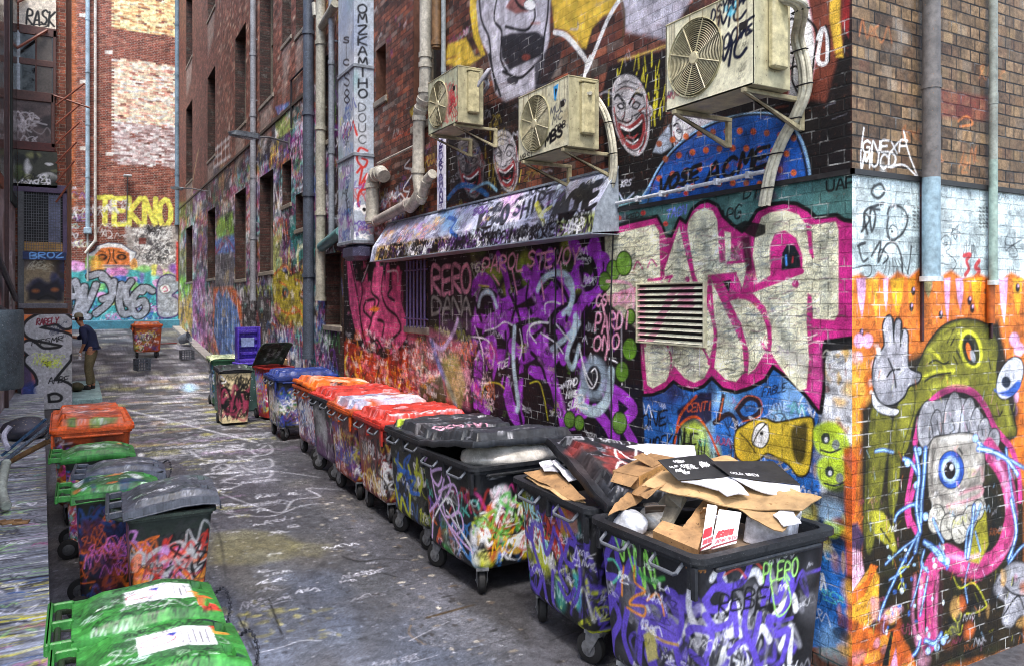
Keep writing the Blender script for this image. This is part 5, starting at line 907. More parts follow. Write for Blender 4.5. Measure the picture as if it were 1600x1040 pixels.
def four_wheel_bin(X, Y, w, l, col, lidcol, rimcol, label, seed, step, rot=0., lid='closed', zr=1.02, art=None, lidart=None, base=None, name='wheeled_bin', group='large wheeled bins in a row along the mural wall', tags_n=70, pal=PALB, z=0.):
    t = empty(name, (X, Y, z), math.radians(rot + ((seed * 37) % 7 - 3) * .45), label, 'bin', group); zb = .2
    sh, mp, fn, P = body_sheet(w, l, zb, zr, .07, step, col, .13, X, Y, seed)
    sh.blobs(0, zb, l + w, zr, 14, (.05, .2), base or ['2c3038', '3a3a44', '15161a'], .6, .5); sh.tags(0, zb + .02, l + w, zr - .12, tags_n, (.08, .26), pal, (.07, .16), a=.92, asp=2.2)
    if art: art(sh)
    sh.clutter(0, zb, l + w, zr - .05, 90, (.02, .07), .6, .75, ('8a8a90', 'c8c8cc')); sh.poly([(l + .0, 0), (l + .05, 0), (l + .05, 2), (l, 2)], h('15161a'), .45, .03); sh.grain(.08, .06)
    sh.mesh('body', mp, PBODY, t, smooth=True)
    m = plastic(rimcol)
    ring(w, l, .07, [(-.02, zr - .05), (.012, zr - .05), (.012, zr - .025), (.035, zr - .02), (.035, zr + .012), (-.02, zr + .012)]).build('rim', m, t, True)
    mb = MB(); Q = [(w / 2 + (x - w / 2) * .94, l / 2 + (y - l / 2) * .94) for x, y in rrect(w, l, .07)[:-1]]; n = len(Q); vs = [(x, y, zr) for x, y in Q] + [(w / 2 + (x - w / 2) * .9, l / 2 + (y - l / 2) * .9, .5) for x, y in Q]
    mb.add(vs, [(k, (k + 1) % n, (k + 1) % n + n, k + n) for k in range(n)] + [tuple(range(n, 2 * n))]); mb.build('inner_shell', plastic('18191b'), t)
    for a_, b_ in ((.12, .36), (.62, .86)):       # lifting handles below the rim on the alley side
        mb = MB(); mb.tube([(.0, l * a_, zr - .04), (-.05, l * a_, zr - .085), (-.055, l * a_ + .02, zr - .095), (-.055, l * b_ - .02, zr - .095), (-.05, l * b_, zr - .085), (.0, l * b_, zr - .04)], .011, 8); mb.build('handle', plain('handle_worn', h('6c7078'), .4, .3), t, True)
    for k in (.04, .5, .93):
        mb = MB(); mb.box(-.015, l * k, zr - .16, .03, l * k + .035, zr - .02, .006); mb.build('rib', m, t)
    mb = MB(); mb.box(-.02, .0, zr - .2, .0, .03, zr - .04); mb.box(w * .1, -.03, zr - .075, w * .9, .0, zr - .05, .008); mb.build('side_grip', m, t)
    for cx, cy in ((.14, .12), (.14, l - .14), (w - .16, .12), (w - .16, l - .14)):
        a = empty('castor', (cx, cy, 0), random.Random(seed * 7 + int(cx * 100 + cy * 10)).uniform(-.9, .9), parent=t)
        mb = MB(); mb.lathe([(.012, -.032), (.075, -.032), (.098, -.022), (.1, -.012), (.1, .012), (.098, .022), (.075, .032), (.012, .032)], (0, .05, .1), 'x', 22); mb.build('tyre', RUB, a, True)
        mb = MB(); mb.lathe([(.01, -.036), (.05, -.036), (.055, -.03), (.055, .03), (.05, .036), (.01, .036)], (0, .05, .1), 'x', 14); mb.build('rim', STEEL, a, True)
        mb = MB(); mb.add([(-.045, .07, .08), (-.045, .03, .08), (-.045, -.04, .2), (-.045, .06, .2), (-.038, .07, .08), (-.038, .03, .08), (-.038, -.04, .2), (-.038, .06, .2)], [(0, 1, 2, 3), (7, 6, 5, 4), (0, 4, 5, 1), (1, 5, 6, 2), (2, 6, 7, 3), (3, 7, 4, 0)]); mb.add([(.045, .07, .08), (.045, .03, .08), (.045, -.04, .2), (.045, .06, .2), (.038, .07, .08), (.038, .03, .08), (.038, -.04, .2), (.038, .06, .2)], [(0, 1, 2, 3), (7, 6, 5, 4), (0, 4, 5, 1), (1, 5, 6, 2), (2, 6, 7, 3), (3, 7, 4, 0)]); mb.box(-.05, -.05, .2, .05, .07, .225); mb.tube([(-.05, .05, .1), (.05, .05, .1)], .01, 8); mb.build('fork', STEEL, a)
    if lid:
        ls_, lm = lid_sheet(w, l, lidcol, max(step * 1.3, .012), seed + 50, lidart); ls_.tags(0, .05, w, l - .1, 12, (.04, .1), ['b8b8c0', '1c1c20', '3a3a40', lidcol], (.06, .12), a=.7); ls_.blobs(0, 0, w, l, 12, (.04, .15), ['3a2a28', lidcol, '5a4a48'], .35, .8); ls_.clutter(0, 0, w, l, 50, (.015, .05), .35, .7, ('c8c8d4', 'a8b0c0')); ls_.grain(.12, .12)
        lo = ls_.mesh('lid', lm, PBODY, t, smooth=True); lo.location = (0, 0, zr + .005)
        sm = lo.modifiers.new('thick', 'SOLIDIFY'); sm.thickness = .012; sm.offset = -1
        if lid != 'closed': lo.location = lid[0]; lo.rotation_euler = [math.radians(a) for a in lid[1]]
        mb = MB(); mb.tube([(w + .02, .1, zr + .02), (w + .02, l - .1, zr + .02)], .015, 8); mb.build('hinge', m, t, True)
    return t
# --- B1, nearest
def a1(s):
    VI = '5b45b8'; DK_ = '15151c'
    s.blobs(0, .2, 1.86, .9, 22, (.04, .13), ['3a3a44', '101014', '4a4a50', '6a6a70'], .7, .5)
    for q in ("945,835 960,822 975,840 958,870 950,900 975,910 968,935 950,940", "985,830 975,870 985,900 1000,880 1010,910 1000,950", "950,960 962,945 970,975 955,1000 950,1035", "985,960 975,1000 985,1040", "1000,950 1030,945 1050,970 1030,1000 1010,980 1000,1040", "1055,930 1070,940 1078,980 1065,1010 1045,1000", "1060,1000 1070,1050", "1020,1010 1030,1060"): s.S(q, 13, VI, .97, .8)
    s.blobs(.35, .25, .85, .8, 16, (.04, .09), [VI, '6a55c4'], .9, .25)
    for q in ("970,820 985,880 990,842 1003,905 1005,860 1018,925 1020,870 1035,925 1035,865 1042,890", "978,818 988,850", "1000,842 1012,880", "1022,862 1030,900"): s.S(q, 5, '8ad45a', .95, .5)
    for q in ("985,890 980,915 978,935", "1003,890 1002,915 1018,930 1000,938 990,950 1015,955 1012,970 985,955", "1020,945 1038,935 1046,955 1048,970"): s.S(q, 4.5, 'd88a28', .95, .4)
    s.S("960,878 970,880 978,900 965,915", 5, '5ac0a0', .8, 1); s.S("1010,900 1030,915 1050,910", 8, '4ab04a', .8, 2); s.S("1015,985 1040,1010 1070,1020", 5, 'b8902c', .9, .6); s.F("1010,1000 1030,990 1034,1040 1015,1045", 'b8b03c', .8, 2)
    WH = 'c8c8cc'
    for q in ("1100,930 1098,960 1110,990", "1120,985 1130,1000 1120,1030", "1150,950 1168,940 1172,960 1155,970", "1155,990 1175,985 1190,1010", "1200,1010 1215,980 1230,1000", "1235,960 1262,930 1272,950", "1180,900 1200,890 1210,905", "1250,1010 1265,980 1268,1030", "1130,900 1142,886 1150,905"): s.S(q, 13, WH, .9, 1.5)
    for q in ("1095,1000 1108,985 1130,990 1120,1030", "1120,935 1135,915 1155,920 1150,945 1128,950 1120,935", "1120,960 1135,980 1160,970 1165,940 1172,990", "1150,880 1142,900 1155,915 1180,905 1190,880", "1190,930 1185,980 1200,1010 1210,960", "1215,920 1240,935 1250,900 1262,910 1250,960 1225,965", "1225,970 1240,990 1262,985 1255,1030", "1160,1020 1190,1000 1210,1035", "1100,1030 1120,1040", "1222,900 1215,940"): s.S(q, 13, VI, .96, .8)
    s.T("REBEL", 1138, 955, 1244, 950, 32, 4, '14141a', .1, .5)
    s.T("PLERO", 1212, 908, 1270, 898, 28, 3.2, '9ad46a', .0, .4); s.S("1225,900 1240,960 1262,940 1250,900", 3, '9ad46a'); s.T("REBA", 1095, 894, 1120, 890, 12, 2, 'd08a3c')
    for q in ("1150,895 1170,885 1185,900", "1195,870 1210,885"): s.S(q, 4, 'c84a3a', .8)
B1 = four_wheel_bin(2.65, 2.86, 1.0, .84, '24252a', None, '24262a', 'front most black bin under the cardboard heap, violet lettering on both faces', 101, .0075, art=a1, lid=None, tags_n=60, pal=['5b45b8', '3a3a44', 'c8c8cc', '14141a', '6a6a74', '8a8a94'])
def a2(s):
    VI = '5b45b8'
    s.blobs(0, .3, .9, .95, 18, (.05, .12), ['b8c02c', 'd8d4d8', '3ab4a8', 'b8c02c', 'c84a2c'], .85, .35); s.tags(0, .55, .85, .95, 24, (.08, .16), ['5b45b8', 'a8e0e8', 'e8e8ec', 'c8342c', '14141a'], a=.95)
    for q in ("806,800 812,830 825,845 830,820 845,830", "822,830 830,870 838,900", "845,825 850,870 862,850 868,830", "870,840 880,870 872,900 885,930", "890,850 905,862 900,890 885,880 892,850", "905,860 912,900 905,940 895,955", "818,900 830,890 836,910 826,930 818,915", "840,905 845,950 852,965", "860,900 856,940 862,970", "870,920 885,945 900,930", "808,840 815,890", "880,800 890,820 905,850"): s.S(q, 10, VI, .96, .8)
    s.F("910,760 925,800 930,1000 915,1000", '14151a', .6, 3)
B2 = four_wheel_bin(2.7, 3.86, 1.0, .96, '24262a', '2c2e34', '24262a', 'second black bin from the front, violet and lime lettering, lid propped over folded cardboard', 102, .0085, art=a2, tags_n=50, rot=-1, pal=['5b45b8', '14141a', 'c8c8cc', 'b8c02c', '3a3a44'],
    lid=((.06, -.12, 1.05), (15, 9, -5)), lidart=lambda s: (s.T("FELA CHILI ONC", 80, 880, 800, 880, 60, 8, 'c8c8d0', 0, .5), s.blobs(.1, .3, .5, .7, 6, (.05, .1), ['a83a34'], .7, .4), s.scrib(.15, .25, .5, .35, .01, h('e8e8ec')), s.scrib(.3, .5, .4, .25, .01, h('e8e8ec'))))
def a3(s):
    s.blobs(0, .2, 1., .95, 18, (.05, .14), ['4a3a50', '2a3a2c', '5a5a5c', '3a4a3c', '4ab04a'], .7, .5); s.blobs(.95, .25, 1.9, .8, 44, (.03, .1), ['d8a81c', 'b82a1c', 'd8d8dc', '3a8a3c', '14141a', 'c8c82c', 'e06a1c'], .9, .3)
    for q in ("672,720 690,700 700,730 690,760 680,740 700,735 710,760 700,780", "680,730 685,780 700,820 720,860", "690,770 715,760 720,800 700,810 695,790", "700,820 730,860 745,870", "672,800 690,780 700,750", "680,790 672,840", "715,830 708,810 722,805 726,830 716,838"): s.S(q, 5, 'c8a8d8', .95, .6)
    for q in ("675,815 705,780 720,830 742,870", "700,800 740,860"): s.S(q, 4, 'd8d8dc', .9)
    s.tags(.95, .25, 1.8, .8, 34, (.08, .2), ['d8a81c', 'd8d8dc', 'b82a1c', '14141a', '5ac04a'], (.1, .18), a=.95)
B3 = four_wheel_bin(2.6, 5.24, 1.0, .98, '26282c', '3c4046', '24262a', 'third bin from the front, black, a clear rubbish bag pushing up its lid', 103, .0095, art=a3, rot=2, lid=((.02, .02, 1.19), (-8, 2, 0)), tags_n=40)
def a4(s):
    for q in ("615,760 620,800 625,780 635,810 640,770", "640,730 648,760 655,720", "612,830 618,880 628,830 640,890 645,830 655,880 662,840", "618,720 630,735 620,750", "650,740 662,750 655,775"): s.S(q, 8, 'b4bc2c', .95, 1)
    for q in ("620,720 635,745 650,750 640,770 655,775", "622,735 640,740"): s.S(q, 7, '2c6ac8', .95, .8)
B4 = four_wheel_bin(2.68, 6.4, 1.0, .92, '3a3e38', '3a3e44', '2a2c30', 'fourth bin from the front, closed black lid, yellow and blue lettering on dark sides', 104, .011, art=a4, tags_n=30, pal=['b4bc2c', '2c6ac8', '5a6a5a', '4a4a3c', 'd8d8dc'], lidart=lambda s: (s.T("GRAVN", 150, 200, 700, 200, 110, 14, 'e8a8c0', 0, .4), s.blobs(.02, .75, .12, .9, 4, (.03, .06), ['b8d43c'], .9, .2)))
four_wheel_bin(2.66, 7.42, 1.0, .93, 'a02c24', 'c2382c', 'b4342c', 'fifth bin from the front, bright red lid and rim, grey and white tags', 105, .012, rot=1, tags_n=90, pal=['c8c8cc', '8a3a34', '5a5a60', 'd8b83c', '24242a', 'e8e8ec'], base=['4a4448', '5a3a38', '8a8a8c', '3a3a40'], lidart=lambda s: (s.T("FDWOEONE", 100, 160, 900, 160, 70, 10, 'e8e8ec', 0, .4)))
four_wheel_bin(2.66, 8.46, 1.0, .93, 'b04a20', 'b4542c', 'c8541c', 'sixth bin from the front, orange rim and a lid smeared with white paint', 106, .013, tags_n=100, pal=['d8d8e0', '8a3a9c', '3a4ab0', '24242a', 'c8b83c'], base=['4a4458', '3a3a60', '5a3a5a'], lidart=lambda s: s.blobs(.1, .1, .9, .8, 20, (.05, .2), ['c8ccd8', 'a8b0c8', '8a9ab8', 'e0e0e8'], .9, .4))
four_wheel_bin(2.74, 9.52, 1.0, 1.0, '34383c', 'c03a30', '2c3038', 'seventh bin from the front, red lid on a dark body with a grey painted oval', 107, .014, tags_n=40, pal=['9a9aa0', '8a3a6c', '5a3a5a', 'c8c8cc'], art=lambda s: (s.blobs(.3, .4, .6, .9, 6, (.1, .2), ['8a9094', 'a8acb0', '7a2c5a'], .8, .4), s.blobs(0, .2, 1, .4, 6, (.1, .2), ['6a3a78'], .7, .5)))
four_wheel_bin(2.84, 10.75, 1.0, 1.05, 'b8481c', 'd8641e', 'd8581c', 'eighth bin from the front, orange all over with a raised orange lid', 108, .014, tags_n=110, pal=['d8d8e0', '3a4a9c', '24242a', '7a3a8c', 'e8e8ec', '3a7ac0'], base=['5a5a70', '4a3a50'], lid=((.0, .0, 1.05), (2, 6, 0)), lidart=lambda s: (s.blobs(.1, .3, .9, .9, 10, (.05, .18), ['e8c8b8', 'e88a4c'], .6, .4), s.T("SD.", 250, 180, 550, 180, 110, 26, '14141a', 0, .1)))
four_wheel_bin(2.75, 12.7, 1.0, .95, '343c44', '263c86', '22387e', 'blue lidded bin with a cream and black tagged front, past the orange bins', 109, .015, tags_n=120, pal=['1c1c24', 'c8b88c', '2c4cb8', '7a3a6c', 'd8d8e0', '3a8a5c'], base=['c8b88c', '2a2a34', 'b8a87c', '24306c'], name='wheeled_bin')
four_wheel_bin(1.45, 27.4, .86, .7, 'b8501c', 'd86a24', 'd8581c', 'orange bin standing alone in the middle of the alley near the end wall', 110, .02, tags_n=60, pal=['1c1c20', 'd8c83c', '3a8a3c', 'b83c5c', 'e8e8ec', '3a4ab0'], base=['e0a03c', '3a2a2c', 'c8602c'], zr=1.05, z=gz(27.4), group='other four wheeled bins')
o_ = four_wheel_bin(-.24, 8.95, .7, 1.5, 'b04a1c', 'd0581c', 'd8581c', 'left side orange bin with a flat battered lid beside the ledge', 111, .012, tags_n=50, zr=.98, group='other four wheeled bins', lidart=lambda s: (s.blobs(.05, .3, .6, 1.2, 14, (.05, .16), ['d8d8e0', 'c8705a', 'e0a08c', '8a3a2c'], .7, .5), s.blobs(.1, .05, .5, .12, 5, (.04, .09), ['5a9a2c', '1c2a1c'], .9, .3), s.stroke([(.05, 1.2), (.55, .3)], .02, h('9a3c14'), .9)))

# ------------------------------------------------------------------ two-wheeled bins
def wheelie(X, Y, rz, body, lidc, label, seed, step=.011, lid_rot=(0, 0, 0), lid_dz=0., lidart=None, art=None, hgt=1.0, group='two wheeled bins', pal=PALB, z=0., handle=True, scale=1., chain=False, name='wheelie_bin'):
    """x = depth (hinge at 0, front at d), y = width"""
    d, w = .6, .56; t = empty(name, (X, Y, z), rz, label, 'bin', group); t.scale = (scale if X > 1 else .87,) * 3
    fn, P = outline_fn(d, w, .05); zb, zr = .05, hgt
    sh = Sheet(list(np.arange(0, P, step)) + [P], np.arange(zb, zr, step), h(body), seed=seed, px=lambda x, y: (x / 1000., 1. - y / 1000.))
    sh.tags(0, .1, 1.3, .97, 110, (.07, .22), pal, (.07, .15), a=.92); 
    if art: art(sh)
    sh.grain(.08, .06)
    def mp(U, V): x, y = fn(U); f = 1 - .2 * (1 - (V - zb) / (zr - zb)); return ((x - d * .35) * f + d * .35, (y - w / 2) * f + w / 2, V)
    sh.mesh('body', mp, PBODY, t, smooth=True); m = plastic(body if body != 'c8b890' else '24262a')
    ring(d, w, .05, [(-.015, zr - .04), (.006, zr - .04), (.006, zr - .02), (.03, zr - .015), (.03, zr + .01), (-.015, zr + .01)]).build('rim', m, t, True)
    mb = MB(); mb.box(.03, .03, .82, d - .03, w - .03, .85, .01); mb.build('contents', plain('rubbish_dark', h('3a3632')), t)
    for s_ in (-1, 1):
        wo = empty('wheel', (.03, w / 2 + s_ * (w / 2 - .05), .1), parent=t)
        mb = MB(); mb.lathe([(.02, -.028), (.07, -.028), (.098, -.02), (.1, 0), (.098, .02), (.07, .028), (.02, .028)], (0, 0, 0), 'y', 24); mb.build('tyre', RUB, wo, True)
        mb = MB(); mb.lathe([(.01, -.034), (.045, -.034), (.06, -.026), (.06, .026), (.045, .034), (.01, .034)], (0, 0, 0), 'y', 16); mb.build('hub', plain('hub_grey', h('4a4c50')), wo, True)
    mb = MB(); mb.tube([(.03, .04, .1), (.03, w - .04, .1)], .011, 8); mb.build('axle', STEEL, t, True)
    mb = MB(); mb.tube([(.02, .02, zr - .02), (-.06, .02, zr + .0), (-.1, .05, zr + .01), (-.1, w - .05, zr + .01), (-.06, w - .02, zr + .0), (.02, w - .02, zr - .02)], .016, 8); mb.tube([(.02, w / 2, zr - .02), (-.1, w / 2, zr + .01)], .013, 8); mb.build('handle', m, t, True)
    # lid, hinged at x = 0
    lx0, lx1 = -.04, d + .06
    ls_ = Sheet(np.arange(lx0, lx1, step), np.arange(-.035, w + .035, step), h(lidc), seed=seed + 9, px=lambda x, y: (x / 1000., y / 1000.))
    ls_.tags(0, .05, d, w - .08, 34, (.04, .11), ['c8c8cc', '1c1c20', '1c2a20', lidc, '24402c'], (.04, .09), a=.75); ls_.blobs(0, 0, d, w, 12, (.04, .12), [lidc, '5a7a60', '24342a'], .45, .6)
    if lidart: lidart(ls_)
    ls_.clutter(0, 0, d, w, 46, (.012, .05), .5, .75, ('c8d4dc', '24402c', 'a8c8a8')); ls_.grain(.12, .12)
    def lm(U, V):
        e = np.minimum(V + .035, w + .035 - V); a = np.clip((e - .045) / .05, 0, 1); a = a * a * (3 - 2 * a); x = (U - lx0) / (lx1 - lx0)
        prof = np.interp(x, [0, .05, .12, .2, .62, .8, .9, 1.], [.015, .02, .045, .065, .085, .06, .035, .0]); side = np.interp(x, [0, .6, .8, 1], [.012, .03, .018, -.01])
        z = side + (prof - side) * a + .004 * np.sin(U * 17 + seed) * np.cos(V * 13 + seed); z = np.where(e < .012, z - .05, z); z = np.where(x > .985, z - .04, z)
        for yc in (.25, .75): z = z - .03 * ((np.abs(V / w - yc) < .1) & (np.abs(x - .86) < .035))
        return (U, V, z)
    lo = ls_.mesh('lid', lm, PBODY, t, smooth=True); lo.location = (0, 0, zr + .02 + lid_dz); lo.rotation_euler = [math.radians(a) for a in lid_rot]
    sm = lo.modifiers.new('thick', 'SOLIDIFY'); sm.thickness = .01; sm.offset = -1
    if handle:      # hinge lugs: the ladder-like grip of the lid
        lm_ = plastic(lidc); mb = MB()
        for yy in (.0, w / 2 - .012, w - .025): mb.box(-.13, yy, -.02, -.03, yy + .025, .03, .006)
        mb.box(-.15, -.01, -.03, -.125, w + .01, .035, .008); mb.build('lid_grip', lm_, lo)
    if chain:
        mb = MB(); P_ = [(d + .05, w * .75, zr), (d + .1, w * .7, zr + .03), (d + .12, w * .55, zr - .03), (d + .1, w * .45, zr - .1), (d + .08, w * .4, zr - .2)]; Q = catmull(P_, 7)
        for i in range(len(Q) - 1):
            c = (Q[i] + Q[i + 1]) / 2; dx = (Q[i + 1] - Q[i]) * .8; n_ = (.008, 0, 0) if i % 2 else (0, .008, .004); n_ = np.array(n_)
            mb.tube([c - dx / 2 - n_, c + dx / 2 - n_, c + dx / 2 + n_, c - dx / 2 + n_, c - dx / 2 - n_], .0032, 5)
        mb.build('lock_chain', plain('chain_dark', h('3a3c44'), .35, .8), t)
    return t
def sticker(s):
    W_ = 'd8d6dc'
    s.poly([(.2, .2), (.52, .2), (.52, .42), (.2, .42)], h(W_), 1); s.stroke([(.28 + .075 * math.cos(t), .31 + .05 * math.sin(t)) for t in np.linspace(0, 6.28, 24)], .007, h('c8303c')); s.poly([(.35, .33), (.31, .38), (.37, .37)], h('2c3c9c'))
    for k in range(5): s.stroke([(.385 + .026 * k, .23), (.385 + .026 * k, .38 - .03 * (k % 2))], .008 if k > 2 else .004, h('3a3a48'))
    s.scrib(.06, .02, .4, .1, .006, h('14141a')); s.scrib(.15, .44, .4, .07, .006, h('14141a')); s.blobs(.52, .1, .62, .5, 5, (.02, .04), ['c8342c', 'd87a2c', '1c2a3c'], .9, .2)
GRN = '3c8c3c'
wheelie(.02, 3.06, 0, '26301f', GRN, 'front left green lidded bin with a white round-marked sticker, nearest of all', 201, .009, lidart=sticker, chain=True, pal=['3a5a2c', 'c8c8cc', '1c1c20'], z=-.0)
wheelie(.0, 3.62, 0, '26301f', GRN, 'second green lidded bin from the front, white sticker and a red patch on the lid', 202, .0095, lidart=lambda s: (sticker(s), s.poly([(.55, .04), (.64, .06), (.62, .14), (.53, .12)], h('c03a30'), .95)), chain=True, pal=['3a5a2c', 'c8c8cc', '1c1c20'])
BCOL = ['e06a1c', 'c83428', 'b87ab8', '14141a', 'a8a8a8', '3a3a3c', 'd88a2c']
wheelie(.27, 5.62, 0, '2c3830', '565a64', 'green rimmed bin with its grey lid ajar, black, red and orange tags on the front', 203, .0095, lid_rot=(3, -6, -2), lid_dz=.02, pal=BCOL, art=lambda s: (s.blobs(.6, .3, 1.3, .8, 14, (.04, .12), ['a83428', '14141a', '2c3430', '5a5a5c'], .8, .3), s.stroke([(.95, .35), (1.08, .72)], .05, h('a8a8a4')), s.stroke([(.82, .3), (.78, .45), (.88, .5)], .03, h('a8a8a4')), s.tags(.6, .25, 1.2, .85, 20, (.1, .25), BCOL, (.1, .2)), s.tags(.6, .2, 1.2, .85, 12, (.08, .2), ['d86ac0', '1c1c20', 'c83428'], (.05, .08))))
PUR = ['c86ad0', 'e07ad8', '14141a', 'd06ac0', 'e06a1c']
wheelie(-.03, 6.3, 0, '24301c', GRN, 'green lidded bin with pink tags on blue, orange and white smears on its lid', 204, .0105, pal=['1c1c24', '24488c', '5a1c34', 'e06a1c'], art=lambda s: (s.blobs(.6, .2, 1.3, .8, 10, (.08, .16), ['24488c', '1c2a5c', '5a1c34'], .85, .4), s.tags(.6, .3, 1.1, .85, 15, (.06, .13), PUR, (.05, .08))), lidart=lambda s: s.blobs(.0, .05, .5, .5, 14, (.03, .09), ['d87a3c', 'c8d4e8', '1c3a6c', 'e06a1c', 'e8e8f0'], .8, .3))
wheelie(.06, 7.02, 0, '23262a', '565c6a', 'bin with a battered grey lid between two green lidded bins', 205, .011, lid_rot=(-1, 2, -3), chain=True)
wheelie(-.12, 7.85, 0, '23301c', GRN, 'green lidded bin just in front of the left orange bin', 206, .012, lidart=lambda s: s.blobs(.05, .1, .55, .5, 12, (.03, .08), ['3a3a40', '24402c', 'd87a3c', 'b8c8b8'], .7, .4))
wheelie(2.2, 15.35, math.radians(-90), 'c8b890', '3a3c42', 'cream panelled bin covered in black brush tags, standing alone ahead of the blue bin', 207, .013, pal=['14141a', '1c1c20', 'b84a6c', 'e8e8ec', '1c1c24'], art=lambda s: s.tags(0, .1, 2.3, .95, 60, (.12, .3), ['14141a', '1c1c20', 'a83a5c'], (.12, .2)))
wheelie(2.45, 18.2, math.radians(-90), '3a6a4a', 'a8b08c', 'green bin with a paint spattered lid behind the cream and black bin', 208, .02, pal=['d8d8dc', '2a5ab0', '1c1c20'])
wheelie(2.95, 15.6, math.radians(-80), 'a02c28', '4a5650', 'dark red bin with its lid flipped half open behind the blue bin', 209, .02, lid_rot=(0, -42, 0), lid_dz=.02)
# ================================================================== fixtures on the corner building
def mm_sheet(w, hgt, step, col, seed=1): return Sheet(np.arange(0, w + step, step), np.arange(0, hgt + step, step), h(col), px=lambda x, y: (x / 1000., hgt - y / 1000.), seed=seed)
ENAM = plain('enamel_painted', h('c8c4a8'), .4, paint=True, nscale=18, lo=.7, hi=1.15); CREAM = plain('enamel_cream', h('bdb692'), .42, nscale=12, lo=.55, hi=1.15, speck=h('5a4630')); DARKM = plain('fan_dark', h('2a2824'), .5)
def ac_unit(Y0, Y1, z0, z1, label, art, seed, pipes=True, col='cdc9ad'):
    XF, D = 3.3, .29; w, H_ = Y1 - Y0, z1 - z0; t = empty('air_conditioner', (XF, Y0, z0), 0, label, 'air conditioner', 'outdoor air conditioning units bolted to the mural wall')
    sh = mm_sheet(w, H_, .0065, col, seed)
    # art is drawn in mm, x from the far end (left in the photo)
    sh.blobs(0, 0, w, H_, 16, (.02, .1), ['a8a080', '8f8a6c', 'b8b498', '9a8a60'], .4, .8); art(sh); sh.drips(0, w, H_, 16, .3, .006, ['7a5a34', '8a7450', '5a4a34']); sh.clutter(w * .6, .02, w, H_, 10, (.01, .03), .8, .7); sh.grain(.05, .04); cx, cy, R_ = w * .36, H_ * .5, H_ * .42     # fan opening in sheet coordinates (from far end)
    U, V = np.meshgrid((sh.u[1:] + sh.u[:-1]) / 2, (sh.v[1:] + sh.v[:-1]) / 2)
    o = sh.mesh('front_panel', lambda U, V: (0 * U, w - U, V), ENAM, t)
    import bmesh
    bm = bmesh.new(); bm.from_mesh(o.data); bmesh.ops.delete(bm, geom=[f for f in bm.faces if (f.calc_center_median().y - (w - cx)) ** 2 + (f.calc_center_median().z - cy) ** 2 < R_ ** 2], context='FACES'); bm.to_mesh(o.data); bm.free()
    mb = MB(); mb.box(.0, -.001, -.001, D, 0.012, H_, .003) ; mb.box(.0, w - .012, 0, D, w, H_, .003); mb.box(-.004, -.004, H_, D, w + .004, H_ + .012, .004); mb.box(0, .012, 0, D, w - .012, .01); mb.box(D - .01, .012, .01, D, w - .012, H_); mb.build('casing', CREAM, t)
    mb = MB(); mb.lathe([(R_ * 1.04, -.012), (R_ * 1.04, .0), (R_ * .97, .03), (R_ * .93, .03), (R_ * .97, -.012)], (0, w - cx, cy), 'x', 40); mb.v = [(x, y, z) for x, y, z in mb.v]
    fr_ = MB(); n = 40; P_ = [(R_ * 1.03, -.012), (R_ * 1.03, .004), (R_ * .96, .06), (R_ * .95, -.004)]; vs = []; fs = []
    for r, a in P_:
        for k in range(n): th = 2 * math.pi * k / n; vs.append((a, w - cx + r * math.cos(th), cy + r * math.sin(th)))
    for i in range(3):
        for k in range(n): k2 = (k + 1) % n; fs.append((i * n + k, i * n + k2, (i + 1) * n + k2, (i + 1) * n + k))
    fr_.add(vs, fs); fr_.build('fan_surround', CREAM, t, True)
    mb = MB()
    for r in np.linspace(R_ * .18, R_ * .95, 15):
        mb.tube([(-.006, w - cx + r * math.cos(a), cy + r * math.sin(a)) for a in np.linspace(0, 2 * math.pi, 33)], .0026, 5, False)
    for k in range(8): a = math.pi / 4 * k + .35; mb.tube([(-.009, w - cx + R_ * .1 * math.cos(a), cy + R_ * .1 * math.sin(a)), (-.009, w - cx + R_ * math.cos(a), cy + R_ * math.sin(a))], .0042, 5)
    mb.lathe([(.001, -.02), (R_ * .15, -.018), (R_ * .17, -.008), (R_ * .17, .0)], (0, w - cx, cy), 'x', 20); mb.build('grille', plain('grille_cream', h('b8b090'), .4), t, True)
    mb = MB(); mb.lathe([(R_ * 1., .1), (R_ * 1., .11)], (0, w - cx, cy), 'x', 30); mb.build('shroud', DARKM, t)
    mb = MB(); mb.lathe([(.001, .03), (.04, .04), (.05, .09)], (0, w - cx, cy), 'x', 14)
    for k in range(3):
        vs = []
        for r in (.04, R_ * .55, R_ * .9):
            for dd in (-.5, .5): a = 2.094 * k + dd * (.9 if r > .1 else .5) + r * 1.4; vs.append((.06 + dd * .045, w - cx + r * math.cos(a), cy + r * math.sin(a)))
        mb.add(vs, [(0, 1, 3, 2), (2, 3, 5, 4)])
    mb.build('fan', plain('fan_grey', h('6a6456'), .4), t)
    mb = MB(); mb.box(D * .35, -.05, .1, D * .78, .0, H_ * .93, .012); mb.box(D * .33, -.055, H_ * .93, D * .8, .0, H_ * .96, .004); mb.build('valve_cover', plain('enamel_old', h('b9b088'), .45, lo=.7), t)
    mb = MB(); mb.box(-.002, .06, H_ * .6, .0015, .11, H_ * .68); mb.box(-.0025, .068, H_ * .615, .001, .102, H_ * .645); mb.build('badge', plain('badge_dark', h('2c2a26')), t)
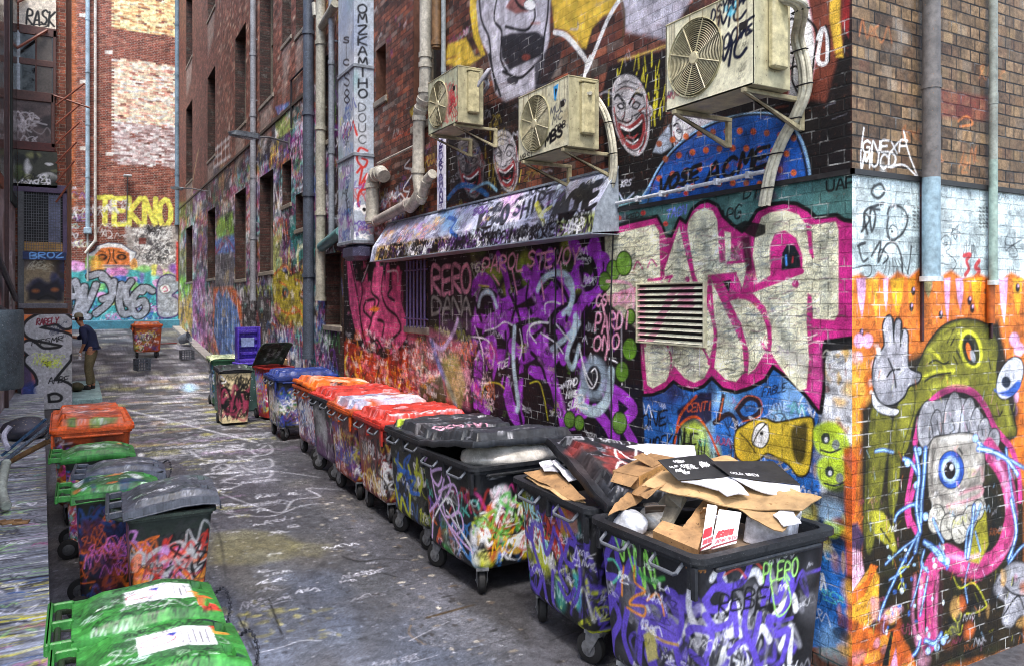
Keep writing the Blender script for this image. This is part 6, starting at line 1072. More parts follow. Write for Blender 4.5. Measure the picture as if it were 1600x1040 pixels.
    for yy in (.06, w - .1):
        mb = MB(); mb.box(-.01, yy, -.03, XW - XF - .002, yy + .035, -.003, .003); mb.box(XW - XF - .04, yy + .002, -.2, XW - XF - .002, yy + .033, -.03, .003)
        mb.add([(0, yy + .005, -.03), (.03, yy + .005, -.03), (XW - XF - .04, yy + .005, -.2), (XW - XF - .04, yy + .005, -.17), (0, yy + .03, -.03), (.03, yy + .03, -.03), (XW - XF - .04, yy + .03, -.2), (XW - XF - .04, yy + .03, -.17)], [(0, 1, 2, 3), (7, 6, 5, 4), (0, 4, 5, 1), (1, 5, 6, 2), (2, 6, 7, 3), (3, 7, 4, 0)]); mb.build('bracket', plain('bracket_cream', h('a89f80'), .5), t)
    return t
def ac_a(s):
    I = '1a2440'
    s.T("DSYMEND", 400, 95, 720, 60, 70, 15, I, .2, .5); s.T("MC", 430, 210, 700, 130, 110, 18, I, .3, .4); s.T("JOOVE", 440, 300, 740, 240, 80, 17, I, .2, .5); s.T("MC", 430, 430, 700, 360, 140, 22, I, .3, .3); s.blobs(.5, .4, .62, .5, 4, (.015, .03), ['5ac0d8'], .7, .3)
    s.tags(.0, .04, .08, .14, 5, (.03, .05), ['5a3a6c', '1c1c20', 'b83a4c'], (.1, .16)); s.blobs(.05, .02, .7, .06, 8, (.005, .012), ['6a5a3a'], .4, .4)
ac_unit(3.11, 3.86, 3.51, 4.06, 'largest looking cream unit nearest the street corner, dark blue tags beside its fan', ac_a, 301)
def ac_b(s):
    I = '161620'
    s.F("560,30 640,22 600,150 575,140", '3a9ad4'); s.F("585,50 620,60 592,120", '101418'); s.T("MUP", 500, 260, 740, 230, 70, 12, '4a5060', .2, .4); s.T("MC", 540, 330, 700, 310, 60, 10, '3a4050', .2); s.T("ODB", 570, 400, 740, 380, 50, 12, I, .2, .4); s.T("MBS", 430, 480, 700, 440, 80, 24, I, .1, .2); s.T("MBS!", 20, 540, 250, 535, 45, 9, I, .1, .2)
ac_unit(5.0, 5.78, 3.49, 4.03, 'middle cream unit above the painted hood, blue triangle on its front and thick black tags', ac_b, 302, col='c4c0a4')
def ac_c(s):
    s.tags(.35, .02, .74, .5, 26, (.05, .16), ['c83440', 'b8283a', 'd85a5a', '1c2c34'], (.08, .12), a=.95); s.blobs(0, .0, .74, .55, 10, (.05, .14), ['9aa490', 'a4b0a0', '7a8478'], .5, .6)
t3 = ac_unit(7.01, 7.76, 4.08, 4.64, 'small greenish unit farthest along the wall, red scrawl over its front', ac_c, 303, col='b0b49a')
# pipes from the units down the wall
def hose(name, pts, r, mat, n=1, parent=None, sp=.03, label=None, cat=None, group=None, straps=0, relx=None):
    mb = MB()
    for k in range(n):
        Q = catmull([(p[0] - (k % 2) * .008, p[1] + (k - (n - 1) / 2) * sp, p[2]) for p in pts], 6); mb.tube([tuple(q) for q in Q], r, 8)
    o = mb.build(name, mat, parent, True)
    if label: tag(o, label, cat, group)
    if straps:
        Q = catmull(pts, 6)
        for k in range(1, straps + 1):
            mb = MB(); q = Q[int(len(Q) * k / (straps + 1))]; mb.tube([(q[0] + .0, q[1] - n * sp * .62, q[2]), (q[0] - .02, q[1] - n * sp * .6, q[2]), (q[0] - .03, q[1], q[2]), (q[0] - .02, q[1] + n * sp * .6, q[2]), (q[0], q[1] + n * sp * .62, q[2])], .005, 5)
            mb.build('strap', plain('strap_black', h('14141a')), o)
    return o
HG = plain('hose_cream', h('c8c4b0'), .5)
def onW(px, py, off=.06): y, z = onX(px, py, XW - off); return (XW - off, y, z)
hose('refrigerant_hose', [(3.45, 3.06, 4.0), (3.55, 3.0, 3.95)] + [onW(*p) for p in ((1246, 60), (1256, 100), (1258, 140), (1244, 180), (1222, 220), (1206, 262), (1198, 300), (1194, 322))], .016, HG, 3, None, .03, 'bundle of pale strapped hoses looping down from the unit nearest the corner', 'pipe', 'hoses of the air conditioners', 6)
hose('refrigerant_hose', [(3.45, 4.95, 3.9)] + [onW(*p) for p in ((928, 150), (946, 180), (956, 220), (959, 262), (952, 300), (944, 330), (940, 350))], .015, HG, 3, None, .028, 'bundle of pale hoses dropping past the right end of the painted hood', 'pipe', 'hoses of the air conditioners', 5)
hose('refrigerant_hose', [(3.5, 6.98, 4.45), (3.6, 6.9, 4.62)] + [onW(*p) for p in ((760, 122), (762, 135), (750, 152), (740, 150))], .014, plain('hose_grey', h('a0a0a8')), 2, None, .02, 'short curled grey hose at the side of the farthest unit', 'pipe', 'hoses of the air conditioners')
# conduit and cables on the mural
a_, b_ = onW(945, 322, .03), onW(1196, 268, .03)
mb = MB(); mb.tube([a_, b_], .014, 8)
for k in range(6): q = [a_[i] + (b_[i] - a_[i]) * (k + .5) / 6 for i in range(3)]; mb.box(q[0] - .018, q[1] - .012, q[2] - .022, XW - .002, q[1] + .012, q[2] + .022)
mb.build('conduit', plain('conduit_white', h('c8ccd4')), None, True, label='thin white conduit running along the wall just above the cream lettering', cat='pipe')
hose('wall_cable', [onW(*p, .012) for p in ((952, 322), (958, 350), (956, 420), (954, 500), (955, 600), (955, 690))], .006, plain('cable_dark', h('1c1c22')), 1, None, .02, 'black cable hanging down between the purple piece and the cream lettering', 'cable')
hose('wall_cable', [onW(*p, .012) for p in ((868, 390), (868, 450), (867, 520), (868, 600), (868, 670))], .007, plain('cable_dark', h('1c1c22')), 1, None, .02, 'black cable hanging down the middle of the purple piece', 'cable')
# louvred vent
y1, z1 = onX(1000, 446, XW); y0, z0 = onX(1103, 540, XW)
vt = empty('louvre_vent', (XW, y0, z0), 0, 'horizontal slatted metal vent set into the cream lettering', 'vent'); w_, h_ = y1 - y0, z1 - z0
mb = MB(); f = .014
for (a, b, c, d) in ((-f, 0, -f, h_ + f), (w_, w_ + f, -f, h_ + f), (0, w_, -f, 0), (0, w_, h_, h_ + f)): mb.box(-.035, a, c, -.001, b, d, .004)
mb.build('frame', plain('vent_frame', h('c4c1a4')), vt)
mb = MB(); mb.box(-.004, 0, 0, -.001, w_, h_); mb.build('back', plain('vent_black', h('0c0c0e')), vt)
vp = plain('vent_slat', h('c9c6ac'), .45, paint=True)
for k in range(10):
    z = h_ * (k + .12) / 10; sh = Sheet(np.arange(0, w_, .008), [0, .5, 1], h('cfccb4'), seed=k)
    for (u, ww) in ((.04, .05), (w_ * .42 + .03 * (k - 5), .04), (w_ * .75 if k > 5 else 9, .12)): sh.stroke([(w_ - u, 0), (w_ - u, 1)], ww, h('c22a80'))
    sh.grain(.05, .05)
    sh.mesh('slat', lambda U, V, z=z: (-.03 + .026 * V, U, z + h_ / 10 * .46 * V), vp, vt)
# painted tin hood
def hx(z): return np.interp(z, [2.83, 3.03, 3.36], [3.52, 3.56, 3.78])
def hpx(x, y):
    X = 3.6
    for _ in range(8): Y, z = onX(x, y, X); X = float(hx(z))
    return Y, z
hs = Sheet(np.arange(5.0, 10.35, .0115), np.arange(2.83, 3.365, .007), h('a4a8c0'), px=hpx, seed=61)
S, F, E, T = hs.S, hs.F, hs.E, hs.T
hs.blobs(4.9, 2.8, 10.4, 3.4, 60, (.04, .15), ['c8d0dc', '9ab0c8', 'd0b8cc', 'b8a8d0', 'c8d8dc', 'd8c8d8'], .6, .6); F("600,350 690,335 690,380 595,395", '8a8ca8', .6, 6); F("590,385 700,372 700,398 585,412", 'c8a02c', .85, 5); F("870,345 935,330 940,362 870,372", '9aa83a', .8, 5)
F("690,330 712,326 714,360 690,362", '6aa8dc', .7, 4); F("780,300 810,290 812,340 780,345", 'd8a0c8', .6, 5); hs.tags(8.2, 3., 10.3, 3.3, 60, (.05, .13), ['2a2a34', '8a5ab8', 'e07a2c', 'c8a02c', '1c1c24', '3a3a8c'], (.08, .14), a=.9)
T("ALISTORCARBERNWOODSNSKATHODENMARDSRC", 590, 408, 845, 374, 20, 3.6, '101016', .15, .5); T("KEBABTMS", 845, 372, 935, 360, 22, 3.6, '14141a', .15, .6); hs.tags(5., 2.8, 10.2, 3.0, 90, (.07, .16), ['14141c', '5a3a8c', '8a4ab0', '2a2a34', '14141c', 'e8e8f0'], (.1, .16), a=.9)
T("ACME", 860, 345, 932, 318, 36, 9, '20222a', .25, .3); T("SHIRT", 800, 340, 862, 326, 26, 3.4, '15151c', .2, .5); T("KERO", 746, 358, 792, 345, 26, 5, '2c2630', .2, .4); T("JORDE", 820, 308, 862, 296, 11, 1.8, '15151c', .2); T("MISKER", 720, 326, 770, 318, 9, 1.4, '3a3a4a', .2); T("SOA", 738, 336, 762, 332, 10, 2, '6a3a9c', .2)
hs.tags(5., 3.05, 8., 3.35, 46, (.05, .12), ['2a2a34', '5a5a70', '3a2a5c', '14141a', '8a5ab8'], (.06, .1), a=.8); S("838,318 850,350 846,335 860,325", 5, 'd8d43c', .8); S("700,340 712,345 704,360 714,370", 3, '2c6ac0')
hs.clutter(5., 2.8, 10.3, 3.38, 300, (.02, .07), .75, .85, ('5a3a8c', '3a62b8', 'c878c8', 'd8b83c'))
hs.clutter(5., 2.79, 10.3, 2.95, 160, (.06, .12), .9, .95)
hs.grain(.07, .07)
hood = empty('hood', (XW, 5.0, 2.83), 0, 'long sloping tin hood covered in black lettering above the purple piece', 'awning')
hs.mesh('top_sheet', lambda U, V: (hx(V) - XW, U - 5.0, V - 2.83), plain('tin_painted', h('b8c4d0'), .35, paint=True, spec=.6), hood, flip=True)
mb = MB()
for yy in (0., 5.34):
    mb.add([(0, yy, .02), (-.27, yy, .0), (-.23, yy, .2), (-.01, yy, .53), (0, yy + .006, .02), (-.27, yy + .006, .0), (-.23, yy + .006, .2), (-.01, yy + .006, .53)], [(0, 1, 2, 3), (7, 6, 5, 4), (0, 4, 5, 1), (1, 5, 6, 2), (2, 6, 7, 3), (3, 7, 4, 0)])
mb.box(-.278, 0, -.012, -.262, 5.34, .0); mb.box(-.03, 0, .525, -.002, 5.34, .545); mb.box(-.262, 0, -.01, 0, 5.34, -.004); mb.build('end_plates', plain('tin_end', h('9aa4b0'), .4, speck=h('3a3a44')), hood)
# white board with violet letters beside the hood
bs = mm_sheet(.22, .85, .008, 'c8c8d8', 5)
bs.T("ZEURYBMANT", 110, 20, 120, 830, 90, 22, '3a2a7a', 0, .2, vert=True)
bs.tags(0, 0, .2, .8, 12, (.05, .1), ['3a2a7a', '8a8ab8'])
y_, z_ = onX(684, 300, XW - .05); bb = bs.mesh('sign_board', lambda U, V: (0 * U, -U, V), plain('board_paint', h('c8c8d8'), .5, paint=True), None, label='narrow upright white board with violet letters hanging above the hood', cat='sign'); bb.location = (XW - .06, y_, 3.36); sm = bb.modifiers.new('thick', 'SOLIDIFY'); sm.thickness = .02
# bulky pipes left of the hood
PG = plain('pipe_pvc', h('b8b4a8'), .45, lo=.7); PR = plain('pipe_red_tags', h('b0a8a0'), .45, speck=h('b83c34'))
def wp(name, pts, r, mat, label, off=None):
    off = off or r + .02; P_ = [onW(p[0], p[1], off) for p in pts]; mb = MB(); mb.tube(P_, r, 14)
    for q in (P_[0], P_[-1]): pass
    for i in range(1, len(P_)):
        a, b = Vector(P_[i - 1]), Vector(P_[i]); d = (b - a)
        if d.length > .25: mb.tube([b - d.normalized() * .09, b - d.normalized() * .03], r * 1.16, 14); mb.tube([a + d.normalized() * .03, a + d.normalized() * .09], r * 1.16, 14)
    return mb.build(name, mat, None, True, label=label, cat='pipe')
wp('vent_pipe', [(582, 350), (582, 285), (586, 274), (596, 270), (600, 276)], .095, PG, 'stubby pale pipe with a curved top at the left end of the hood')
wp('vent_pipe', [(665, -20), (665, 95), (664, 150), (655, 178), (653, 275), (656, 300), (648, 316), (640, 325)], .075, PG, 'long pale pipe stepping down the brick beside the tall window')
wp('vent_pipe', [(586, 347), (640, 318), (648, 316)], .07, PR, 'slanting pipe above the hood scrawled with red letters'); wp('vent_pipe', [(657, 316), (668, 280), (676, 272)], .06, PG, 'short elbow pipe joining the stepped pale pipe')
wp('downpipe', [(682, -30), (682, 76)], .06, plain('pipe_brown', h('7a5c3c')), 'brown stub of pipe ending above the small greenish unit'); wp('downpipe', [(693, -30), (693, 118)], .028, plain('pipe_9aa', h('9aa4a8')), 'thin grey pipe right of the brown stub')
mb = MB(); mb.tube([onW(590, 256, .05), onW(652, 226, .05)], .018, 8); mb.build('conduit', PG, None, True, label='thin pale rail slanting up from the curved pipe to the stepped pipe', cat='pipe')
# large painted ducts and downpipes farther along
ds = Sheet([k * .0105 for k in range(int(1.1 / .0105) + 1)], list(np.arange(3.12, 8.2, .014)), h('9aa4b0'), seed=71)
ds.blobs(0, 3.1, 1.1, 8, 40, (.08, .25), ['8a98ac', 'a8b0b8', 'b0b0b4', '6a9a9c', '7a88a8'], .5, .6)
ds.px = lambda x, y: ((556 - x) / 26. * .8 if x < 556 else -(x - 556) / 20. * .3, 0)
def dpx(x, y):
    if x < 556: Y, z = onX(x, y, 3.49); return (11.75 - Y, z)
    X, z = onY(x, y, 10.95); return (.8 + (X - 3.49), z)
ds.px = dpx; T = ds.T; S = ds.S
T("OMZKAMIHO", 566, 5, 567, 155, 13, 3, '20222c', 0, .3, vert=True); T("SIIC", 541, 58, 541, 104, 9, 2.6, '20222c', 0, .3, vert=True); T("DOUC", 566, 160, 566, 226, 11, 1.6, '20222c', 0, .3, vert=True); T("S8", 542, 112, 542, 166, 9, 2.6, '1c1c2c', 0, .3, vert=True)
for q in ("574,236 562,232 558,250 568,262 574,252 566,248", "558,270 566,262 562,290 574,272 564,300", "574,296 562,300 560,320 572,330 575,310", "536,216 544,192 548,204 552,190 555,210"): S(q, 3.6, 'c03228')
ds.tags(0, 3.1, .8, 5.3, 50, (.08, .2), ['e8e8f0', '2c3c9c', '1c1c2c', '8a3a9c', 'c8c83c', '3a7ab8'], a=.9); ds.tags(.75, 3.1, 1.1, 4.2, 16, (.08, .16), ['c03228', '5a3a9c', 'e8e8ec'], a=.9); ds.poly([(.88, 3.62), (.95, 3.7), (1.02, 3.62), (.95, 3.54)], h('e8e8e8')); ds.stroke([(.95, 3.62)], .06, h('1a1a1a')); ds.grain(.06, .06)
dt = empty('air_duct', (3.49, 10.95, 3.1), 0, 'tall boxy grey duct tagged with vertical black letters and a red scrawled face', 'duct')
ds.mesh('casing', lambda U, V: (np.where(U < .8, 0, U - .8), np.where(U < .8, .8 - U, 0), V - 3.1), plain('duct_paint', h('a8b0b8'), .4, paint=True), dt)
mb = MB(); mb.box(.003, .003, .01, .295, .8, 5.0); mb.build('core', plain('duct_grey', h('8a929c')), dt)
mb = MB()
for zz in (.02, 1.3, 2.6, 3.9): mb = MB(); mb.box(-.02, -.02, zz, .3, .81, zz + .05, .005); mb.build('flange', plain('duct_grey', h('8a929c')), dt)
mb = MB(); mb.box(-.01, -.01, -.22, .29, .6, .02, .06); mb.build('elbow', plain('scroll_violet', h('44445c'), .4, speck=h('c8c8e8')), dt)
def dp(x, r, col, label, y0=-60, y1=420, off=.1, spk=None, tg=None):
    P_ = [onW(x, y0, off), onW(x, y1, off)]; P_[1] = (P_[0][0], P_[0][1], P_[1][2]); mb = MB(); mb.tube(P_, r, 14); z = P_[1][2]
    while z < P_[0][2]: mb.tube([(P_[0][0], P_[0][1], z), (P_[0][0], P_[0][1], z + .07)], r * 1.2, 14); z += 1.5
    z = P_[1][2] + .4
    while z < P_[0][2]: mb.box(P_[0][0], P_[0][1] - .02, z, XW - .003, P_[0][1] + .02, z + .03); z += 1.5
    mb.build('downpipe', plain('pipe_' + col, h(col), .4, lo=.7, speck=spk), None, True, label=label, cat='pipe', group='downpipes on the alley walls')
dp(482, .1, '4a525e', 'thick dark slate downpipe left of the cream branching pipe', spk=h('8a9ac0'), y1=560); dp(501, .085, 'a8a698', 'cream downpipe with a side branch, left of the tagged duct', spk=h('3a3a3c'), y1=470); dp(395.5, .07, '8a8c92', 'grey downpipe crossing the warehouse beside the wall lamp', y1=470)
dp(518, .05, '8a929c', 'slim grey pipe squeezed against the tagged duct', y1=380)
mb = MB(); mb.tube([onW(503, 42, .1), onW(522, 10, .16), onW(524, 6, .16)], .07, 12); mb.tube([onW(493, 26, .12), onW(491, 6, .12)], .05, 10); mb.build('pipe_branch', plain('pipe_a8a698', h('a8a698')), None, True, label='cream pipe branch angling up off the cream downpipe', cat='pipe')
mb = MB(); mb.tube([onW(503, 386, .1), onW(533, 362, .12)], .09, 12); mb.build('pipe_branch', plain('pipe_teal', h('5a8a8c'), .4, speck=h('b05a9c')), None, True, label='short fat teal and violet pipe sloping down under the duct', cat='pipe')
mb = MB(); mb.tube([onW(455, 200, .03), onW(455, 126, .03), onW(480, 100, .03)], .02, 8); mb.build('conduit', plain('cable_dark', h('1c1c22')), None, True, label='dark thin conduit bending up to the slate downpipe', cat='pipe')
# downpipes on the street face
def sdp(x, r, label, split, col='6a6664', col2='8fa8b4', z1=4.8, mid=None):
    X, _ = onY(x, 300, YC - r - .02); Y = YC - r - .02; _, zs_ = onY(x, split, Y); _, zb = onY(x, mid or 1100, Y); t = empty('downpipe', (X, Y, 0), 0, label, 'pipe', 'downpipes on the street face')
    mb = MB(); mb.tube([(0, 0, zs_), (0, 0, z1)], r, 18); mb.tube([(0, 0, 3.55), (0, 0, 3.62)], r * 1.1, 18); mb.build('upper_pipe', plain('pipe_rust' + col, h(col), .55, lo=.5, hi=1.5, speck=h('8a6a50')), t, True)
    mb = MB(); mb.tube([(0, 0, max(zb, 0)), (0, 0, zs_)], r * 1.005, 18); mb.build('painted_pipe', plain('pipe_paint' + col2, h(col2), .45), t, True)
    if mid:
        mb = MB(); mb.tube([(0, 0, zb - .03), (0, 0, zb)], r * 1.3, 18); mb.build('collar', plain('pipe_pale', h('c8d0d4')), t, True)
sdp(1455, .05, 'stout grey downpipe on the street face, painted pale blue lower down', 278, mid=432); sdp(1552, .026, 'thin pipe running beside a thicker one near the right edge of the photo', 250, '8a9088', '8fa49a', mid=438)
for (y0_, y1_, c_) in ((438, 505, 'c8641c'),):
    X_, _ = onY(1552, 300, YC - .046); _, za_ = onY(1552, y0_, YC - .046); _, zb_ = onY(1552, y1_, YC - .046); mb = MB(); mb.tube([(X_, YC - .03, max(0, zb_)), (X_, YC - .03, za_)], .024, 12); o = mb.build('lower_pipe', plain('pipe_l' + c_, h(c_), .5), near_b, True); o.matrix_parent_inverse = Matrix.Translation(-Vector((XW, YC, 0)))
#; sdp(1564, .035, 'thicker of the close pair of pipes near the right edge of the photo', 300, mid=438)
mb = MB()
for (xa, xb) in ((1437, 1447), (1545, 1551)): X0_, _ = onY(xa, 300, YC); X1_, _ = onY(xb, 300, YC); mb.box(X0_, YC - .02, 2.05, X0_ + .018, YC - .001, 3.0, .004)
mb.build('pilaster_edge', plain('edge_maroon', h('3c2028'), .6, speck=h('c8641c')), None, label='narrow dark strips standing beside the street face downpipes', cat='trim'); bpy.data.objects['pilaster_edge'].parent = near_b; bpy.data.objects['pilaster_edge'].matrix_parent_inverse = Matrix.Translation(-Vector((XW, YC, 0)))
for k in ('label', 'category'): del bpy.data.objects['pilaster_edge'][k]
# wall lamps
def wall_lamp(px, py, px2, py2, label):
    y2, z2 = onX(px2, py2, XW); d = ray(px, py); s = (2.85) / d[0]; hd = (2.85, s * d[1], CAMH + s * d[2]); t = empty('street_lamp', (XW, y2, z2), 0, label, 'lamp', 'lamps on arms over the alley'); b = Vector((hd[0] - XW, hd[1] - y2, hd[2] - z2)); u = b.normalized()
    mb = MB(); mb.tube([(0, 0, 0), b * .45 + Vector((0, 0, .04)), b * .8], .02, 8); mb.box(-.02, -.06, -.12, 0, .06, .12, .004); mb.build('arm', plain('lamp_grey', h('6a6a6c')), t, True)
    R_ = u.to_track_quat('X', 'Z').to_matrix().to_4x4(); mb = MB(); mb.m = Matrix.Translation(b * .72) @ R_
    mb.add([(0, -.05, .02), (0, .05, .02), (.1, .11, .05), (.6, .12, .03), (.68, .05, .0), (.68, -.05, .0), (.6, -.12, .03), (.1, -.11, .05), (.0, -.04, -.04), (0, .04, -.04), (.1, .1, -.05), (.6, .11, -.06), (.66, .04, -.04), (.66, -.04, -.04), (.6, -.11, -.06), (.1, -.1, -.05)], [(0, 1, 2, 7), (7, 2, 3, 6), (6, 3, 4, 5), (15, 10, 9, 8), (14, 11, 10, 15), (13, 12, 11, 14), (0, 8, 9, 1), (1, 9, 10, 2), (2, 10, 11, 3), (3, 11, 12, 4), (4, 12, 13, 5), (5, 13, 14, 6), (6, 14, 15, 7), (7, 15, 8, 0)]); mb.build('lamp_head', plain('lamp_head', h('7c858c'), .35), t)
    mb = MB(); mb.m = Matrix.Translation(b * .72) @ R_; mb.box(.14, -.08, -.075, .56, .08, -.055, .008); mb.build('diffuser', plain('diffuser', h('9aa0a4'), .2), t)
wall_lamp(385, 211, 452, 224, 'grey lamp on an arm from the warehouse near the slim grey downpipe'); wall_lamp(268, 293, 328, 300, 'farther lamp on a long arm at the far end of the warehouse')

# ================================================================== rubbish in the bins
KR = plain('kraft', h('a88258'), .75, nscale=9, lo=.55, hi=1.2, bump=.004, speck=h('6a4c30')); KR2 = plain('kraft_pale', h('bf9c6e'), .75, nscale=7, lo=.6, hi=1.15, bump=.004, speck=h('8a6a44')); WHC = plain('white_card', h('d8d8e0'), .6); BLK = plain('black_card', h('26262a'), .5)
def pz(*a):
    """photo points with heights -> 3-D points"""
    out = []
    for px, py, z in a: x, y = onZ(px, py, z); out.append((x, y, z))
    return out
def up(P): 
    n = Vector((0, 0, 0)); Q = [Vector(p) for p in P]
    for i in range(len(Q)): n += Q[i].cross(Q[(i + 1) % len(Q)])
    return P if n.z > 0 else P[::-1]
def card(name, pts, mat, label, cat='cardboard', group=None, t=.006):
    mb = MB(); mb.slab(up(pz(*pts)), t); o = mb.build(name, mat, None, label=label, cat=cat, group=group)
    if t < .02:      # sag and crumple the flat board
        import bmesh
        bm = bmesh.new(); bm.from_mesh(o.data); bmesh.ops.triangulate(bm, faces=bm.faces[:]); bmesh.ops.subdivide_edges(bm, edges=bm.edges[:], cuts=5, use_grid_fill=True); sd_ = sum(map(ord, label))
        for v in bm.verts: v.co.z += .007 * math.sin(v.co.x * 21 + sd_) * math.cos(v.co.y * 17 + sd_) + .004 * math.sin(v.co.x * 53 + v.co.y * 41 + sd_)
        bm.to_mesh(o.data); bm.free()
    return o
def qsheet(name, c, nu, nv, col, draw, mat, label, cat, t=.005, seed=1, parent=None):
    c = [Vector(p) for p in c]; W_ = (c[1] - c[0]).length; H_ = (c[3] - c[0]).length
    sh = Sheet(np.linspace(0, W_, nu), np.linspace(0, H_, nv), h(col), px=lambda x, y: (x / 1000. * W_, H_ - y / 1000. * H_), seed=seed); draw(sh); sh.grain(.03, .03)
    def mp(U, V):
        a = (U / W_)[..., None]; b = (V / H_)[..., None]; P_ = (1 - b) * ((1 - a) * np.array(c[0]) + a * np.array(c[1])) + b * ((1 - a) * np.array(c[3]) + a * np.array(c[2])); return P_[..., 0], P_[..., 1], P_[..., 2]
    o = sh.mesh(name, mp, mat, parent); sm = o.modifiers.new('thick', 'SOLIDIFY'); sm.thickness = t; sm.offset = 0
    return tag(o, label, cat) if label else o
PCARD = plain('printed_card', h('d8d8e0'), .55, paint=True, nscale=12, lo=.85, hi=1.1, bump=.0006)
card('cardboard_sheet', [(1003, 757, 1.2), (1090, 776, 1.17), (1150, 792, 1.13), (1250, 795, 1.16), (1284, 777, 1.2), (1190, 745, 1.24), (1040, 733, 1.27)], KR2, 'big flattened kraft carton lying over the front bin')
card('cardboard_sheet', [(1090, 778, 1.165), (1150, 794, 1.12), (1222, 832, 1.07), (1252, 795, 1.14), (1200, 775, 1.17)], KR2, 'pale kraft flap drooping toward the viewer with a torn white patch')
card('cardboard_scrap', [(1208, 801, 1.13), (1235, 793, 1.145), (1252, 815, 1.12), (1224, 822, 1.095)], WHC, 'torn white patch on the drooping kraft flap')
card('cardboard_sheet', [(950, 805, 1.06), (1002, 783, 1.08), (1012, 760, 1.13), (985, 765, 1.13), (962, 785, 1.1)], KR, 'small kraft flap folded over the left rim of the front bin')
card('cardboard_sheet', [(985, 768, 1.12), (1035, 735, 1.26), (1050, 745, 1.24), (1010, 778, 1.16)], KR, 'brown crumpled flap beside the long carton')
def bd1(s):
    for (x, y, L_) in ((220, 150, 260), (60, 350, 200), (250, 380, 330), (350, 500, 250), (640, 330, 200), (660, 480, 220), (100, 560, 200), (200, 650, 160)): s.tags(x / 1000. * s.u[-1], (1 - y / 1000. - .06) * s.v[-1], (x + L_) / 1000. * s.u[-1], (1 - y / 1000. + .03) * s.v[-1], 3, (.014, .026), ['e8e8ec'], (.1, .14))
q = pz((1060, 750, 1.25), (1142, 743, 1.26), (1102, 709, 1.35), (1028, 718, 1.35)); qsheet('printed_carton', q, 130, 110, '26282c', bd1, PCARD, 'black carton sheet printed with small white lettering, on top of the kraft sheet', 'cardboard')
q = pz((1143, 744, 1.265), (1251, 757, 1.23), (1208, 720, 1.32), (1110, 720, 1.33)); qsheet('printed_carton', q, 130, 110, '2a2a2e', lambda s: (s.T("COLD BREW", 60, 800, 480, 800, 120, 14, 'e8e8ec', .1), s.tags(.05, .2, .4, .3, 6, (.012, .025), ['c8c8cc'], (.1, .14))), PCARD, 'black carton sheet at the right of the heap with white letters', 'cardboard', seed=3)
card('white_flap', [(1064, 751, 1.245), (1142, 744, 1.255), (1171, 770, 1.2), (1136, 773, 1.2), (1122, 764, 1.215)], WHC, 'white inner flap hanging from the left black carton'); card('white_flap', [(1143, 745, 1.26), (1250, 758, 1.225), (1251, 777, 1.18), (1200, 770, 1.2)], WHC, 'white inner flap hanging from the right black carton')
card('cardboard_sheet', [(1104, 714, 1.25), (1150, 712, 1.25), (1160, 722, 1.24), (1112, 724, 1.235)], KR2, 'pale kraft strip poking out behind the black cartons'); card('foam_sheet', [(946, 700, 1.24), (1010, 692, 1.28), (1085, 695, 1.28), (1088, 712, 1.24), (1000, 718, 1.2), (955, 712, 1.2)], WHC, 'white foam board behind the brown carton', 'foam board', t=.03)
rnd = random.Random(9)
for i in range(4):      # odd scraps wedged into the heap
    x_, y_ = rnd.uniform(985, 1215), rnd.uniform(785, 838); L_ = rnd.uniform(14, 34); z_ = 1.0 + rnd.uniform(-.03, .05)
    card('card_scrap', [(x_, y_, z_), (x_ + L_, y_ + rnd.uniform(-10, 10), z_ + .02), (x_ + L_ + 4, y_ - rnd.uniform(12, 24), z_ + .1), (x_ + rnd.uniform(-4, 8), y_ - rnd.uniform(10, 22), z_ + .09)], (KR, WHC, plain('card_grey', h('8c8678')), plain('card_dark', h('4a3c30')))[i % 4], ('brown', 'white', 'grey', 'dark')[i % 4] + ' scrap of card wedged into the heap in the front bin', 'cardboard')
# long brown carton
bx = empty('brown_carton', onZ(1008, 742, 1.17) + (1.15,), math.radians(-12), 'long brown carton with printed marks lying across the two front bins', 'carton'); bs_ = Sheet(np.arange(0, .52, .007), np.arange(0, .13, .007), h('b98a50'), px=lambda x, y: (x / 1000., .13 - y / 1000.), seed=9)
for x in (40, 110, 230, 300): bs_.S([(x, 30), (x + 50, 30), (x + 50, 90), (x, 90), (x, 30)], .006 * 1, '4a3418', .7, sm=False)
for x in (50, 240, 310, 400): bs_.tags(x / 1000., .04, x / 1000. + .06, .09, 3, (.02, .04), ['3a2a14'], (.1, .14))
bs_.stroke([(.38, .09), (.4, .05), (.44, .09), (.42, .03)], .007, h('1a1a1a')); bs_.grain(.04, .03); mb = MB(); mb.box(-.26, -.12, 0, .26, .12, .13, .004); mb.build('box', KR, bx); bx.scale = (.9, .8, .75); bs_.mesh('printed_side', lambda U, V: (U - .26, 0 * U - .122, V), plain('kraft_printed', h('b98a50'), .7, paint=True), bx)
mb = MB(); mb.slab([(-.05, -.1, .135), (.08, -.1, .135), (.06, .06, .2), (-.07, .06, .2)], .005); mb.build('flap', KR, bx); mb = MB(); mb.slab([(-.26, -.12, .12), (-.26, .1, .12), (-.34, .08, .07), (-.34, -.1, .06)], .005); mb.build('flap', KR, bx); bx.rotation_euler = (math.radians(2), math.radians(-5), math.radians(20))
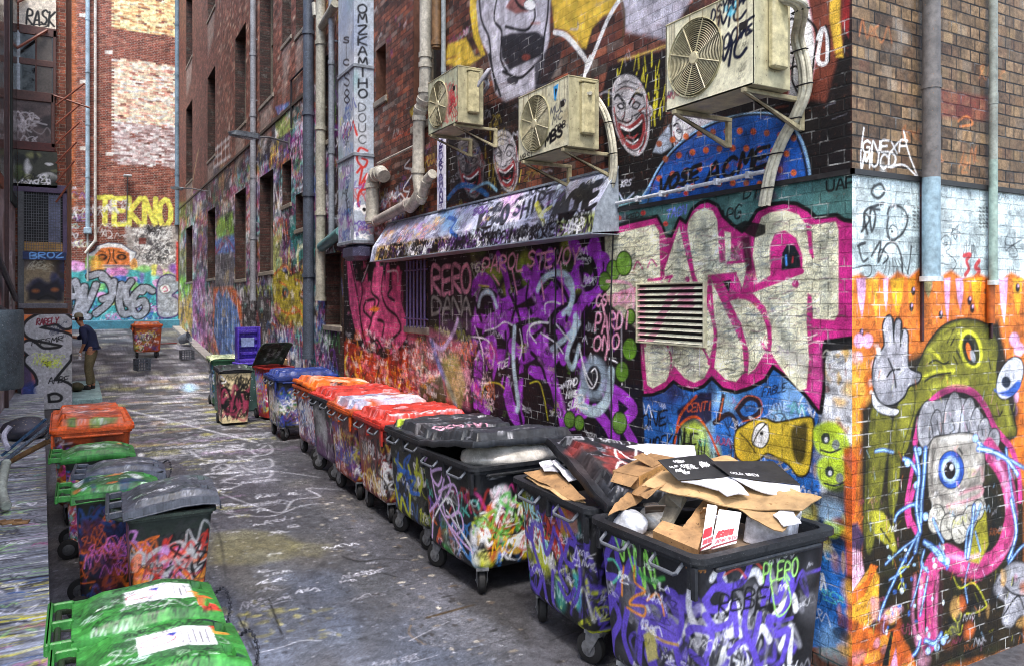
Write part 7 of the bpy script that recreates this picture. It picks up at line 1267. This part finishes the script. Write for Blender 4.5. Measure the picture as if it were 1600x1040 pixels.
# beer carton standing on end
def asahi(s): s.F("0,560 1000,430 1000,1000 0,1000", 'd8d4d8'); s.T("ASAHI", 120, 740, 820, 690, 150, 60, 'b81c2c', .15, .1); s.S([(0, 820), (1000, 740)], 10, '3a2a30'); s.T("JAPAN BEER", 80, 900, 980, 850, 90, 22, 'b83a44', 0, .1); s.S([(0, 975), (1000, 900)], 60, '7a1c24', sm=False); s.F("560,250 900,220 880,420 600,440", 'a8904c', .7)
qsheet('beer_carton', pz((1110, 858, .98), (1150, 848, 1.0)) + [tuple(Vector(p)) for p in pz((1158, 800, 1.14), (1124, 796, 1.13))], 60, 90, 'dcdce4', asahi, PCARD, 'white drinks carton panel with a red word at the rim of the front bin', 'carton', .012, 5)
qsheet('beer_carton', pz((1094, 860, .98), (1110, 856, .98)) + [tuple(Vector(p)) for p in pz((1120, 790, 1.15), (1106, 788, 1.14))], 40, 90, 'd8d8e2', asahi, PCARD, 'narrower white drinks carton panel just left of its twin', 'carton', .012, 6)
card('open_carton', [(1020, 828, 1.03), (1090, 858, .985), (1098, 832, 1.03), (1035, 812, 1.05)], KR, 'kraft box rim inside the left corner of the front bin', t=.05)
card('cardboard_sheet', [(1060, 830, 1.0), (1100, 840, .96), (1140, 790, 1.1), (1100, 780, 1.12)], KR, 'brown sheet leaning in the shade under the heap'); card('grey_carton', [(1015, 800, 1.0), (1045, 820, .98), (1070, 775, 1.12), (1040, 770, 1.12)], plain('card_grey', h('8c8678')), 'grey box panel leaning under the kraft sheet', 'carton', t=.03)
mb = MB(); mb.box(-.16, -.12, 0, .16, .12, .16, .01); o = mb.build('white_carton', WHC, None, label='white carton at the right end of the front bin', cat='carton'); o.location = onZ(1205, 822, 1.0) + (.93,); o.rotation_euler = (.15, -.1, .5)
mb = MB(); mb.box(2.72, 2.93, .5, 3.58, 3.63, .93, .03); mb.build('rubbish_fill', plain('rubbish_mix', h('6a5a4a'), .7, nscale=9, lo=.3, hi=1.8, speck=h('b8b0a8')), None, label='dark mixed rubbish packed under the cardboard in the front bin', cat='rubbish')
mb = MB(); mb.box(2.78, 3.94, .5, 3.62, 4.72, .9, .03); mb.build('rubbish_fill', plain('rubbish_mix', h('6a5a4a')), None, label='dark mixed rubbish filling the second bin under its propped lid', cat='rubbish')
def bag(name, c, r, mat, label, seed, cat='rubbish bag'):
    import bmesh
    me = bpy.data.meshes.new(name); bm = bmesh.new(); bmesh.ops.create_icosphere(bm, subdivisions=4, radius=1.); rn = np.random.RandomState(seed); K = rn.normal(0, 1, (26, 3)); ph = rn.uniform(0, 6, 26)
    for v in bm.verts:
        d = sum(math.sin(2.6 * (1 + i % 4) * v.co.dot(Vector(K[i])) + ph[i]) / (2 + i % 4 * 1.5) for i in range(26)) * .035; v.co = Vector((v.co.x * r[0], v.co.y * r[1], v.co.z * r[2])) * (1 + d)
    bm.to_mesh(me); bm.free(); o = bpy.data.objects.new(name, me); COL.objects.link(o); me.materials.append(mat); me.polygons.foreach_set('use_smooth', np.ones(len(me.polygons), bool)); o.location = c; return tag(o, label, cat)
FILM = plain('film_clear', h('b8b4ac'), .22, 0, 9, .55, 1.4, .01, spec=.9); FILM2 = plain('film_white', h('c8ccd4'), .25, 0, 12, .6, 1.3, .008, spec=.8)
bag('rubbish_bag', (3.08, 5.5, 1.04), (.44, .25, .13), FILM, 'crumpled clear plastic bag bulging out under the lid of the third bin', 3); bag('rubbish_bag', (3.5, 5.35, 1.04), (.1, .09, .08), FILM2, 'small white plastic bag squeezed at the wall end of the third bin', 4)
bag('rubbish_bag', onZ(985, 812, 1.) + (.98,), (.09, .12, .08), FILM2, 'small white and blue plastic bag at the left rim of the front bin', 5); bag('rubbish_bag', onZ(1020, 800, 1.) + (.97,), (.12, .12, .09), FILM, 'clear plastic wrap beside the small white bag in the front bin', 6)
for i, (pts, lb) in enumerate((([(818, 737, 1.08), (862, 728, 1.14), (915, 778, 1.06), (897, 782, 1.04)], 'upper folded kraft sheet sticking out of the second bin'), ([(822, 745, 1.05), (840, 735, 1.09), (915, 783, 1.035), (880, 778, 1.04)], 'lower folded kraft sheet sticking out of the second bin'), ([(842, 722, 1.16), (860, 716, 1.18), (872, 735, 1.14), (850, 735, 1.13)], 'cream scrap of card at the back of the folded kraft sheets'))): card('cardboard_sheet', pts, (KR, KR2, WHC)[i], lb, group=None)
card('cardboard_scrap', [(862, 720, 1.19), (868, 716, 1.2), (905, 748, 1.13), (888, 750, 1.12)], WHC, 'white torn strip under the propped black lid')

# ================================================================== left side clutter and the far alley
mb = MB(); pts = [(-.62, 3.9 + k * .16, .42 + .1 * math.sin(k * .5)) for k in range(12)]
rr_ = []; P_ = []
p0 = pz((10, 790, .42), (4, 775, .45), (3, 755, .52), (7, 735, .58), (10, 722, .62)); Q = catmull(p0, 12)
for i, q in enumerate(Q): P_.append(tuple(q)); rr_.append(.046 if i % 2 else .038)
mb.tube(P_, rr_, 12); mb.build('corrugated_hose', plain('hose_ribbed', h('a8b0a4'), .5), None, True, label='ribbed grey hose rising at the left edge above the ledge', cat='hose')
def plank(p, q, w, t, mat, label, cat='plank'):
    a, b = Vector(p), Vector(q); d = (b - a).normalized(); s_ = d.cross(Vector((0, 0, 1))).normalized() * w / 2; n_ = s_.cross(d).normalized() * t
    mb = MB(); mb.add([a - s_, a + s_, b + s_, b - s_, a - s_ + n_, a + s_ + n_, b + s_ + n_, b - s_ + n_], [(3, 2, 1, 0), (4, 5, 6, 7), (0, 1, 5, 4), (1, 2, 6, 5), (2, 3, 7, 6), (3, 0, 4, 7)]); return mb.build(name_ if False else 'plank', mat, None, bevel=.004, label=label, cat=cat)
p_ = pz((0, 728, .42), (76, 668, .85)); plank(p_[0], p_[1], .1, .03, plain('alu_strip', h('8a9cb0'), .3, .5), 'long metal rail leaning behind the green lidded bins', 'rail')
p_ = pz((5, 712, .5), (74, 655, .9)); plank(p_[0], p_[1], .06, .03, plain('alu_blue', h('4a6a8c'), .3, .4), 'second metal rail, bluish, just above the first', 'rail')
p_ = pz((14, 725, .38), (76, 692, .66)); plank(p_[0], p_[1], .07, .05, KR, 'bare timber batten under the metal rails')
for i, (a, b, c) in enumerate(((12, 815, 25), (34, 815, -10))):
    x, y = onZ(a if i == 0 else 33, b, .36); mb = MB(); mb.box(-.06, -.045, 0, .06, .045, .018, .003); mb.box(-.06, .02, .017, .0, .045, .03, .003); o = mb.build('wood_offcut', KR, None, label=('left of two small timber offcuts on the painted ledge', 'right of two small timber offcuts on the painted ledge')[i], cat='wood', group='timber offcuts'); o.location = (x, y, .352); o.rotation_euler = (0, 0, math.radians(c))
bag('rubbish_heap', onZ(40, 672, .45) + (.48,), (.3, .4, .16), plain('heap_dark', h('3a3a44'), .6, nscale=6, lo=.3, hi=2.2, speck=h('c8b48c')), 'dark heap of bags and scraps behind the leaning rails', 11, 'rubbish')
mb = MB(); p0 = pz((12, 700, .6), (6, 680, .7), (16, 665, .8)); mb.tube([tuple(q) for q in catmull(p0, 6)], .03, 8); mb.build('chair_frame', plain('tube_white', h('c8c8d8')), None, True, label='bent pale tube sticking up from the heap at the left edge', cat='tube')
mb = MB(); c_ = (-1.02, 15.2, 1.25); mb.lathe([(.02, 0), (.3, 0), (.32, .05), (.32, 1.1), (.3, 1.15), (.02, 1.15)], (0, 0, 0), 'z', 22); o = mb.build('metal_drum', plain('drum_grey', h('5a666c'), .5, .3, speck=h('c8c8cc')), None, True, label='grey metal drum fixed on the left wall above the ledge', cat='tank'); o.location = (-1.05, 13.5, 1.0)
def crate(px, py, w, hgt, col, label, rz=0., name='milk_crate', cat='crate'):
    x, y = onG(px, py); t = empty(name, (x, y, gz(y)), rz, label, cat, 'plastic crates left in the alley'); mb = MB(); n = 6; b = .018
    for zz in np.linspace(0, hgt - b, 5):
        mb.box(-w / 2, -w / 2, zz, w / 2, -w / 2 + b, zz + b); mb.box(-w / 2, w / 2 - b, zz, w / 2, w / 2, zz + b); mb.box(-w / 2, -w / 2 + b, zz, -w / 2 + b, w / 2 - b, zz + b); mb.box(w / 2 - b, -w / 2 + b, zz, w / 2, w / 2 - b, zz + b)
    mb.build('rails', plastic(col), t); mb = MB()
    for k in range(n):
        u = -w / 2 + (w - b) * k / (n - 1)
        for v_ in (-w / 2 - .002, w / 2 - b + .002): mb.box(u, v_, 0, u + b, v_ + b, hgt); mb.box(v_, u, 0, v_ + b, u + b, hgt)
    mb.build('uprights', plastic(col), t); mb = MB()
    for k in range(7): u = -w / 2 + .02 + (w - .06) * k / 6; mb.box(u, -w / 2 + .02, .003, u + .014, w / 2 - .02, .014)
    mb.build('base_grid', plastic(col), t); return t
crate(222, 578, .36, .34, '5a626c', 'grey milk crate standing in the middle of the alley', .3); crate(292, 561, .38, .3, '5a5e66', 'grey milk crate near the kerb on the right', .1)
x, y = onG(281, 540); mb = MB(); mb.lathe([(.02, 0), (.15, 0), (.19, .34), (.2, .36), (.19, .36), (.14, .03), (.02, .03)], (0, 0, 0), 'z', 18); o = mb.build('bucket', plain('bucket_grey', h('7a8088')), None, True, label='grey bucket tipped on its side by the far kerb', cat='bucket'); o.location = (x, y, gz(y) + .2); o.rotation_euler = (math.radians(70), 0, math.radians(60))
x, y = onG(262, 538); plank((x - .25, y, gz(y) + .02), (x + .3, y + .1, gz(y) + .03), .16, .03, plain('board_red', h('7a2c28')), 'dull red board lying by the tipped bucket')
# purple crates stacked on the bin behind the cream one
t = empty('purple_crate', (3.1, 16.9, 1.0), .1, 'stack of purple plastic crates standing on end behind the cream tagged bin', 'crate')
PV = plain('plastic_violet', h('4a34a8'), .35, speck=h('c8c8e8')); mb = MB(); mb.box(-.24, -.2, 0, .24, .2, .06, .01); mb.box(-.24, .15, .06, .24, .2, .72, .015); mb.box(-.24, -.02, .06, -.2, .2, .72, .01); mb.box(.2, -.02, .06, .24, .2, .72, .01); mb.box(-.3, -.22, -.06, .3, .22, -.0, .02); mb.build('shell', PV, t)
mb = MB()
for k in range(4): mb.box(-.2, .1, .14 + .15 * k, .2, .149, .2 + .15 * k, .006)
mb.build('ribs', PV, t); mb = MB(); mb.box(-.14, .08, .3, .14, .1, .5, .01); mb.build('panel', plain('panel_paleblue', h('8a9ac8')), t)
mb = MB(); mb.box(2.45, 16.5, 0, 3.3, 17.2, .93, .03); o = mb.build('cabinet', plain('cabinet_teal', h('3c5a58'), .5, nscale=5, lo=.4, hi=1.8, speck=h('c8c8d8')), None, label='low tagged cabinet under the purple crates', cat='cabinet')
card('cardboard_box', [(440, 562, 1.05), (458, 560, 1.05), (456, 552, 1.1), (442, 553, 1.1)], KR2, 'pale carton poking up behind the blue lidded bin', t=.14)
# backpack on the path
bag('backpack', (-.08, 20.9, .25), (.15, .2, .11), plain('bag_olive', h('3a3620'), .7, lo=.5, hi=1.6), 'dark olive bag lying on the mint path behind the man', 15, 'bag')

# ================================================================== the man painting the side of the cabinet
def skin(name, joints, edges, mat, parent, sub=2):
    """joints: name -> (x, y, z, r); root first"""
    ks = list(joints); me = bpy.data.meshes.new(name); me.from_pydata([joints[k][:3] for k in ks], [(ks.index(a), ks.index(b)) for a, b in edges], []); o = bpy.data.objects.new(name, me); COL.objects.link(o)
    m = o.modifiers.new('skin', 'SKIN'); m.use_smooth_shade = True; m.use_x_symmetry = False
    for i, k in enumerate(ks): r = joints[k][3]; me.skin_vertices[0].data[i].radius = (r, joints[k][4] if len(joints[k]) > 4 else r); me.skin_vertices[0].data[i].use_root = (i == 0)
    s_ = o.modifiers.new('sub', 'SUBSURF'); s_.levels = s_.render_levels = sub; me.materials.append(mat)
    if parent: o.parent = parent
    return o
# local frame: x to the man's right in the picture (+x = photo right), y away, z up; he faces -x
mx, my = .2, 21.3
man = empty('person', (mx, my, .14), math.radians(-18), 'person in a dark blue jumper, cap and khaki trousers stooping to spray the cabinet side', 'person'); man.scale = (1.02,) * 3
SK_ = plain('skin', h('b07a5c'), .5, 0, 40, .85, 1.1, 0); NAVY = plain('jumper_navy', h('20284a'), .85, 0, 60, .7, 1.3, .002); KHA = plain('trousers_khaki', h('6e6448'), .85, 0, 40, .7, 1.3, .003); SH = plain('shoe_dark', h('1c1a18'), .6)
J = dict(pel=(.04, 0, .93, .13, .15), sp1=(.03, 0, 1.08, .125, .15), sp2=(-.02, 0, 1.25, .13, .165), che=(-.08, 0, 1.4, .12, .17), nk=(-.17, 0, 1.5, .055), hd0=(-.22, 0, 1.57, .07), hd1=(-.25, 0, 1.66, .085), hd2=(-.25, 0, 1.73, .07),
         shn=(-.1, -.18, 1.42, .065), eln=(-.03, -.24, 1.15, .045), wrn=(-.12, -.22, .93, .03), pan=(-.15, -.22, .87, .034), shf=(-.12, .18, 1.43, .065), elf=(-.28, .2, 1.2, .045), wrf=(-.5, .16, 1.24, .03), paf=(-.58, .15, 1.27, .034),
         hin=(.04, -.09, .88, .1), knn=(-.01, -.1, .5, .07), ann=(.02, -.11, .1, .045), hif=(.04, .09, .88, .1), knf=(-.06, .1, .5, .07), anf=(.04, .12, .1, .045), fn=(.0, -.11, .05, .04), tn=(-.15, -.12, .035, .035), ff=(.02, .12, .05, .04), tf=(-.14, .13, .035, .035))
skin('body', J, [('pel', 'sp1'), ('sp1', 'sp2'), ('sp2', 'che'), ('che', 'nk'), ('nk', 'hd0'), ('hd0', 'hd1'), ('hd1', 'hd2'), ('che', 'shn'), ('shn', 'eln'), ('eln', 'wrn'), ('wrn', 'pan'), ('che', 'shf'), ('shf', 'elf'), ('elf', 'wrf'), ('wrf', 'paf'), ('pel', 'hin'), ('hin', 'knn'), ('knn', 'ann'), ('pel', 'hif'), ('hif', 'knf'), ('knf', 'anf'), ('ann', 'fn'), ('fn', 'tn'), ('anf', 'ff'), ('ff', 'tf')], SK_, man)
def sub_(keys, g, extra=None): d = {k: (J[k][0], J[k][1], J[k][2]) + tuple(r + g for r in J[k][3:]) for k in keys}; d.update(extra or {}); return d
d_ = sub_(('sp1', 'sp2', 'che', 'shn', 'eln', 'shf', 'elf'), .022, dict(pe=(.04, 0, .98, .15, .17), mn=(-.07, -.232, 1.06, .045), mf=(-.36, .185, 1.21, .045), nk2=(-.15, 0, 1.48, .075)))
skin('jumper', d_, [('sp1', 'pe'), ('sp1', 'sp2'), ('sp2', 'che'), ('che', 'nk2'), ('che', 'shn'), ('shn', 'eln'), ('eln', 'mn'), ('che', 'shf'), ('shf', 'elf'), ('elf', 'mf')], NAVY, man)
d_ = sub_(('pel', 'hin', 'knn', 'hif', 'knf'), .024, dict(wa=(.035, 0, 1.02, .14, .16), an=(.015, -.11, .1, .07), af=(.03, .12, .1, .07), mn=(.01, -.105, .3, .078), mf=(-.01, .11, .3, .078)))
skin('trousers', d_, [('pel', 'wa'), ('pel', 'hin'), ('hin', 'knn'), ('knn', 'mn'), ('mn', 'an'), ('pel', 'hif'), ('hif', 'knf'), ('knf', 'mf'), ('mf', 'af')], KHA, man)
for yy, xx in ((-.115, 0), (.125, .02)): mb = MB(); mb.lathe([(.01, -.0), (.05, .0), (.055, .03), (.05, .07), (.035, .1)], (xx, yy, 0), 'z', 14); mb.tube([(xx, yy, .05), (xx - .08, yy, .045), (xx - .17, yy, .035), (xx - .2, yy, .03)], [.05, .052, .045, .025], 12); mb.build('shoe', SH, man, True)
mb = MB(); mb.lathe([(.092, 1.69), (.098, 1.72), (.09, 1.77), (.06, 1.8), (.01, 1.81)], (-.25, 0, 0), 'z', 20); mb.slab([(-.31, -.07, 1.715), (-.31, .07, 1.715), (-.4, .05, 1.695), (-.42, 0, 1.69), (-.4, -.05, 1.695)][::-1], .012); mb.build('cap', plain('cap_khaki', h('8c846c'), .8), man, True)
mb = MB(); mb.lathe([(.02, 1.6), (.088, 1.62), (.094, 1.68), (.09, 1.7)], (-.235, 0, 0), 'z', 16); mb.build('hair', plain('hair_dark', h('2a1e18'), .9), man, True)
mb = MB(); mb.tube([(-.345, 0, 1.66), (-.365, 0, 1.64), (-.34, 0, 1.62)], [.012, .018, .012], 8); mb.build('nose', SK_, man, True)
for yy in (-.09, .09): mb = MB(); mb.tube([(-.235, yy, 1.69), (-.225, yy * 1.08, 1.66), (-.235, yy, 1.63)], .013, 8); mb.build('ear', SK_, man, True)
def hand(c, d, lab):
    c = Vector(c); d = Vector(d).normalized(); s_ = Vector((0, 1, 0)) if abs(d.y) < .8 else Vector((1, 0, 0)); n_ = d.cross(s_).normalized(); mb = MB()
    for k, L_ in enumerate((.06, .068, .064, .05)): b = c + s_ * (.026 - .017 * k) + d * .03; mb.tube([b, b + d * L_ * .5 + n_ * .008, b + d * L_ * .75 + n_ * .03, b + d * L_ * .7 + n_ * .05], [.0095, .009, .008, .007], 7)
    mb.tube([c + s_ * .03, c + s_ * .05 + d * .025 + n_ * .015, c + s_ * .045 + d * .05 + n_ * .035], [.011, .0095, .008], 7); mb.build('fingers', SK_, man, True)
hand(J['paf'][:3], (-1, 0, .1), 0); hand(J['pan'][:3], (-.2, 0, -1), 0)
for c_, lb, cc in (((-.15, -.22, .79), 'white spray can held low in the near hand of the stooping person', 'd8d8dc'), ((-.64, .15, 1.25), 'dark spray can held up against the cabinet by the stooping person', '3a3a48')):
    mb = MB(); mb.lathe([(.01, -.07), (.03, -.07), (.032, -.06), (.032, .06), (.022, .075), (.012, .08), (.012, .1), (.005, .1)], (0, 0, 0), 'z', 14); o = mb.build('spray_can', plain('can_' + cc, h(cc), .35), None, True, label=lb, cat='spray can'); o.location = man.matrix_basis @ Vector(c_)
